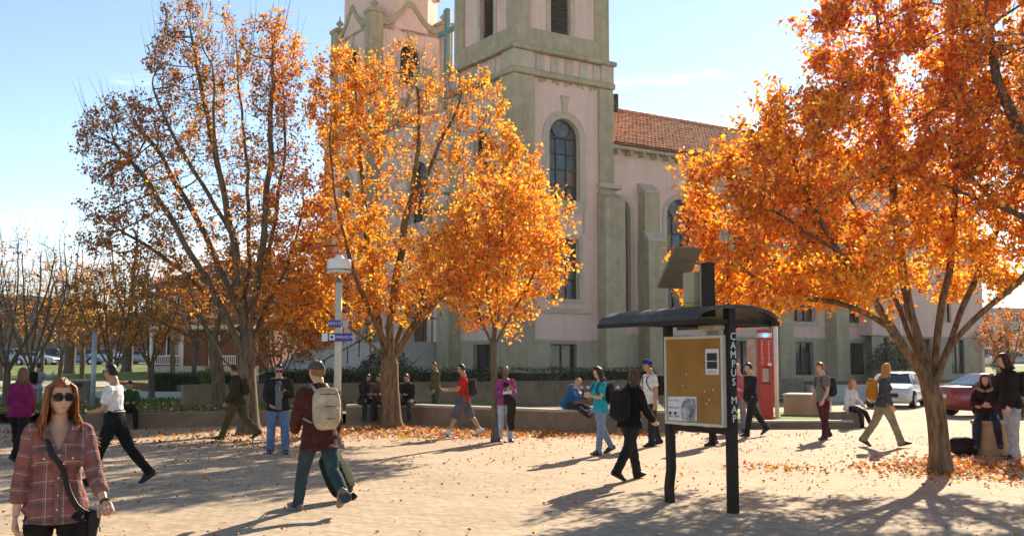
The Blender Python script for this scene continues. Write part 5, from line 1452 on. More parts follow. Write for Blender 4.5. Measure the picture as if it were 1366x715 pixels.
# ================================================================== vehicles
M['tyre'] = mat('tyre_rubber', (0.018, 0.018, 0.018), .85, .2)
M['rim'] = mat('alloy_rim', (0.5, 0.5, 0.5), .3, .05, metal=.8)
M['car_glass'] = glass_mat('car_glass', (0.02, 0.025, 0.03), .04, .8)
M['lens_red'] = mat('red_lens', (.35, .01, .01), .2, .05); M['lens_clear'] = mat('clear_lens', (.65, .65, .62), .12, .05, spec=.8)
M['plastic_black'] = mat('black_plastic', (.02, .02, .02), .6, .1)
def paint(c): return cmat('car_paint', c, rough=.28, var=.03, scale=2, spec=.5, coat=.7)
def make_car(name, kind, c, loc_, rz, label, group=None):
    "front towards local -Y; body lofted from cross-sections along the length"
    root = empty(name, loc_, rz, label, 'bus' if kind == 'bus' else 'car', group)
    pm = paint(c)
    if kind == 'sedan':
        L, Wd = 4.6, .88
        st = [(-2.3, .35, .55, .62), (-2.22, .22, .68, .74), (-1.6, .18, .82, .86), (-.95, .18, .90, .96), (-.9, .18, .9, .97), (.0, .18, .92, .97), (1.0, .18, .95, .98), (1.6, .2, .98, 1.0), (2.1, .24, .95, .99), (2.28, .34, .85, .93)]
        gh = [(-.95, .92), (-.25, 1.38), (.75, 1.42), (1.62, 1.02)]
        wb = (-1.38, 1.38); wr = .32
    elif kind == 'suv':
        L, Wd = 4.7, .93
        st = [(-2.35, .4, .72, .8), (-2.25, .26, .9, .96), (-1.5, .24, 1.02, 1.06), (-1.0, .24, 1.07, 1.1), (0, .24, 1.08, 1.12), (1.2, .24, 1.1, 1.13), (2.1, .26, 1.1, 1.13), (2.33, .36, 1.0, 1.08)]
        gh = [(-1.1, 1.06), (-.45, 1.66), (1.75, 1.70), (2.22, 1.1)]
        wb = (-1.42, 1.40); wr = .37
    W2 = Wd
    bm = bmesh.new()
    rows = []
    for y, zb, zs, zc in st:
        e = min(1.0, (2.3 - abs(y)) * 1.6 + .80)
        w_ = W2 * e
        pts = [(0, zb), (w_ * .86, zb), (w_, zb + .16), (w_ * 1.0, (zb + zs) / 2 + .05), (w_ * .95, zs), (w_ * .75, zc), (0, zc + .015)]
        full = [(x, z) for x, z in pts] + [(-x, z) for x, z in pts[-2:0:-1]]
        rows.append([bm.verts.new((x, y, z)) for x, z in full])
    m_ = len(rows[0])
    for a, b in zip(rows, rows[1:]):
        for k in range(m_): bm.faces.new((a[k], a[(k + 1) % m_], b[(k + 1) % m_], b[k]))
    bm.faces.new(rows[0]); bm.faces.new(rows[-1])
    body = bm_obj('body', bm, pm, root, True)
    # cabin: roof + pillars, with glass panels
    (y0, z0), (y1, z1), (y2, z2), (y3, z3) = gh
    wb_, wt = W2 * .93, W2 * .70
    bm = bmesh.new()
    A = [(-wb_, y0, z0), (wb_, y0, z0), (wt, y1, z1), (-wt, y1, z1), (-wt, y2, z2), (wt, y2, z2), (wb_, y3, z3), (-wb_, y3, z3)]
    vv = [bm.verts.new(p) for p in A]
    for fc in ((0, 1, 2, 3), (3, 2, 5, 4), (4, 5, 6, 7)): bm.faces.new([vv[i] for i in fc])
    bm.faces.new([vv[i] for i in (1, 6, 5, 2)]); bm.faces.new([vv[i] for i in (0, 3, 4, 7)])
    es = [e for e in bm.edges]
    bmesh.ops.bevel(bm, geom=es, offset=.05, segments=2, affect='EDGES')
    bm_obj('cabin', bm, pm, root, True)
    def gpanel(nm, q, out):
        o_ = Vector(out) * .012; c_ = sum((Vector(p) for p in q), Vector()) / len(q)
        return py_obj(nm, [c_ + (Vector(p) - c_) * .86 + o_ for p in q], [tuple(range(len(q)))], M['car_glass'], root)
    gpanel('windscreen', A[0:4], (0, -1.3, 1)); gpanel('rear_window', A[4:8], (0, 1.3, 1))
    ym = (y1 + y2) / 2 - .05
    for s in (-1, 1):
        def P(y, t):   # point on cabin side: t 0 at belt, 1 at roof
            def zt(y): return z0 + (z1 - z0) * (y - y0) / (y1 - y0) if y < y1 else (z2 + (z3 - z2) * (y - y2) / (y3 - y2) if y > y2 else z1 + (z2 - z1) * (y - y1) / (y2 - y1))
            zb = z0 + (z3 - z0) * (y - y0) / (y3 - y0)
            z = zb + (zt(y) - zb) * t; fr_ = (z - zb) / max(.05, (z1 - z0)); return (s * (wb_ + (wt - wb_) * fr_), y, z)
        cuts = [y0 + .25, ym, y3 - .25] if kind == 'sedan' else [y0 + .25, ym - .4, ym + .65, y3 - .2]
        for a, b in zip(cuts, cuts[1:]):
            q = [P(a + .04, .1), P(b - .04, .1), P(b - .04, .9), P(a + .04, .9)]
            if kind == 'sedan' or True:
                ins = [y for y in (y1, y2) if a + .06 < y < b - .06]
                if ins: q = [P(a + .04, .1), P(b - .04, .1), P(b - .04, .88)] + [P(y, .9) for y in reversed(ins)] + [P(a + .04, .88)]
            py_obj('side_window', [(x + s * .055, y, z) for x, y, z in q], [tuple(range(len(q)))], M['car_glass'], root)
        bm = bmesh.new(); ellipsoid(bm, (s * (W2 + .10), y0 + .42, z0 + .05), (.11, .07, .08), seg=8, rings=6); bm_obj('mirror', bm, pm, root)
        fy, fz = st[1][0] - .03, st[1][2] - .12
        bm = bmesh.new(); ellipsoid(bm, (s * W2 * .64, fy + .02, fz), (.2, .09, .085), seg=10, rings=6); bm_obj('headlight', bm, M['lens_clear'], root)
        ty, tz = st[-1][0] - .03, st[-1][2] - .08
        bm = bmesh.new(); ellipsoid(bm, (s * W2 * .66, ty, tz), (.17, .07, .11), seg=10, rings=6); bm_obj('tail_light', bm, M['lens_red'], root)
        for y in wb:
            wh = bmesh.new(); x = s * (W2 - .07)
            cyl(wh, (x - .11, y, wr), (x + .11, y, wr), wr, seg=20); w_o = bm_obj('wheel', wh, M['tyre'], root, False)
            rm = bmesh.new(); xo = x + s * .112
            cyl(rm, (xo, y, wr), (xo + s * .012, y, wr), wr * .64, wr * .60, seg=16)
            bm_obj('rim', rm, M['rim'], w_o)
            for q in range(5):
                a = q * 2 * math.pi / 5
                hb = bmesh.new(); cyl(hb, (xo + s * .013, y + math.cos(a) * wr * .35, wr + math.sin(a) * wr * .35), (xo + s * .016, y + math.cos(a) * wr * .35, wr + math.sin(a) * wr * .35), wr * .12, seg=7); bm_obj('rim_hole', hb, M['plastic_black'], w_o)
            ar = bmesh.new(); tube(ar, [(s * (W2 + .004), y + math.cos(t) * (wr + .05), wr + math.sin(t) * (wr + .05)) for t in [math.pi * i / 10 for i in range(11)]], [.035] * 11, 5); bm_obj('wheel_arch', ar, M['plastic_black'], root)
    box_obj('grille', -.42, .42, st[0][0] - .03, st[0][0] + .1, .44, .60, M['plastic_black'], root, .02)
    box_obj('bumper', -W2 * .82, W2 * .82, st[0][0] - .06, st[0][0] + .15, .26, .40, pm, root, .03)
    box_obj('number_plate', -.26, .26, st[0][0] - .075, st[0][0] - .061, .29, .39, M['white_paint'], root)
    box_obj('rear_plate', -.26, .26, st[-1][0] + .005, st[-1][0] + .02, .62, .74, M['white_paint'], root)
    return root
# street: silver-white car coming down, red car going up
uh = math.atan2(U.y, U.x)
p = G(1203, 545)
make_car('parked_car', 'sedan', (.62, .60, .54), p + Vector((.62, 2.2, 0)), R(-29), 'silver white car facing the camera behind the forked tree')
p = G(1310, 556)
make_car('parked_car', 'sedan', (.26, .012, .016), p + Vector((1.05, .9, 0)), R(90 + 14), 'dark red car seen from the side behind the seated group')
# car park right
def far_spot(px, Y): return YX(px, Y)
make_car('parked_car', 'suv', (.42, .47, .55), far_spot(1316, 108), R(80), 'pale blue van in the right-hand car park beside the church corner', 'cars in the right-hand car park')
make_car('parked_car', 'sedan', (.66, .66, .66), far_spot(1304, 103), R(70), 'white saloon parked in front of the pale blue van', 'cars in the right-hand car park')
make_car('parked_car', 'sedan', (.30, .31, .33), far_spot(1352, 106), R(75), 'grey saloon parked below the white bus', 'cars in the right-hand car park')
make_car('parked_car', 'suv', (.12, .12, .14), far_spot(1400, 108), R(80), 'dark off-roader at the right edge of the car park', 'cars in the right-hand car park')
# car park left
for i, (px, Y, k, c, r, lb) in enumerate(((20, 112, 'suv', (.5, .5, .52), 75, 'silver off-roader behind the woman in purple at the far left'), (52, 110, 'sedan', (.66, .66, .66), 80, 'white saloon parked left of the thin lawn tree'), (74, 113, 'suv', (.08, .09, .1), 95, 'dark off-roader parked beside the thin lawn tree'),
        (112, 112, 'sedan', (.16, .24, .40), 85, 'blue saloon parked beyond the concrete bin'), (145, 112, 'suv', (.6, .6, .6), 80, 'white off-roader parked between the pole and the thick trunk'), (196, 114, 'sedan', (.4, .42, .45), 85, 'grey saloon parked right of the thick bare trunk'))):
    make_car('parked_car', k, c, far_spot(px, Y), R(r), lb, 'cars in the left-hand car park')
# white bus
def make_bus(px, Y, rz, label):
    root = empty('coach', YX(px, Y), rz, label, 'bus')
    bm = bmesh.new(); box(bm, -1.2, 1.2, -4.6, 4.6, .35, 3.1, .18); bm_obj('body', bm, paint((.7, .69, .66)), root, False)
    for s in (-1, 1):
        for k in range(6):
            y = -4.0 + k * 1.35
            o = box_obj('side_window', s * 1.203 - .006, s * 1.203 + .006, y, y + 1.15, 1.75, 2.6, M['car_glass'], root)
        for y in (-2.9, 2.7):
            wh = bmesh.new(); cyl(wh, (s * .95, y, .48), (s * 1.22, y, .48), .48, seg=18); w_o = bm_obj('wheel', wh, M['tyre'], root)
            rm = bmesh.new(); cyl(rm, (s * 1.221, y, .48), (s * 1.235, y, .48), .28, seg=14); bm_obj('rim', rm, M['rim'], w_o)
        box_obj('stripe', s * 1.204 - .004, s * 1.204 + .004, -4.4, 4.4, 1.2, 1.4, mat('grey_stripe', (.3, .3, .32), .4, .05), root)
        box_obj('headlight', s * .8 - .18, s * .8 + .18, -4.62, -4.59, .75, .95, M['lens_clear'], root)
    box_obj('windscreen', -1.0, 1.0, -4.615, -4.59, 1.5, 2.75, M['car_glass'], root)
    return root
make_bus(1362, 121, R(78), 'white coach with dark windows in the right-hand car park')

# ================================================================== background buildings
def house(px, Y, rz, label):
    p = YX(px, Y)
    root = empty('brick_house', p, rz, label, 'house')
    fr = Matrix.Identity(4)
    wins = [(-3.3, 1.0, 1.5, 3.2, False), (-3.3, 1.0, 4.6, 6.2, False), (0.2, 1.1, .7, 3.1, False), (3.4, 1.0, 1.5, 3.2, False), (3.4, 1.0, 4.6, 6.2, False), (0.2, 1.0, 4.6, 6.2, False)]
    facade('wall', fr, -5, 5, -.5, 7.0, wins, M['brick'], root, .25)
    bm = bmesh.new(); box(bm, -5, -4.7, .002, 9, -.5, 7); box(bm, 4.7, 5, .002, 9, -.5, 7); box(bm, -4.7, 4.7, 8.7, 9, -.5, 7); box(bm, -4.7, 4.7, .3, 8.7, 6.8, 6.95); bm_obj('wall', bm, M['brick'], root)
    for i, h in enumerate(wins):
        if i == 2:
            d = fbox_obj('door', fr, (h[0] - .5, h[0] + .5, .15, .2, .7, 3.1), M['white_paint'], root); continue
        wd = window(fr, h, root, .2, 1, 2, stained=False)
        fbox_obj('sill', fr, (h[0] - .65, h[0] + .65, -.12, .03, h[2] - .14, h[2] - .01), M['white_paint'], wd)
        surround(fr, h, .10, .03, M['white_paint'], wd)
    bm = bmesh.new(); q = [(-5.5, -.6, 7), (5.5, -.6, 7), (5.5, 9.6, 7), (-5.5, 9.6, 7), (-1.5, 4.5, 9.6), (1.5, 4.5, 9.6)]
    vv = [bm.verts.new(a) for a in q]
    for fc in ((0, 1, 5, 4), (1, 2, 5), (2, 3, 4, 5), (3, 0, 4), (0, 3, 2, 1)): bm.faces.new([vv[i] for i in fc])
    rf_ = bm_obj('roof', bm, mat('slate_roof', (.09, .08, .075), .8, .2, 5), root)
    box_obj('chimney', 2.4, 3.2, 4.2, 5.0, 8.6, 10.6, M['brick'], rf_)
    po = box_obj('porch', -4.2, 4.2, -2.4, -.002, -.5, .6, M['concrete_pale'], root)
    box_obj('porch_roof', -4.4, 4.4, -2.6, -.004, 3.5, 3.8, M['white_paint'], root)
    for x in (-4.0, -1.4, 1.4, 4.0):
        bm = bmesh.new(); cyl(bm, (x, -2.2, .6), (x, -2.2, 3.5), .15, .12, 12); bm_obj('column', bm, M['white_paint'], po, True)
    for x0, x1 in ((-3.85, -1.55), (1.55, 3.85)):
        bm = bmesh.new(); box(bm, x0, x1, -2.24, -2.16, 1.35, 1.43); box(bm, x0, x1, -2.24, -2.16, .72, .78)
        for k in range(14):
            x = x0 + (x1 - x0) * (k + .5) / 14; box(bm, x - .02, x + .02, -2.22, -2.18, .78, 1.35)
        bm_obj('balustrade', bm, M['white_paint'], po)
    for k in range(3): box_obj('step', -.9, .9, -2.75 - .3 * k, -2.45 - .3 * k + .04, -.5, .42 - .2 * k, M['concrete_pale'], po)
    return root
house(283, 86, R(-10), 'red brick house with white porch columns behind the lawn trees')
def far_block(name, px, Y, w_, d_, h_, floors, rz, label, wallm, cat='building'):
    p = YX(px, Y); root = empty(name, p, rz, label, cat)
    box_obj('wall', -w_ / 2, w_ / 2, 0, d_, -1, h_, wallm, root)
    fh = h_ / floors
    nb = max(3, int(w_ / 5))
    for f_ in range(floors):
        for k in range(nb):
            x0 = -w_ / 2 + w_ * (k + .18) / nb; x1 = -w_ / 2 + w_ * (k + .82) / nb
            wdw = box_obj('window', x0, x1, -.03, .2, f_ * fh + fh * .35, f_ * fh + fh * .82, M['dark_frame'], root)
            box_obj('pane', x0 + .15, x1 - .15, -.06, -.032, f_ * fh + fh * .40, f_ * fh + fh * .77, M['pane'], wdw)
    box_obj('roof_edge', -w_ / 2 - .3, w_ / 2 + .3, -.3, d_ + .3, h_, h_ + .5, M['concrete_pale'], root)
    return root
far_block('parking_garage', 1400, 190, 70, 25, 8.5, 3, R(6), 'long low concrete parking garage beyond the right-hand car park', M['concrete_pale'])
far_block('campus_building', 60, 175, 60, 20, 7.0, 2, R(-8), 'low tan building beyond the parked cars at left', mat('tan_brick_wall', (.30, .21, .14), .9, .15, 1))
far_block('campus_building', 420, 150, 34, 18, 9.0, 2, R(-20), 'brown brick building behind the trees left of the church', M['brick'])
far_block('campus_building', -200, 150, 50, 20, 8.0, 2, R(-25), 'brown building beyond the left edge of the lawn', mat('brown_brick_wall', (.22, .14, .10), .9, .15, 1))
pl_ = YX(1297, 130)
t = empty('street_light', pl_, 0, 'tall thin car park light beside the church corner', 'street lamp')
bm = bmesh.new(); cyl(bm, (0, 0, 0), (0, 0, 8.0), .12, .08, 8); bm_obj('mast', bm, M['grey_metal'], t); box_obj('lamp_head', -.6, .6, -.15, .15, 7.95, 8.15, M['grey_metal'], t)
# ================================================================== people
def skin_mat(c):
    key = ('skin', c)
    if key not in _cache:
        m = mat('skin', c, .5, .05, 20, spec=.35); b = m.node_tree.nodes['Principled BSDF']
        b.inputs['Subsurface Weight'].default_value = .12; b.inputs['Subsurface Radius'].default_value = (.012, .005, .003); b.inputs['Subsurface Scale'].default_value = 1.0
        _cache[key] = m
    return _cache[key]
def hair_mat(c):
    key = ('hair', c)
    if key not in _cache:
        m = mat('hair', c, .42, .35, 30, .6, 90, c2=tuple(min(1, x * 1.35) for x in c), stretch=(1.2, 1.2, .18), spec=.5)
        nt = m.node_tree; b = nt.nodes['Principled BSDF']; out = [n for n in nt.nodes if n.type == 'OUTPUT_MATERIAL'][0]
        tr = nt.nodes.new('ShaderNodeBsdfTranslucent'); tr.inputs[0].default_value = (*[min(1, x * 2.2) for x in c], 1)
        mx = nt.nodes.new('ShaderNodeMixShader'); mx.inputs[0].default_value = .38
        nt.links.new(b.outputs[0], mx.inputs[1]); nt.links.new(tr.outputs[0], mx.inputs[2]); nt.links.new(mx.outputs[0], out.inputs[0])
        _cache[key] = m
    return _cache[key]
M['lips'] = mat('lips', (.47, .20, .15), .45, .05, 20); M['brow'] = mat('eyebrow', (.05, .03, .02), .8, .1); M['eye'] = mat('eye', (.05, .04, .035), .2, .05)
SK = {'light': (.56, .33, .23), 'tan': (.42, .235, .145), 'dark': (.16, .085, .05)}

def remesh(bm, voxel, smooth=3):
    me = bpy.data.meshes.new('tmp'); bmesh.ops.recalc_face_normals(bm, faces=bm.faces); bm.to_mesh(me); bm.free()
    ob = bpy.data.objects.new('tmp', me)
    md = ob.modifiers.new('r', 'REMESH'); md.mode = 'VOXEL'; md.voxel_size = voxel; md.adaptivity = 0.0
    if smooth:
        sm = ob.modifiers.new('s', 'SMOOTH'); sm.factor = .5; sm.iterations = smooth
    out = baked(ob)
    bpy.data.objects.remove(ob); bpy.data.meshes.remove(me)
    return out
def wrinkle(me, amp, fx=11.0, fz=7.0, seed=0.0):
    n = len(me.vertices)
    co = np.zeros(n * 3, np.float32); me.vertices.foreach_get('co', co); co = co.reshape(-1, 3)
    no = np.zeros(n * 3, np.float32); me.vertices.foreach_get('normal', no); no = no.reshape(-1, 3)
    d = np.empty(n)
    for i in range(n):
        p = co[i]
        a = noise.noise(Vector((p[0] * fx + seed, p[1] * fx, p[2] * fz)))
        b = noise.noise(Vector((p[0] * fx * 2.3, p[1] * fx * 2.3 + seed, p[2] * fz * 2.6 + p[0] * 9)))
        d[i] = (1 - abs(a) * 2.2) * .7 + b * .45
    co += no * (d * amp)[:, None].astype(np.float32)
    me.vertices.foreach_set('co', co.ravel()); me.update()
def superell(bm, c, r, rot=None, p=.45, seg=20, rings=14, mi=0):
    m = Matrix.Translation(c) @ (rot.to_4x4() if rot is not None else Matrix.Identity(4))
    sp_ = lambda x: math.copysign(abs(x) ** p, x)
    rows = []
    for j in range(rings + 1):
        th = -math.pi / 2 + math.pi * j / rings
        rows.append([bm.verts.new(m @ Vector((r[0] * sp_(math.cos(th)) * sp_(math.cos(2 * math.pi * k / seg)), r[1] * sp_(math.cos(th)) * sp_(math.sin(2 * math.pi * k / seg)), r[2] * sp_(math.sin(th))))) for k in range(seg)])
    for a, b in zip(rows, rows[1:]):
        for k in range(seg):
            f = bm.faces.new((a[k], a[(k + 1) % seg], b[(k + 1) % seg], b[k])); f.smooth = True; f.material_index = mi
    bmesh.ops.remove_doubles(bm, verts=[v for r_ in (rows[0], rows[-1]) for v in r_], dist=1e-5)

def sstep(a, b, x):
    t = min(1, max(0, (x - a) / (b - a))); return t * t * (3 - 2 * t)
def head_point(d, female):
    x, y, z = d
    X, Y, Z = x, y, z
    if z < 0: X *= 1 - (.30 if female else .20) * sstep(0, 1, -z) - .06 * sstep(.3, 1, -z)
    if z > .4: X *= 1 - .05 * sstep(.4, 1, z)
    if y > 0 and z < 0: Y *= 1 - .42 * sstep(0, .9, -z)
    if y < 0:
        Y *= .90
        g = math.exp(-(x / .15) ** 2)
        pr = sstep(.28, -.16, z) if z > -.16 else (1 - sstep(-.16, -.30, z))
        if z <= -.16: pr = 1 - sstep(.16, .30, -z)
        Y -= .26 * g * pr * (.85 if female else 1)
        Y += .085 * math.exp(-((abs(x) - .36) / .18) ** 2 - ((z - .09) / .13) ** 2)
        Y -= .035 * math.exp(-((z - .28) / .09) ** 2) * (1 - sstep(.5, .9, abs(x)))
        Y -= .075 * math.exp(-(x / .26) ** 2) * (math.exp(-((z + .44) / .05) ** 2) + math.exp(-((z + .56) / .055) ** 2))
        Y += .03 * math.exp(-(x / .3) ** 2 - ((z + .50) / .022) ** 2)
        Y -= .10 * math.exp(-(x / .3) ** 2 - ((z + .84) / .12) ** 2)
        Y -= .03 * math.exp(-((abs(x) - .55) / .2) ** 2 - ((z + .15) / .2) ** 2)
    return X, Y, Z
def head_mesh(bm, frame, size, female, hi, shades=False):
    seg, rg = (56, 44) if hi else (22, 18)
    rows = []
    for j in range(1, rg):
        th = -math.pi / 2 + math.pi * j / rg
        row = []
        for k in range(seg):
            ph_ = 2 * math.pi * k / seg
            d = (math.cos(th) * math.cos(ph_), math.cos(th) * math.sin(ph_), math.sin(th))
            q = head_point(d, female); row.append((bm.verts.new(frame @ Vector((q[0] * size[0], q[1] * size[1], q[2] * size[2]))), d))
        rows.append(row)
    lo = bm.verts.new(frame @ Vector((0, -.15 * size[1], -size[2]))); hi_ = bm.verts.new(frame @ Vector((0, 0, size[2])))
    def mi_of(ds):
        if not hi: return 0
        x = sum(d[0] for d in ds) / len(ds); y = sum(d[1] for d in ds) / len(ds); z = sum(d[2] for d in ds) / len(ds)
        if y < -.3 and abs(x) < .2 and abs(z + .50) < .06: return 1
        if y < -.3 and .14 < abs(x) < .56 and abs(z - .30 + .1 * (abs(x) - .35) ** 2 * 4) < (.035 if hi else .06): return 2
        return 0
    for a, b in zip(rows, rows[1:]):
        for k in range(seg):
            q = (a[k], a[(k + 1) % seg], b[(k + 1) % seg], b[k])
            f = bm.faces.new([t[0] for t in q]); f.smooth = True; f.material_index = mi_of([t[1] for t in q])
    for k in range(seg):
        f = bm.faces.new((rows[0][(k + 1) % seg][0], rows[0][k][0], lo)); f.smooth = True
        f = bm.faces.new((rows[-1][k][0], rows[-1][(k + 1) % seg][0], hi_)); f.smooth = True
    rot = frame.to_3x3()
    for s in (-1, 1):
        ellipsoid(bm, frame @ Vector((s * size[0] * .98, size[1] * .08, -size[2] * .02)), (.010, .022, .032), rot, 8, 6)
        if not shades: ellipsoid(bm, frame @ Vector((s * size[0] * .36, -size[1] * .80, size[2] * .09)), (.014, .007, .006), rot, 8, 6, mi=3)
def hair_mesh(bm, frame, size, style, hi, rnd, wind=0.0, length=.34):
    seg, rg = (64, 48) if hi else (24, 18)
    th_ = {'short': .13, 'buzz': .05, 'long': .13, 'bun': .10, 'scarf': .11, 'messy': .22, 'pony': .10}[style]
    rows = []
    for j in range(rg + 1):
        t = -math.pi / 2 + math.pi * j / rg
        row = []
        for k in range(seg):
            ph_ = 2 * math.pi * k / seg
            x, y, z = math.cos(t) * math.cos(ph_), math.cos(t) * math.sin(ph_), math.sin(t)
            q = Vector(head_point((x, y, z), False))
            part = .10 * math.exp(-((x - .2) / .12) ** 2) if style == 'long' else 0
            s1 = (z - (.54 if style == 'long' else .47) - .16 * x * x) / .14
            if style in ('long', 'scarf'): s2 = min((y + .26 + .1 * z) / .18, (z + .98) / .1)
            else: s2 = min((y + .16 + .25 * z) / .16, (z + .40) / .16)
            mk = min(1, max(0, max(s1, s2)))
            mk = mk * mk * (3 - 2 * mk)
            nse = noise.noise(Vector((x * 3.1, y * 3.1, z * 2.0 + 4))) * (.05 if style != 'messy' else .13) + noise.noise(Vector((x * 9, y * 9, z * 3))) * .035
            dsp = -.10 + mk * (.10 + th_ + nse + (.05 if z > .5 else 0) - (.09 * sstep(.1, -.5, y) if False else .08 * max(0, -y) if style == 'long' else 0))
            q = q + Vector((x, y, z)) * dsp
            row.append(bm.verts.new(frame @ Vector((q.x * size[0], q.y * size[1], q.z * size[2]))))
        rows.append(row)
    for a, b in zip(rows, rows[1:]):
        for k in range(seg):
            f = bm.faces.new((a[k], a[(k + 1) % seg], b[(k + 1) % seg], b[k])); f.smooth = True
    if style in ('long', 'pony'):
        N = 300 if hi else 34
        for i in range(N):
            if style == 'long':
                ph_ = rnd.uniform(-118, 118) * math.pi / 180
                sx_, sy_ = math.sin(ph_), math.cos(ph_)
                vol = 1.0 if not hi else 1.12
                r1 = rnd.uniform(1.04, 1.20) * vol
                ln = length * rnd.uniform(.70, 1.08)
                pts = [(sx_ * .34 + .08, sy_ * .45 + .05, 1.0), (sx_ * r1 * .92, sy_ * r1 * .92, .60), (sx_ * r1 * 1.06, sy_ * r1, .0), (sx_ * r1 * 1.14, sy_ * r1 * .92 + .05, -.9)]
                P_ = [Vector((a * size[0], b * size[1], c * size[2])) for a, b, c in pts]
                fw_d = -.4 if abs(ph_) > 1.3 else .35
                for q in range(1, 6):
                    t = q / 5
                    P_.append(P_[3] + Vector((sx_ * .035 * t + wind * t * t * (1 + .5 * rnd.random()) * (1 if sx_ * wind > 0 else .35) + .010 * math.sin(t * 7 + i), fw_d * .05 * t + .02 * t, -ln * t + abs(wind) * .25 * t * t)) + Vector((rnd.gauss(0, .006), rnd.gauss(0, .006), 0)))
            else:
                P_ = [Vector((rnd.gauss(0, .012), size[1] * 1.0, size[2] * .45)), Vector((rnd.gauss(0, .02), size[1] * 1.35, size[2] * .3)), Vector((rnd.gauss(wind, .025), size[1] * 1.4, -size[2] * .6)), Vector((rnd.gauss(wind, .02), size[1] * 1.25, -size[2] * 1.6))]
            mi_ = 1 if (hi and rnd.random() < .28) else 0
            r0 = rnd.uniform(.003, .0055) if hi else rnd.uniform(.010, .016)
            tube(bm, [frame @ p for p in P_], [r0 * (1 - .75 * (q / (len(P_) - 1)) ** 2) for q in range(len(P_))], 4 if hi else 5, frame.to_3x3() @ Vector((1, 0, 0)), caps=False, mi=mi_)
    if style == 'bun': ellipsoid(bm, frame @ Vector((0, size[1] * 1.15, size[2] * .35)), (.045, .045, .045), None, 10, 8)

def hand(bm, wrist, d, nrm, side, H, curl=22, fist=False, mi=0):
    k = H / 1.72
    d = d.normalized(); nrm = (nrm - d * nrm.dot(d)).normalized(); w = d.cross(nrm)
    if side < 0: w = -w                    # w points to the thumb side
    rot = Matrix((w, nrm, d)).transposed()
    superell(bm, wrist + d * .052 * k, (.039 * k, .016 * k, .052 * k), rot, .7, 12, 8, mi)
    for i, (off, ln) in enumerate(((.029, .074), (.010, .083), (-.010, .077), (-.029, .060))):
        p = wrist + d * (.092 - abs(off) * .25) * k + w * off * k
        pts = [p - d * .02 * k, p]; dd = d.copy()
        for s_, fr_ in enumerate((.45, .32, .23)):
            c_ = R(curl * (1 + .15 * i)) if not fist else R((65, 85, 60)[s_])
            dd = (Matrix.Rotation(c_, 3, w) @ dd) if (Matrix.Rotation(.3, 3, w) @ d).dot(nrm) > 0 else (Matrix.Rotation(-c_, 3, w) @ dd)
            pts.append(pts[-1] + dd * ln * fr_ * k)
        tube(bm, pts, [.0095 * k, .0095 * k, .0088 * k, .008 * k, .0065 * k], 7, w, mi=mi)
    p = wrist + d * .022 * k + w * .030 * k
    t1 = (d * .75 + w * .62 + nrm * .25).normalized(); t2 = (d * .92 + w * .12 + nrm * .35).normalized()
    tube(bm, [p - t1 * .015 * k, p, p + t1 * .036 * k, p + t1 * .036 * k + t2 * .034 * k, p + t1 * .036 * k + t2 * .058 * k], [.014 * k, .0135 * k, .0115 * k, .0105 * k, .0075 * k], 7, w, mi=mi)

TORSO = {'m': [(-.050, .078, .060, 0), (-.015, .102, .068, .006), (.03, .095, .065, .004), (.09, .085, .057, 0), (.14, .086, .058, -.002), (.195, .097, .063, -.003), (.24, .103, .060, 0), (.270, .098, .049, .006), (.294, .066, .040, .010), (.318, .037, .037, .010), (.365, .034, .036, -.002)],
         'f': [(-.050, .082, .060, 0), (-.015, .105, .070, .008), (.03, .097, .064, .006), (.09, .076, .050, 0), (.135, .072, .050, -.002), (.19, .082, .060, -.006), (.235, .089, .055, 0), (.266, .086, .044, .005), (.291, .058, .036, .009), (.315, .032, .033, .010), (.365, .029, .031, -.002)]}

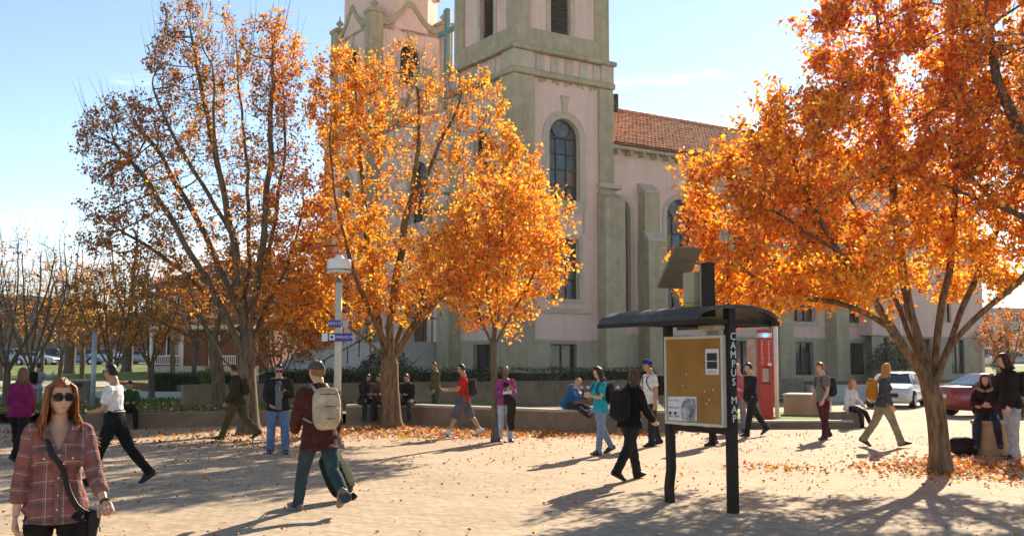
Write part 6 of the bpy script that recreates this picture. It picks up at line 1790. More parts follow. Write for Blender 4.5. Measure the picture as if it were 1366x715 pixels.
def make_person(label, pos, heading, H, sex, pose, o, hi=False, group=None):
    rnd = random.Random(label)
    root = empty('person', pos, R(heading), label, 'person', group)
    P = dict(lean=2, thigh=(0, 0), knee=(2, 2), splay=(3, 3), foot=(0, 0), armL=(0, 8, 12, 0), armR=(0, 8, 12, 0), head=(0, 0), seat=None, twist=0, curl=22, fist=(False, False))
    P.update(pose)
    vox = .0085 if hi else .0155
    lean = R(P['lean']); RL = Matrix.Rotation(lean, 3, 'X'); RT = RL @ Matrix.Rotation(R(P['twist']), 3, 'Z')
    # ---- legs
    J = {}
    lows = []
    for i, s in enumerate((1, -1)):
        p, k, sp_ = R(P['thigh'][i]), R(P['knee'][i]), R(P['splay'][i])
        hip = Vector((s * .052 * H, 0, 0))
        td = Vector((s * math.sin(sp_), -math.sin(p) * math.cos(sp_), -math.cos(p) * math.cos(sp_)))
        knee = hip + td * .245 * H
        sd = Vector((s * math.sin(sp_) * .35, -math.sin(p - k), -math.cos(p - k))).normalized()
        ank = knee + sd * .243 * H
        fp = R(P['foot'][i]); fd = Vector((s * .14, -math.cos(fp), -math.sin(fp))).normalized(); dn = Vector((0, math.sin(fp) * -1, -math.cos(fp)))
        dn = (dn - fd * dn.dot(fd)).normalized()
        toe = ank + fd * .108 * H + dn * .036 * H; heel = ank - fd * .038 * H + dn * .036 * H
        J[s] = dict(hip=hip, knee=knee, ank=ank, toe=toe, heel=heel, fd=fd, dn=dn, td=td, sd=sd)
        lows += [toe.z, heel.z]
    z_hip = (P['seat'] + .062 * H) if P['seat'] is not None else -min(lows) + .012
    up0 = Vector((0, 0, z_hip))
    for s in (1, -1):
        for k in ('hip', 'knee', 'ank', 'toe', 'heel'): J[s][k] = J[s][k] + up0
    def tor(x, y, z): return up0 + RT @ Vector((x * H, y * H, z * H))
    T = TORSO[sex]
    sw = .103 if sex == 'm' else .089
    # ---- arms
    for i, (s, key) in enumerate(((1, 'armL'), (-1, 'armR'))):
        p, a, e, inw = [R(v_) for v_ in P[key]]
        sh = tor(s * sw, .004, .268)
        ud = Vector((s * math.sin(a), -math.sin(p) * math.cos(a), -math.cos(p) * math.cos(a)))
        el = sh + ud * .165 * H
        fd = Vector((s * math.sin(a) * .45 * math.cos(inw) - s * math.sin(inw), -math.sin(p + e) * math.cos(inw), -math.cos(p + e) * math.cos(inw))).normalized()
        ud = RT @ ud if abs(P['twist']) > 0 else ud
        wr = el + fd * .142 * H
        J[s].update(sh=sh, el=el, wr=wr, ud=ud, fdn=fd)
    # ---- body
    bm = bmesh.new()
    X = RT @ Vector((1, 0, 0))
    tube(bm, [tor(0, y, f_) for f_, rx, ry, y in T], [(rx * H, ry * H) for f_, rx, ry, y in T], 16, X)
    for s in (1, -1):
        j = J[s]
        mid = j['knee'].lerp(j['ank'], .32) + Vector((0, .010 * H, 0)) * math.cos(R(P['thigh'][0 if s > 0 else 1] - P['knee'][0 if s > 0 else 1]))
        tube(bm, [j['hip'] + Vector((0, 0, .02 * H)), j['hip'].lerp(j['knee'], .35), j['hip'].lerp(j['knee'], .75), j['knee'], mid, j['knee'].lerp(j['ank'], .72), j['ank']], [r_ * H for r_ in (.052, .049, .039, .033, .0335, .025, .021)], 12)
        tube(bm, [j['heel'] + j['dn'] * -.012 * H, j['ank'] + j['dn'] * .014 * H, j['ank'].lerp(j['toe'], .6), j['toe'] - j['dn'] * .008 * H], [(.018 * H, .018 * H), (.021 * H, .022 * H), (.024 * H, .016 * H), (.020 * H, .010 * H)], 10)
        ellipsoid(bm, j['sh'], (.030 * H, .030 * H, .031 * H))
        tube(bm, [j['sh'], j['sh'].lerp(j['el'], .4), j['el'], j['el'].lerp(j['wr'], .3), j['wr'].lerp(j['el'], .15), j['wr']], [r_ * H * (1 if sex == 'm' else .88) for r_ in (.030, .029, .0235, .0245, .0165, .0155)], 10)
        if sex == 'f': ellipsoid(bm, tor(s * .043, -.052, .185), (.038 * H, .028 * H, .036 * H))
    me = remesh(bm, vox if hi else .018, 2)
    bm = bmesh.new(); bm.from_mesh(me); bpy.data.meshes.remove(me)
    for f in bm.faces: f.smooth = True
    hy, hp = P['head']
    hr = Matrix.Rotation(lean * .35, 3, 'X') @ Matrix.Rotation(R(hy), 3, 'Z') @ Matrix.Rotation(R(hp), 3, 'X')
    hc = tor(0, -.008, .402) + hr @ Vector((0, -.012 * H, 0))
    hf = Matrix.Translation(hc) @ hr.to_4x4()
    hs = (.0435 * H, .0535 * H, .066 * H) if sex == 'm' else (.0425 * H, .0525 * H, .066 * H)
    head_mesh(bm, hf, hs, sex == 'f', hi, o.get('shades', False))
    for i, s in enumerate((1, -1)):
        j = J[s]; d = j['fdn']
        horiz = abs(d.z) < .75
        nrm = Vector((-s, 0, .0)) if not horiz else Vector((-s * .5, 0, 1.0))
        hand(bm, j['wr'] - d * .006, d, nrm, s, H, P['curl'], P['fist'][i])
    sk = skin_mat(SK[o.get('skin', 'light')])
    body = bm_obj('body', bm, [sk, M['lips'], M['brow'], M['eye']], root)
    # ---- trousers
    inf = o.get('leg_ease', .012)
    bm = bmesh.new()
    pe = .030 if o.get('tuck') else .006
    tb = [t for t in T if t[0] <= (.095 if o.get('tuck') else .035)]
    tube(bm, [tor(0, y, f_) for f_, rx, ry, y in tb], [(rx * H + pe, ry * H + pe) for f_, rx, ry, y in tb], 16, X)
    flare = o.get('flare', .0)
    for s in (1, -1):
        j = J[s]; k1 = j['knee']; a1 = j['ank']
        if o.get('shorts'):
            e_ = j['knee'] + (j['ank'] - j['knee']) * .12
            tube(bm, [j['hip'] + Vector((0, 0, .02 * H)), j['hip'].lerp(k1, .4), k1, e_], [.058 * H + inf, .057 * H + inf, .047 * H + inf, .05 * H + inf], 14)
        else:
            end = a1 + j['sd'] * .022 * H
            tube(bm, [j['hip'], j['hip'].lerp(k1, .35), j['hip'].lerp(k1, .75), k1, k1.lerp(a1, .35), k1.lerp(a1, .75), end],
                 [.047 * H + inf, .050 * H + inf, .041 * H + inf, .035 * H + inf, .0345 * H + inf, .029 * H + inf + flare * .6, .029 * H + inf + flare], 14)
    me = remesh(bm, vox, 2)
    wrinkle(me, .010 if not hi else .006, 10, 15, seed=rnd.random() * 50)
    link_mesh('shorts' if o.get('shorts') else 'trousers', me, cloth(o['legs']), root, True)
    # ---- shoes
    for s in (1, -1):
        j = J[s]; bm = bmesh.new(); dn = j['dn']; fd = j['fd']
        A_ = j['ank']
        pts = [j['heel'] - dn * .016 * H - fd * .004 * H, A_ + dn * .016 * H, A_.lerp(j['toe'], .45) - dn * .002 * H, A_.lerp(j['toe'], .8) + dn * .002 * H, j['toe'] - dn * .006 * H + fd * .008 * H]
        tube(bm, pts, [(.021 * H, .022 * H), (.024 * H, .027 * H), (.027 * H, .022 * H), (.027 * H, .016 * H), (.020 * H, .010 * H)], 12)
        tube(bm, [A_ - j['sd'] * .03 * H, A_ + dn * .012 * H], [.026 * H, .027 * H], 10)
        me = remesh(bm, .010, 2)
        so = link_mesh('shoe', me, cmat('shoe_leather', o.get('shoes', (.03, .025, .02)), rough=.55, var=.1), root, True)
        bm = bmesh.new(); q = (j['heel'] + j['toe']) / 2 + dn * .004 * H
        rot = Matrix((fd.cross(dn), fd, -dn)).transposed()
        superell(bm, q, (.027 * H, .082 * H, .008 * H), rot, .55, 14, 6); bm_obj('sole', bm, cmat('shoe_sole', o.get('sole', (.05, .045, .04)), rough=.8), so, True)
    # ---- top
    kind = o['top']
    ease, amp, hem, slv = {'tee': (.014, .006, -.035, .62), 'shirt': (.015, .006, -.045, 1.93), 'rolled': (.017, .006, -.055, 1.55), 'jacket': (.030, .010, -.05, 2.0), 'coat': (.036, .012, -.16, 2.0), 'hoodie': (.028, .010, -.045, 1.98), 'polo': (.016, .006, -.02, .68)}[kind]
    slv = o.get('sleeve', slv); hem = o.get('hem', hem)
    bm = bmesh.new()
    tt = [t for t in T if hem < t[0] <= .30]
    strd = abs(math.sin(R(P['thigh'][0])) - math.sin(R(P['thigh'][1]))) * .03
    first = tt[0]
    rings = [(hem, max(first[1], T[1][1]) * (1.06 + max(0, -hem - .03) * .6), max(first[2], T[1][2]) * 1.14 + strd * max(0, -hem) * 10, first[3])] + [(a_, b_ * (1.05 if a_ < .02 else 1), c_ * (1.10 if a_ < .02 else 1), d_) for a_, b_, c_, d_ in tt]
    if P['seat'] is not None: rings = [r_ for r_ in rings if r_[0] >= -.052]
    tube(bm, [tor(0, y, f_) for f_, rx, ry, y in rings], [(rx * H + ease, ry * H + ease) for f_, rx, ry, y in rings], 18, X, dome=.08)
    for s in (1, -1):
        j = J[s]
        ellipsoid(bm, j['sh'], (.030 * H + ease * .6, .030 * H + ease * .6, .030 * H + ease * .5))
        if sex == 'f': ellipsoid(bm, tor(s * .043, -.050, .185), (.040 * H + ease * .5, .030 * H + ease * .5, .038 * H + ease * .5))
        e2 = ease * .85
        fs_ = .88 if sex == 'f' else 1
        if slv <= 1: pts = [j['sh'], j['sh'].lerp(j['el'], slv * .6), j['sh'].lerp(j['el'], slv)]; rr = [.031 * H * fs_ + e2, .031 * H * fs_ + e2, .031 * H * fs_ + e2 * 1.2]
        else:
            pts = [j['sh'], j['sh'].lerp(j['el'], .5), j['el'], j['el'].lerp(j['wr'], (slv - 1) * .5), j['el'].lerp(j['wr'], slv - 1)]
            rr = [.031 * H * fs_ + e2, .029 * H * fs_ + e2, .025 * H * fs_ + e2, .024 * H * fs_ + e2, (.0165 if slv > 1.8 else .020) * H * fs_ + e2]
        tube(bm, pts, rr, 12)
    if o.get('hood'):
        ellipsoid(bm, tor(0, .058, .292), (.062 * H, .035 * H, .036 * H)); ellipsoid(bm, tor(0, .035, .315), (.055 * H, .035 * H, .02 * H))
    if kind in ('jacket', 'coat') and not o.get('hood'):
        tube(bm, [tor(0, .006, .285), tor(0, .004, .325)], [(.055 * H, .050 * H), (.047 * H, .047 * H)], 14, X)
    me = remesh(bm, vox, 2)
    wrinkle(me, amp * (.9 if hi else 1.25), 9, 12, seed=rnd.random() * 50)
    if o.get('vneck'):
        bv = bmesh.new(); bv.from_mesh(me); inv_ = RT.inverted(); dead = []
        for f in bv.faces:
            q = inv_ @ (f.calc_center_median() - up0) / H
            if q.y < .012 and q.z > .212 and abs(q.x) < .004 + (q.z - .212) * .42: dead.append(f)
        bmesh.ops.delete(bv, geom=dead, context='FACES'); bv.to_mesh(me); bv.free()
    nm = {'tee': 'tee_shirt', 'shirt': 'shirt', 'rolled': 'shirt', 'jacket': 'jacket', 'coat': 'coat', 'hoodie': 'hoodie', 'polo': 'shirt'}[kind]
    tm = o['top_mat'] if 'top_mat' in o else cloth(o['col'])
    top = link_mesh(nm, me, tm, root, True)
    tco = [v_.co.copy() for v_ in me.vertices]
    bvh = BVHTree.FromPolygons(tco, [tuple(p_.vertices) for p_ in me.polygons])
    def snap(p, off=.010):
        q, nn, _, _ = bvh.find_nearest(p); return q + nn * off
    if 'inner' in o:       # undershirt panel showing in an open jacket
        rows = []
        for f_ in (.29, .24, .19, .13, .07, .0, -.035):
            rows.append([snap(tor(x, -.1, f_), .004) for x in (-.042, -.02, 0, .02, .042)])
        v_ = [p for r_ in rows for p in r_]; fcs = [(i * 5 + k, i * 5 + k + 1, i * 5 + k + 6, i * 5 + k + 5) for i in range(len(rows) - 1) for k in range(4)]
        py_obj('undershirt', v_, fcs, cloth(o['inner']), root, True)
    # ---- hair and headgear
    bm = bmesh.new()
    hair_mesh(bm, hf, hs, o.get('hair', 'short'), hi, rnd, o.get('wind', 0.0), o.get('hair_len', .30))
    hnm = 'headscarf' if o.get('hair') == 'scarf' else 'hair'
    hcol_ = o.get('hair_col', (.03, .018, .012)); bm_obj(hnm, bm, [hair_mat(hcol_), hair_mat(tuple(min(.8, c_ * f_) for c_, f_ in zip(hcol_, (1.7, 2.1, 2.4))))], root)
    if 'cap' in o:
        bm = bmesh.new()
        for_ = hf @ Matrix.Rotation(R(o.get('cap_tilt', -6)), 4, 'X')
        rows = []
        for jx in range(8):
            t = math.pi / 2 * jx / 7
            rows.append([bm.verts.new(for_ @ Vector((hs[0] * 1.22 * math.cos(t) * math.cos(2 * math.pi * k / 20), hs[1] * 1.20 * math.cos(t) * math.sin(2 * math.pi * k / 20), hs[2] * (.34 + .86 * math.sin(t))))) for k in range(20)])
        for a, b in zip(rows, rows[1:]):
            for k in range(20): f = bm.faces.new((a[k], a[(k + 1) % 20], b[(k + 1) % 20], b[k])); f.smooth = True
        capo = bm_obj('cap', bm, cloth(o['cap']), root)
        bm = bmesh.new(); A_, B_ = [], []
        for k in range(9):
            a = math.pi * (1.12 + .76 * k / 8)
            A_.append(bm.verts.new(for_ @ Vector((hs[0] * 1.2 * math.cos(a), hs[1] * 1.18 * math.sin(a), hs[2] * .36)))); B_.append(bm.verts.new(for_ @ Vector((hs[0] * 1.15 * math.cos(a), hs[1] * (1.18 * math.sin(a) - 1.0 * math.sin((k + .0) / 8 * math.pi)), hs[2] * .24))))
        for k in range(8): bm.faces.new((A_[k], A_[k + 1], B_[k + 1], B_[k]))
        bmesh.ops.solidify(bm, geom=bm.faces[:], thickness=.006)
        bm_obj('brim', bm, cloth(o.get('brim', o['cap'])), capo)
    if o.get('shades'):
        gm = cmat('sunglasses_plastic', (.012, .011, .010), rough=.15, var=.05, spec=.6)
        bm = bmesh.new()
        gl = bmesh.new()
        yb = -hs[1] * .985; zc = hs[2] * .09
        for s in (-1, 1):
            x0 = s * hs[0] * .46
            lp_ = []
            for k in range(14):
                a = 2 * math.pi * k / 14; ca, sa = math.cos(a), math.sin(a)
                lp_.append(Vector((x0 + .0275 * math.copysign(abs(ca) ** .6, ca), yb + .010 * ((x0 + .026 * ca) / hs[0]) ** 2 * 1.6, zc + (.0205 + .002 * ca * s) * math.copysign(abs(sa) ** .6, sa))))
            tube(bm, [hf @ p for p in lp_ + lp_[:2]], [.0034] * 16, 6, hf.to_3x3() @ Vector((0, 1, 0)), caps=False)
            gl.faces.new([gl.verts.new(hf @ (p + Vector((0, .001, 0)))) for p in lp_])
            tube(bm, [hf @ Vector((s * hs[0] * 1.0, yb + .022, zc + .011)), hf @ Vector((s * hs[0] * 1.08, -hs[1] * .3, zc + .010)), hf @ Vector((s * hs[0] * 1.05, hs[1] * .15, zc))], [.0036] * 3, 5)
            tube(bm, [hf @ Vector((s * (hs[0] * .46 + .026), yb + .012, zc + .013)), hf @ Vector((s * hs[0] * 1.0, yb + .022, zc + .011))], [.004, .004], 5)
        tube(bm, [hf @ Vector((-.012, yb, zc + .006)), hf @ Vector((0, yb - .004, zc + .009)), hf @ Vector((.012, yb, zc + .006))], [.0032] * 3, 6)
        so = bm_obj('sunglasses', bm, gm, root); bm_obj('lens', gl, glass_mat('dark_lens', (.010, .008, .007), .08, .3), so)
    if o.get('beard'):
        bm = bmesh.new(); ellipsoid(bm, hf @ Vector((0, -hs[1] * .55, -hs[2] * .68)), (hs[0] * .66, hs[1] * .42, hs[2] * .34), hr, 12, 8); bm_obj('beard', bm, hair_mat(o.get('hair_col', (.03, .018, .012))), root)
    Wm = Matrix.Translation(pos) @ Matrix.Rotation(R(heading), 4, 'Z')
    return dict(root=root, J=J, tor=tor, H=H, W=Wm, snap=snap, RT=RT, hf=hf, hs=hs, heading=heading, pos=Vector(pos), top=top, z_hip=z_hip)

def give_backpack(pp, c, label, c2=None, size=(.15, .10, .22), drop=0.0, strap_col=None, detail=False):
    H, tor, RT = pp['H'], pp['tor'], pp['RT']
    ctr = tor(0, .058, .165 - drop) + RT @ Vector((0, size[1] + .028, 0))
    base = pp['W'] @ (ctr - Vector((0, 0, size[2])))
    root = empty('backpack', base, R(pp['heading']), label, 'backpack')
    off = ctr - Vector((0, 0, size[2]))
    def done(bm): 
        for v_ in bm.verts: v_.co -= off
        return bm
    bm = bmesh.new(); superell(bm, ctr, size, RT, .55, 20, 14)
    for v_ in bm.verts: v_.co += Vector((noise.noise(v_.co * 9), noise.noise(v_.co * 9 + Vector((3, 1, 1))), noise.noise(v_.co * 9 + Vector((1, 5, 1))))) * .012
    bm_obj('pack', done(bm), cloth(c), root, True)
    bm = bmesh.new(); superell(bm, ctr + RT @ Vector((0, size[1] * .85, -size[2] * .35)), (size[0] * .80, size[1] * .42, size[2] * .48), RT, .55, 16, 10); bm_obj('pocket', done(bm), cloth(c2 or c), root, True)
    bm = bmesh.new(); superell(bm, ctr + RT @ Vector((0, size[1] * .25, size[2] * .80)), (size[0] * .84, size[1] * .75, size[2] * .26), RT, .6, 16, 8); bm_obj('flap', done(bm), cloth(c2 or c), root, True)
    for s in (1, -1):
        pts = [tor(s * .045, .09, .27 - drop * .5)] + [pp['snap'](tor(s * a, b, c_), .008) for a, b, c_ in ((.050, .05, .30), (.054, .0, .33), (.058, -.07, .28), (.066, -.10, .23), (.078, -.09, .18), (.098, -.05, .13), (.11, .02, .10))] + [tor(s * .085, .085, .085 - drop)]
        bm = bmesh.new(); tube(bm, pts, [(.024, .007)] * len(pts), 6, RT @ Vector((1, 0, 0))); bm_obj('strap', done(bm), cloth(strap_col or c), root, True)
    if detail:
        bm = bmesh.new()
        for k in range(3):
            z = -.05 + .14 * k - .06; tube(bm, [ctr + RT @ Vector((x, size[1] * (1.02 + (.3 if z < 0 else .04)) - abs(x) * .2, z)) for x in (-.1, -.05, 0, .05, .1)], [.006] * 5, 5)
        tag(bm_obj('cord', done(bm), cloth((.12, .08, .07)), root), kind='stuff')
    return root
def held(name, label, cat, pp, s, build, m):
    "small thing in the hand on side s (+1 left, -1 right); build(bm) in world-aligned local frame of the person"
    j = pp['J'][s]; q = j['wr'] + j['fdn'] * .095
    base = pp['W'] @ q
    root = empty(name, base, R(pp['heading']), label, cat)
    bm = bmesh.new(); build(bm); bm_obj('body', bm, m, root)
    return root
def phone(pp, s, label):
    def b(bm): box(bm, -.034, .034, -.02, .0, -.03, .09, .006)
    return held('phone', label, 'phone', pp, s, b, M['plastic_black'])
def PG(px, py): return G(px, py)
WALKL = dict(thigh=(26, -20), knee=(6, 22), foot=(-12, 30), armL=(-18, 8, 14, 0), armR=(22, 8, 22, 6))     # left leg forward
WALKR = dict(thigh=(-20, 26), knee=(22, 6), foot=(30, -12), armL=(22, 8, 22, 6), armR=(-18, 8, 14, 0))
def W_(base, **k): d = dict(base); d.update(k); return d

# ---- plaid shirt for the foreground woman
def plaid_mat():
    m = bpy.data.materials.new('plaid_flannel'); m.use_nodes = True
    nt = m.node_tree; b = nt.nodes['Principled BSDF']; b.inputs['Roughness'].default_value = .9; b.inputs['Specular IOR Level'].default_value = .15
    at = nt.nodes.new('ShaderNodeAttribute'); at.attribute_name = 'weave'
    sp_ = nt.nodes.new('ShaderNodeSeparateXYZ'); nt.links.new(at.outputs['Vector'], sp_.inputs[0])
    def mth(op, a, b_=None):
        n = nt.nodes.new('ShaderNodeMath'); n.operation = op
        for i, v_ in enumerate((a, b_)):
            if v_ is None: continue
            if isinstance(v_, (int, float)): n.inputs[i].default_value = v_
            else: nt.links.new(v_, n.inputs[i])
        return n.outputs[0]
    def stripe(src, period, off, width):
        f = mth('FRACT', mth('ADD', mth('DIVIDE', src, period), off + 20)); d = mth('ABSOLUTE', mth('SUBTRACT', f, .5))
        mr = nt.nodes.new('ShaderNodeMapRange'); mr.interpolation_type = 'SMOOTHSTEP'; nt.links.new(d, mr.inputs[0])
        for i, x in enumerate((width * .6, width, 1.0, 0.0)): mr.inputs[i + 1].default_value = x
        return mr.outputs[0]
    def mixc(a, c_, fac):
        n = nt.nodes.new('ShaderNodeMix'); n.data_type = 'RGBA'
        nt.links.new(fac, n.inputs[0]); nt.links.new(a, n.inputs[6]) if not isinstance(a, tuple) else setattr(n.inputs[6], 'default_value', a)
        n.inputs[7].default_value = c_; return n.outputs[2]
    x, y = sp_.outputs[0], sp_.outputs[1]
    base = mixc((.26, .095, .085, 1), (.17, .085, .075, 1), mth('MULTIPLY', stripe(x, .105, .25, .24), .8))
    base = mixc(base, (.14, .075, .07, 1), mth('MULTIPLY', stripe(y, .105, .25, .24), .6))
    for s_, p_, o_, w_, c_, k_ in ((x, .105, .0, .030, (.52, .40, .36, 1), .62), (y, .105, .0, .030, (.52, .40, .36, 1), .62), (x, .105, .12, .016, (.45, .33, .30, 1), .45), (y, .105, .12, .016, (.45, .33, .30, 1), .45), (x, .105, .5, .02, (.06, .035, .04, 1), .5), (y, .105, .5, .02, (.06, .035, .04, 1), .5)):
        base = mixc(base, c_, mth('MULTIPLY', stripe(s_, p_, o_, w_), k_))
    nt.links.new(base, b.inputs['Base Color'])
    t = nt.nodes.new('ShaderNodeTexCoord'); n3 = nt.nodes.new('ShaderNodeTexNoise'); n3.inputs['Scale'].default_value = 30; nt.links.new(t.outputs['Object'], n3.inputs['Vector'])
    bp = nt.nodes.new('ShaderNodeBump'); bp.inputs['Strength'].default_value = .35; bp.inputs['Distance'].default_value = .02; nt.links.new(n3.outputs[0], bp.inputs['Height']); nt.links.new(bp.outputs[0], b.inputs['Normal'])
    return m
M['plaid'] = plaid_mat()
def weave_attr(pp):
    "cloth coordinates: across/along for the torso, round/along for each sleeve"
    me = pp['top'].data; J = pp['J']
    at = me.attributes.new('weave', 'FLOAT_VECTOR', 'POINT')
    for i, v_ in enumerate(me.vertices):
        p = v_.co; best = None
        for s in (1, -1):
            j = J[s]
            for a, b, o0 in ((j['sh'], j['el'], 0.0), (j['el'], j['wr'], (j['el'] - j['sh']).length)):
                ab = b - a; t = (p - a).dot(ab) / ab.length_squared
                if -.05 < t <= 1.2:
                    d = (p - a - ab * min(1, max(0, t))).length
                    if d < .062 and abs(p.x) > .150 and (best is None or d < best[0]):
                        q = p - a - ab * t; w = math.atan2(q.dot(Vector((1, 0, 0))), q.dot(Vector((0, 1, 0)))) * .05
                        best = (d, (w, o0 + t * ab.length + .02, 0))
        at.data[i].vector = best[1] if best else (p.x * 1.05 + .013, p.z + (p.y * .25), 0)

# ================= 1 foreground woman
fw_pos = Vector(((84 - 683) / 1420 * 6.6, 6.6, 0))
fgw = make_person('woman in a plaid shirt and dark sunglasses walking towards the camera', fw_pos, 25, 1.62, 'f',
                  dict(lean=3, thigh=(14, -10), knee=(6, 14), foot=(-5, 18), armL=(14, 14, 30, -8), armR=(-2, 12, 10, 0), head=(10, 4), curl=28, fist=(True, False)),
                  dict(top='rolled', col=(.3, .1, .1), top_mat=M['plaid'], legs=(.016, .014, .014), leg_ease=.006, hair='long', hair_col=(.26, .085, .025), wind=.07, hair_len=.25, vneck=True, hem=-.058, shades=True, shoes=(.03, .02, .02), skin='light'), hi=True)
weave_attr(fgw)
def fg_details(pp):
    H, tor, snap, root = pp['H'], pp['tor'], pp['snap'], pp['root']
    # open collar
    for s in (1, -1):
        bm = bmesh.new()
        q = [tor(s * .012, -.075, .235), tor(s * .040, -.055, .300), tor(s * .036, .02, .318), tor(s * .058, .03, .300), tor(s * .072, -.03, .292), tor(s * .055, -.085, .248)]
        q = [q[0], q[1], q[2], q[3], q[4], q[5]]
        pts = [snap(p, .012) if k in (0, 3, 4, 5) else p for k, p in enumerate(q)]
        bm.faces.new([bm.verts.new(p) for p in pts]); bmesh.ops.triangulate(bm, faces=bm.faces[:])
        bmesh.ops.solidify(bm, geom=bm.faces[:], thickness=.004)
        c_ = bm_obj('collar', bm, cloth((.20, .10, .085)), root)
        # chest pocket flap
        rows = [[snap(tor(s * (.052 + x), -.11, z), .006) for x in (-.026, -.009, .009, .026)] for z in (.200, .186, .176 if True else 0)]
        v_ = [p for r_ in rows for p in r_]
        py_obj('pocket_flap', v_, [(i * 4 + k, i * 4 + k + 1, i * 4 + k + 5, i * 4 + k + 4) for i in range(2) for k in range(3)], cloth((.24, .10, .09)), root)
        bm = bmesh.new(); ellipsoid(bm, snap(tor(s * .052, -.11, .182), .008), (.006, .004, .006), seg=8, rings=6); bm_obj('button', bm, M['white_paint'], root)
    # placket and buttons
    rows = [[snap(tor(x, -.12, z), .004) for x in (-.010, 0, .010)] for z in (.212, .17, .12, .07, .03, -.01, -.05)]
    v_ = [p for r_ in rows for p in r_]
    py_obj('placket', v_, [(i * 3 + k, i * 3 + k + 1, i * 3 + k + 4, i * 3 + k + 3) for i in range(6) for k in range(2)], cloth((.22, .105, .09)), root)
    for z in (.20, .15, .10, .05, .0):
        bm = bmesh.new(); ellipsoid(bm, snap(tor(0, -.12, z), .007), (.0055, .004, .0055), seg=8, rings=6); bm_obj('button', bm, M['white_paint'], root)
    # rolled cuffs
    for s in (1, -1):
        j = pp['J'][s]; c_ = j['el'].lerp(j['wr'], .52); d = (j['wr'] - j['el']).normalized()
        bm = bmesh.new(); tube(bm, [c_ - d * .03, c_ - d * .02, c_ + d * .02, c_ + d * .03], [.036, .045, .046, .038], 16)
        me = bpy.data.meshes.new('cuff'); bm.to_mesh(me); bm.free(); wrinkle(me, .005, 25, 30)
        cu = link_mesh('cuff', me, cloth((.23, .105, .095)), root, True)
    # wrist band on her left wrist
    j = pp['J'][1]; d = j['fdn']
    bm = bmesh.new(); tube(bm, [j['wr'] - d * .016, j['wr'] - d * .008], [.031, .031], 14); bm_obj('bracelet', bm, cloth((.12, .05, .03)), root)
    # trouser waist shows below the shirt tail; shoulder bag is a thing of its own
    bagc = tor(.125, .03, -.10)
    base = pp['W'] @ (bagc - Vector((0, 0, .13)))
    bag = empty('shoulder_bag', base, R(pp['heading']), 'small black shoulder bag with a strap across the plaid shirt', 'bag')
    off = bagc - Vector((0, 0, .13))
    path = [(-.062, .075, .27), (-.060, .03, .315), (-.056, -.03, .32), (-.046, -.09, .27), (-.030, -.11, .225), (-.008, -.12, .175), (.018, -.12, .125), (.042, -.11, .08), (.064, -.10, .035), (.084, -.085, -.005), (.098, -.06, -.02)]
    fine = []
    for a_, b_ in zip(path, path[1:]):
        for t_ in (0, .5): fine.append([x_ + (y_ - x_) * t_ for x_, y_ in zip(a_, b_)])
    pts = [snap(tor(*p), .012) for p in fine] + [tor(.118, -.035, -.05), bagc + Vector((0, -.03, .10))]
    for _ in range(3): pts[1:-1] = [(pts[k - 1] + pts[k] * 2 + pts[k + 1]) / 4 for k in range(1, len(pts) - 1)]
    bm = bmesh.new(); tube(bm, pts, [(.017, .006)] * len(pts), 8, Vector((1, .3, .5)))
    for v in bm.verts: v.co -= off
    lm = cmat('black_leather', (.016, .014, .013), rough=.5, var=.2)
    bm_obj('strap', bm, lm, bag, True)
    bm = bmesh.new(); superell(bm, bagc, (.045, .10, .11), Matrix.Rotation(R(8), 3, 'Y'), .5)
    for v in bm.verts: v.co -= off
    bm_obj('pouch', bm, lm, bag, True)
    bm = bmesh.new(); superell(bm, bagc + Vector((.012, 0, .06)), (.046, .103, .065), Matrix.Rotation(R(8), 3, 'Y'), .45)
    for v in bm.verts: v.co -= off
    bm_obj('flap', bm, lm, bag, True)
    bm = bmesh.new(); box(bm, .055, .062, -.02, .02, .10, .135, .003); bm_obj('buckle', bm, M['grey_metal'], bag)
fg_details(fgw)

# ================= left group
make_person('woman in a magenta jacket and black trousers seen from behind', PG(24, 617), 172, 1.66, 'f', W_(WALKL, thigh=(14, -12), armL=(0, 10, 40, 20), armR=(0, 10, 40, 20), head=(10, 4)), dict(top='jacket', col=(.20, .012, .085), legs=(.014, .013, .014), hair='long', hair_col=(.24, .12, .045), hair_len=.17, shoes=(.02, .02, .02)))
make_person('man in a white short-sleeved shirt and black trousers striding left', PG(150, 648), -92, 1.76, 'm', W_(WALKL, thigh=(22, -27), knee=(6, 14), foot=(-12, 32), armL=(10, 8, 70, 30), armR=(14, 8, 60, 40), lean=4, head=(-4, -3)), dict(tuck=True, hem=.082, top='polo', col=(.74, .70, .68), legs=(.012, .012, .013), hair='short', hair_col=(.02, .013, .01), shades=True, skin='tan', shoes=(.015, .013, .012)))
sit = dict(lean=14, thigh=(82, 80), knee=(80, 84), splay=(8, 8), armL=(28, 8, 60, 25), armR=(28, 8, 60, 25), head=(0, 16))
pp = make_person('man in a dark green top seated on the left planter wall', PG(170, 571.5), 25, 1.74, 'm', W_(sit, seat=.41, lean=20), dict(top='jacket', col=(.03, .075, .03), legs=(.015, .014, .014), hair='short', skin='tan'))
pp = make_person('man in a lavender shirt standing with his back turned on the terrace', YX(54, 38.5, .0), 165, 1.76, 'm', dict(armR=(40, 30, 90, 10), armL=(20, 10, 60, 20)), dict(top='shirt', col=(.42, .36, .50), legs=(.30, .25, .18), hair='short', skin='tan'))
give_backpack(pp, (.014, .014, .016), 'black backpack on the man in the lavender shirt')
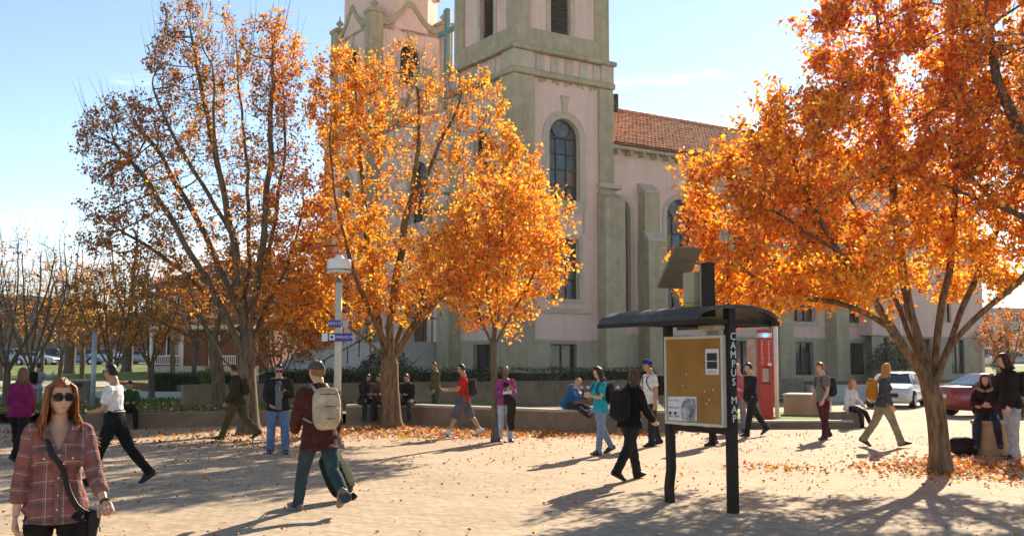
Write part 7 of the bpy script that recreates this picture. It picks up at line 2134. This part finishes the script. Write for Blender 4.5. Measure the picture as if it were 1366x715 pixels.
pp = make_person('man in a dark jacket and olive trousers walking left past the trees', PG(315, 587), -82, 1.77, 'm', W_(WALKL, thigh=(24, -22), lean=6, head=(-10, 8), armL=(5, 8, 30, 10), armR=(-10, 8, 20, 0)), dict(top='jacket', col=(.05, .035, .022), legs=(.085, .075, .03), leg_ease=.02, hair='short', hair_col=(.05, .02, .012), skin='tan', shoes=(.05, .035, .02)))
give_backpack(pp, (.05, .035, .025), 'brown shoulder pack on the man in olive trousers', size=(.13, .08, .18))
pp = make_person('man in sunglasses and a fur-trimmed dark jacket standing looking at his phone', PG(370, 605), 12, 1.74, 'm', dict(thigh=(4, -3), splay=(6, 5), knee=(4, 4), armL=(18, 12, 96, 34), armR=(8, 12, 40, 26), head=(4, 20)), dict(top='jacket', col=(.028, .022, .018), legs=(.13, .19, .33), leg_ease=.020, flare=.01, hair='short', hair_col=(.05, .028, .018), hood=True, inner=(.18, .18, .2), shades=True, shoes=(.06, .05, .045)))
bm = bmesh.new()
for q in [pp['tor'](.075 * math.cos(a), .02 + .06 * math.sin(a), .30) for a in [math.pi * k / 9 - .15 for k in range(11)]]: ellipsoid(bm, q, (.030, .030, .028), None, 8, 6)
for v in bm.verts: v.co += Vector((noise.noise(v.co * 60), noise.noise(v.co * 60 + Vector((3, 3, 3))), noise.noise(v.co * 60 + Vector((9, 1, 3))))) * .012
bm_obj('fur_trim', bm, hair_mat((.30, .22, .15)), pp['root'])
phone(pp, 1, 'phone held by the man in the fur-trimmed jacket')
# man with the white backpack and suitcase
pp = make_person('man in a maroon jacket and patterned cap walking away left pulling a case', PG(424, 684), -148, 1.80, 'm', W_(WALKL, thigh=(24, -20), knee=(6, 34), foot=(-8, 52), armR=(4, 10, 20, 0), armL=(12, 10, 40, 14), lean=5, head=(22, -2), fist=(False, True)), dict(top='jacket', col=(.075, .022, .018), legs=(.035, .062, .075), leg_ease=.010, hair='messy', hair_col=(.32, .14, .035), cap=(.10, .075, .075), brim=(.16, .13, .12), cap_tilt=-4, beard=False, shoes=(.16, .13, .10), sole=(.25, .2, .15), hem=-.095))
wp = give_backpack(pp, (.50, .40, .29), 'cream white backpack on the man in the maroon jacket', (.42, .33, .23), (.155, .105, .235), .01, (.46, .37, .28), True)
bm = bmesh.new(); ellipsoid(bm, pp['tor'](-.10, -.03, -.02), (.05, .06, .06), None, 10, 8); bm_obj('waist_bag', bm, cloth((.45, .30, .03)), pp['root'])
hw_ = pp['W'] @ (pp['J'][-1]['wr'] + pp['J'][-1]['fdn'] * .09)
def suitcase(top, label):
    base = G(463, 668)
    root = empty('suitcase', base, R(-14), label, 'suitcase')
    tilt = Matrix.Rotation(R(-24), 3, 'Y')
    bm = bmesh.new(); superell(bm, tilt @ Vector((0, 0, .33)) + Vector((-.02, 0, .03)), (.13, .19, .29), tilt, .5)
    for v in bm.verts: v.co += Vector((noise.noise(v.co * 7), noise.noise(v.co * 7 + Vector((2, 4, 4))), 0)) * .02
    bm_obj('case', bm, cloth((.012, .019, .009)), root, True)
    bm = bmesh.new(); superell(bm, tilt @ Vector((.11, 0, .29)) + Vector((-.02, 0, .03)), (.05, .15, .19), tilt, .5); bm_obj('front_pocket', bm, cloth((.014, .022, .011)), root, True)
    for y in (-.17, .17):
        bm = bmesh.new(); cyl(bm, (.02, y - .02, .045), (.02, y + .02, .045), .045, seg=14); bm_obj('wheel', bm, M['plastic_black'], root)
    inv = Matrix.Rotation(R(14), 3, 'Z') @ (top - base)
    a = tilt @ Vector((-.05, .0, .60)) + Vector((-.02, 0, .03))
    bm = bmesh.new(); cyl(bm, a + Vector((0, .08, 0)), inv + Vector((0, .05, 0)), .010, seg=6); cyl(bm, a + Vector((0, -.08, 0)), inv + Vector((0, -.05, 0)), .010, seg=6); cyl(bm, inv + Vector((0, -.06, 0)), inv + Vector((0, .06, 0)), .015, seg=8); bm_obj('handle', bm, M['plastic_black'], root)
suitcase(hw_, 'dark green wheeled suitcase dragged behind the man with the white backpack')

# ================= seated in the shade behind the golden tree
sw_y = 566
for px, hd, c, lg, sex, hcol, lb in ((486, 30, (.025, .02, .02), (.02, .02, .025), 'f', (.03, .02, .015), 'person in a black jacket seated in shade left of the golden tree'), (505, 5, (.07, .06, .045), (.03, .03, .035), 'm', (.05, .03, .02), 'person in a grey-brown top seated in shade against the golden tree trunk'), (545, -15, (.02, .02, .024), (.03, .03, .04), 'm', (.10, .06, .02), 'person in a black top seated in shade right of the golden tree trunk')):
    make_person(lb, PG(px, sw_y) + Vector((0, .0, 0)), hd, 1.7, sex, W_(sit, seat=.57, head=(rnd_h := (hd * .6), 14)), dict(top='jacket', col=c, legs=lg, hair='short' if sex == 'm' else 'long', hair_col=hcol, hair_len=.12, skin='tan'))
make_person('man in an olive shirt standing behind the long seat wall', YX(582, 34.5, .0), -60, 1.80, 'm', dict(armL=(5, 8, 25, 5), head=(-10, 12)), dict(top='shirt', col=(.10, .10, .04), legs=(.06, .07, .09), hair='buzz', hair_col=(.12, .06, .03), skin='tan'))
# ================= red shirt
pp = make_person('man in a red tee shirt and grey shorts walking left with a phone', PG(618, 582), -88, 1.77, 'm', W_(WALKL, thigh=(26, -22), knee=(6, 14), foot=(-14, 26), armL=(25, 8, 62, 6), armR=(30, 8, 58, 8), head=(0, 10)), dict(top='tee', col=(.50, .022, .016), legs=(.10, .105, .12), shorts=True, leg_ease=.016, hair='short', hair_col=(.03, .018, .012), skin='tan', shoes=(.62, .60, .58), sole=(.25, .25, .27)))
give_backpack(pp, (.035, .022, .020), 'dark backpack on the man in the red tee shirt', size=(.14, .09, .20), drop=.02)
phone(pp, -1, 'phone held out by the man in the red tee shirt')
# ================= purple woman reading
pp = make_person('woman in a purple cardigan and pale jeans standing reading papers', PG(674, 589), 8, 1.68, 'f', dict(thigh=(2, -2), splay=(2.5, 2.5), armL=(20, 12, 92, 30), armR=(18, 12, 88, 32), head=(0, 14)), dict(top='shirt', col=(.30, .05, .20), legs=(.40, .44, .52), hair='scarf', hair_col=(.30, .24, .20), skin='dark', shoes=(.08, .06, .05), inner=(.03, .02, .025), leg_ease=.010))
cpos = pp['tor'](.05, -.13, -.09)
jt = empty('draped_coat', pp['W'] @ (cpos - Vector((0, 0, .35))), R(pp['heading']), 'dark coat hanging over the arm of the woman reading papers', 'coat')
bm = bmesh.new(); tube(bm, [Vector((0, 0, .62)), Vector((.03, .03, .55)), Vector((.035, .05, .3)), Vector((.02, .05, .1)), Vector((.03, .05, -.12))], [(.05, .04), (.10, .06), (.095, .06), (.085, .05), (.06, .03)], 14)
me = remesh(bm, .014, 2); wrinkle(me, .014, 10, 4); link_mesh('cloth', me, cloth((.022, .015, .014)), jt, True)
pq = pp['W'] @ (pp['tor'](0.0, -.20, .155))
pr_ = empty('paper_sheet', pq, R(pp['heading']), 'white papers held by the woman in purple', 'paper')
for k in range(3): py_obj('sheet', [(-.10, .02 + .004 * k, -.08 + .006 * k), (.10, .0 + .004 * k, -.06 - .004 * k), (.12, .06 + .004 * k, .07), (-.08, .08 + .004 * k, .05)], [(0, 1, 2, 3)], M['paper'], pr_)
# ================= blue hoodie, seated on the wall
pp = make_person('blonde person in a blue hoodie seated on the long seat wall', PG(757, 575) + Vector((0, -.02, 0)), 55, 1.66, 'f', W_(sit, seat=.57, lean=26, head=(0, 26), thigh=(86, 84), knee=(20, 25), foot=(-50, -50), armL=(40, 6, 60, 30), armR=(40, 6, 60, 30)), dict(top='hoodie', col=(.012, .13, .33), legs=(.03, .035, .05), hair='short', hair_col=(.50, .32, .14), hood=True, shoes=(.3, .3, .3)))
# ================= teal woman
pp = make_person('woman with long dark hair in a teal tee shirt and jeans looking at her phone', PG(801, 606), -62, 1.68, 'f', W_(WALKL, thigh=(10, -16), knee=(4, 14), foot=(-4, 22), armL=(22, 8, 82, 25), armR=(24, 8, 84, 20), head=(0, 16)), dict(top='tee', col=(.02, .34, .42), legs=(.20, .26, .36), leg_ease=.008, hair='long', hair_col=(.055, .02, .012), hair_len=.22, shoes=(.07, .04, .03)))
give_backpack(pp, (.02, .02, .025), 'black backpack on the woman in the teal tee shirt', size=(.13, .08, .19))
phone(pp, 1, 'phone held by the woman in the teal tee shirt')
# ================= black coat woman
pp = make_person('woman in a black coat walking right with her back half turned', PG(842, 640), 128, 1.67, 'f', W_(WALKL, thigh=(20, -24), knee=(6, 12), foot=(-10, 26), armL=(-8, 12, 14, 0), armR=(16, 12, 30, 6), lean=5, head=(0, 4)), dict(top='jacket', col=(.013, .012, .011), legs=(.022, .022, .020), leg_ease=.014, flare=.006, hair='long', hair_col=(.16, .085, .035), hair_len=.07, shoes=(.02, .018, .016)))
give_backpack(pp, (.016, .016, .014), 'black backpack on the woman in the black coat', size=(.16, .10, .22), drop=.03)
# ================= cap man
pp = make_person('man in a white tee shirt and blue cap standing behind the woman in black', PG(868, 595), -70, 1.82, 'm', W_(WALKL, thigh=(4, -14), knee=(2, 6), foot=(0, 12), armL=(-8, 8, 18, 0), armR=(10, 8, 24, 0), head=(-4, 0)), dict(top='tee', col=(.72, .70, .70), legs=(.025, .03, .045), leg_ease=.014, hair='short', hair_col=(.05, .03, .02), cap=(.015, .04, .24), skin='tan', shoes=(.02, .02, .02)))
give_backpack(pp, (.02, .022, .028), 'black backpack on the man in the blue cap', size=(.14, .09, .21))
# hidden by the board: only legs show
make_person('person whose dark trousers show below the notice board', PG(948, 594), -75, 1.72, 'm', W_(WALKL, thigh=(2, -8), knee=(2, 4), foot=(0, 6)), dict(top='jacket', col=(.03, .03, .035), legs=(.02, .018, .018), leg_ease=.016, hair='short', shoes=(.02, .02, .02)))
# ================= plaid man, pink shirt
pp = make_person('man in a dark checked shirt walking right of the kiosk post', PG(1003, 582), -72, 1.77, 'm', W_(WALKL, thigh=(16, -28), knee=(4, 10), foot=(-6, 34), armL=(10, 8, 80, 20), armR=(-4, 8, 16, 0), head=(-6, 4)), dict(top='shirt', col=(.022, .024, .032), legs=(.02, .022, .028), leg_ease=.012, hair='short', hair_col=(.02, .014, .01)))
make_person('person in a pink shirt behind the man in the checked shirt', PG(986, 576), -30, 1.74, 'm', dict(armL=(5, 8, 25, 5)), dict(top='shirt', col=(.50, .12, .17), legs=(.22, .22, .24), hair='buzz', hair_col=(.55, .52, .5), skin='light'))
# ================= grey boy
pp = make_person('young man in a grey tee shirt and maroon trousers walking left', PG(1099, 586), -66, 1.74, 'm', W_(WALKL, thigh=(6, -12), knee=(2, 10), foot=(0, 16), armL=(6, 8, 30, 0), armR=(2, 8, 26, 0), head=(-4, 2)), dict(top='tee', col=(.17, .17, .165), legs=(.085, .022, .028), leg_ease=.014, hair='messy', hair_col=(.24, .11, .035), shoes=(.05, .03, .03), skin='light'))
give_backpack(pp, (.025, .026, .03), 'black backpack on the young man in the grey tee shirt', size=(.15, .10, .22), drop=.02)
# ================= girl in white hoodie
pp = make_person('girl in a white hoodie with long blonde hair seated on the concrete block', PG(1135, 569) + Vector((0, 0, 0)), 38, 1.66, 'f', W_(sit, seat=.42, lean=6, thigh=(72, 78), knee=(48, 66), foot=(20, 10), armL=(20, 8, 40, 20), armR=(0, 20, 10, 0), head=(-20, 6)), dict(top='hoodie', col=(.66, .63, .64), legs=(.022, .028, .03), leg_ease=.004, hair='long', hair_col=(.52, .26, .10), hair_len=.20, hood=True, shoes=(.02, .02, .02)))
# ================= yellow backpack woman
pp = make_person('blonde woman in a dark sweater and khaki trousers walking right', PG(1180, 596), 78, 1.76, 'f', W_(WALKL, thigh=(-22, 24), knee=(12, 5), foot=(30, -14), armL=(-6, 8, 14, 0), armR=(6, 8, 14, 0), lean=5, head=(4, 0)), dict(top='shirt', col=(.065, .075, .085), legs=(.27, .235, .17), leg_ease=.016, flare=.012, hair='long', hair_col=(.60, .33, .10), hair_len=.05, shoes=(.10, .06, .04)))
give_backpack(pp, (.44, .19, .02), 'yellow backpack on the blonde woman walking right', (.40, .16, .02), (.15, .10, .22), .02)
# ================= right-hand group
pp = make_person('laughing woman in a dark coat and scarf seated on the round planter', PG(1322, 607) + Vector((-.05, .02, 0)), -25, 1.66, 'f', W_(sit, seat=.66, lean=10, thigh=(70, 66), knee=(80, 78), splay=(14, 10), armL=(24, 10, 60, 30), armR=(30, 14, 50, 20), head=(10, -2)), dict(top='coat', col=(.032, .016, .020), legs=(.03, .035, .06), hair='long', hair_col=(.13, .05, .02), hair_len=.10, shoes=(.05, .03, .03)))
bm = bmesh.new(); tube(bm, [pp['tor'](.075 * math.cos(a), -.01 - .065 * math.sin(a), .295 + .01 * math.sin(a * 3)) for a in [2 * math.pi * k / 14 for k in range(15)]], [.028] * 15, 8, caps=False); bm_obj('scarf', bm, cloth((.40, .28, .22)), pp['root'], True)
make_person('dark-haired person standing behind the laughing seated woman', PG(1331, 600), 150, 1.50, 'f', dict(head=(20, 6)), dict(top='jacket', col=(.04, .02, .02), legs=(.03, .03, .04), hair='long', hair_col=(.03, .016, .012), hair_len=.12))
pp = make_person('long-haired man in a black jacket and pale grey jeans at the right edge', PG(1352, 612), -84, 1.93, 'm', dict(lean=6, thigh=(6, -6), knee=(3, 5), splay=(4, 4), armL=(6, 8, 20, 0), armR=(14, 8, 30, 6), head=(-8, 12)), dict(top='jacket', col=(.018, .017, .016), legs=(.34, .36, .38), leg_ease=.02, flare=.006, hair='long', hair_col=(.06, .022, .014), hair_len=.06, shoes=(.03, .03, .03)))
give_backpack(pp, (.016, .016, .017), 'black backpack on the long-haired man at the right edge')
# backpack left on the ground beside the planter
gb = G(1287, 607)
root = empty('backpack', gb, R(12), 'black backpack lying on the paving beside the round planter', 'backpack')
bm = bmesh.new(); superell(bm, Vector((0, 0, .17)), (.27, .18, .17), Matrix.Rotation(R(6), 3, 'Y'), .6)
for v in bm.verts: v.co += Vector((noise.noise(v.co * 6), noise.noise(v.co * 6 + Vector((3, 1, 1))), noise.noise(v.co * 6 + Vector((1, 5, 1))))) * .035
bm_obj('pack', bm, cloth((.02, .015, .013)), root, True)
bm = bmesh.new(); superell(bm, Vector((-.04, -.16, .14)), (.18, .07, .10), None, .55); bm_obj('pocket', bm, cloth((.024, .017, .015)), root, True)
bm = bmesh.new(); tube(bm, [(.20, -.05, .22), (.30, -.08, .20), (.33, -.10, .06), (.28, -.14, .015)], [(.02, .006)] * 4, 6); bm_obj('strap', bm, cloth((.02, .015, .013)), root, True)

bpy.data.scenes.remove(workbench)

# ================================================================== thin air volume added for veiling glare and lifted shadows
bm = bmesh.new(); box(bm, -1600, 1600, -60, 1600, -1.3, 37)
me = bpy.data.meshes.new('glare_haze'); bm.to_mesh(me); bm.free()
hz = bpy.data.materials.new('glare_haze_air'); hz.use_nodes = True
hn = hz.node_tree; hn.nodes.clear(); ho = hn.nodes.new('ShaderNodeOutputMaterial'); hv = hn.nodes.new('ShaderNodeVolumePrincipled')
hv.inputs['Color'].default_value = (0.95, 0.92, 0.88, 1); hv.inputs['Density'].default_value = 0.00013; hv.inputs['Anisotropy'].default_value = 0.55
hn.links.new(hv.outputs[0], ho.inputs['Volume'])
tag(link_mesh('glare_haze', me, hz), kind='stuff')
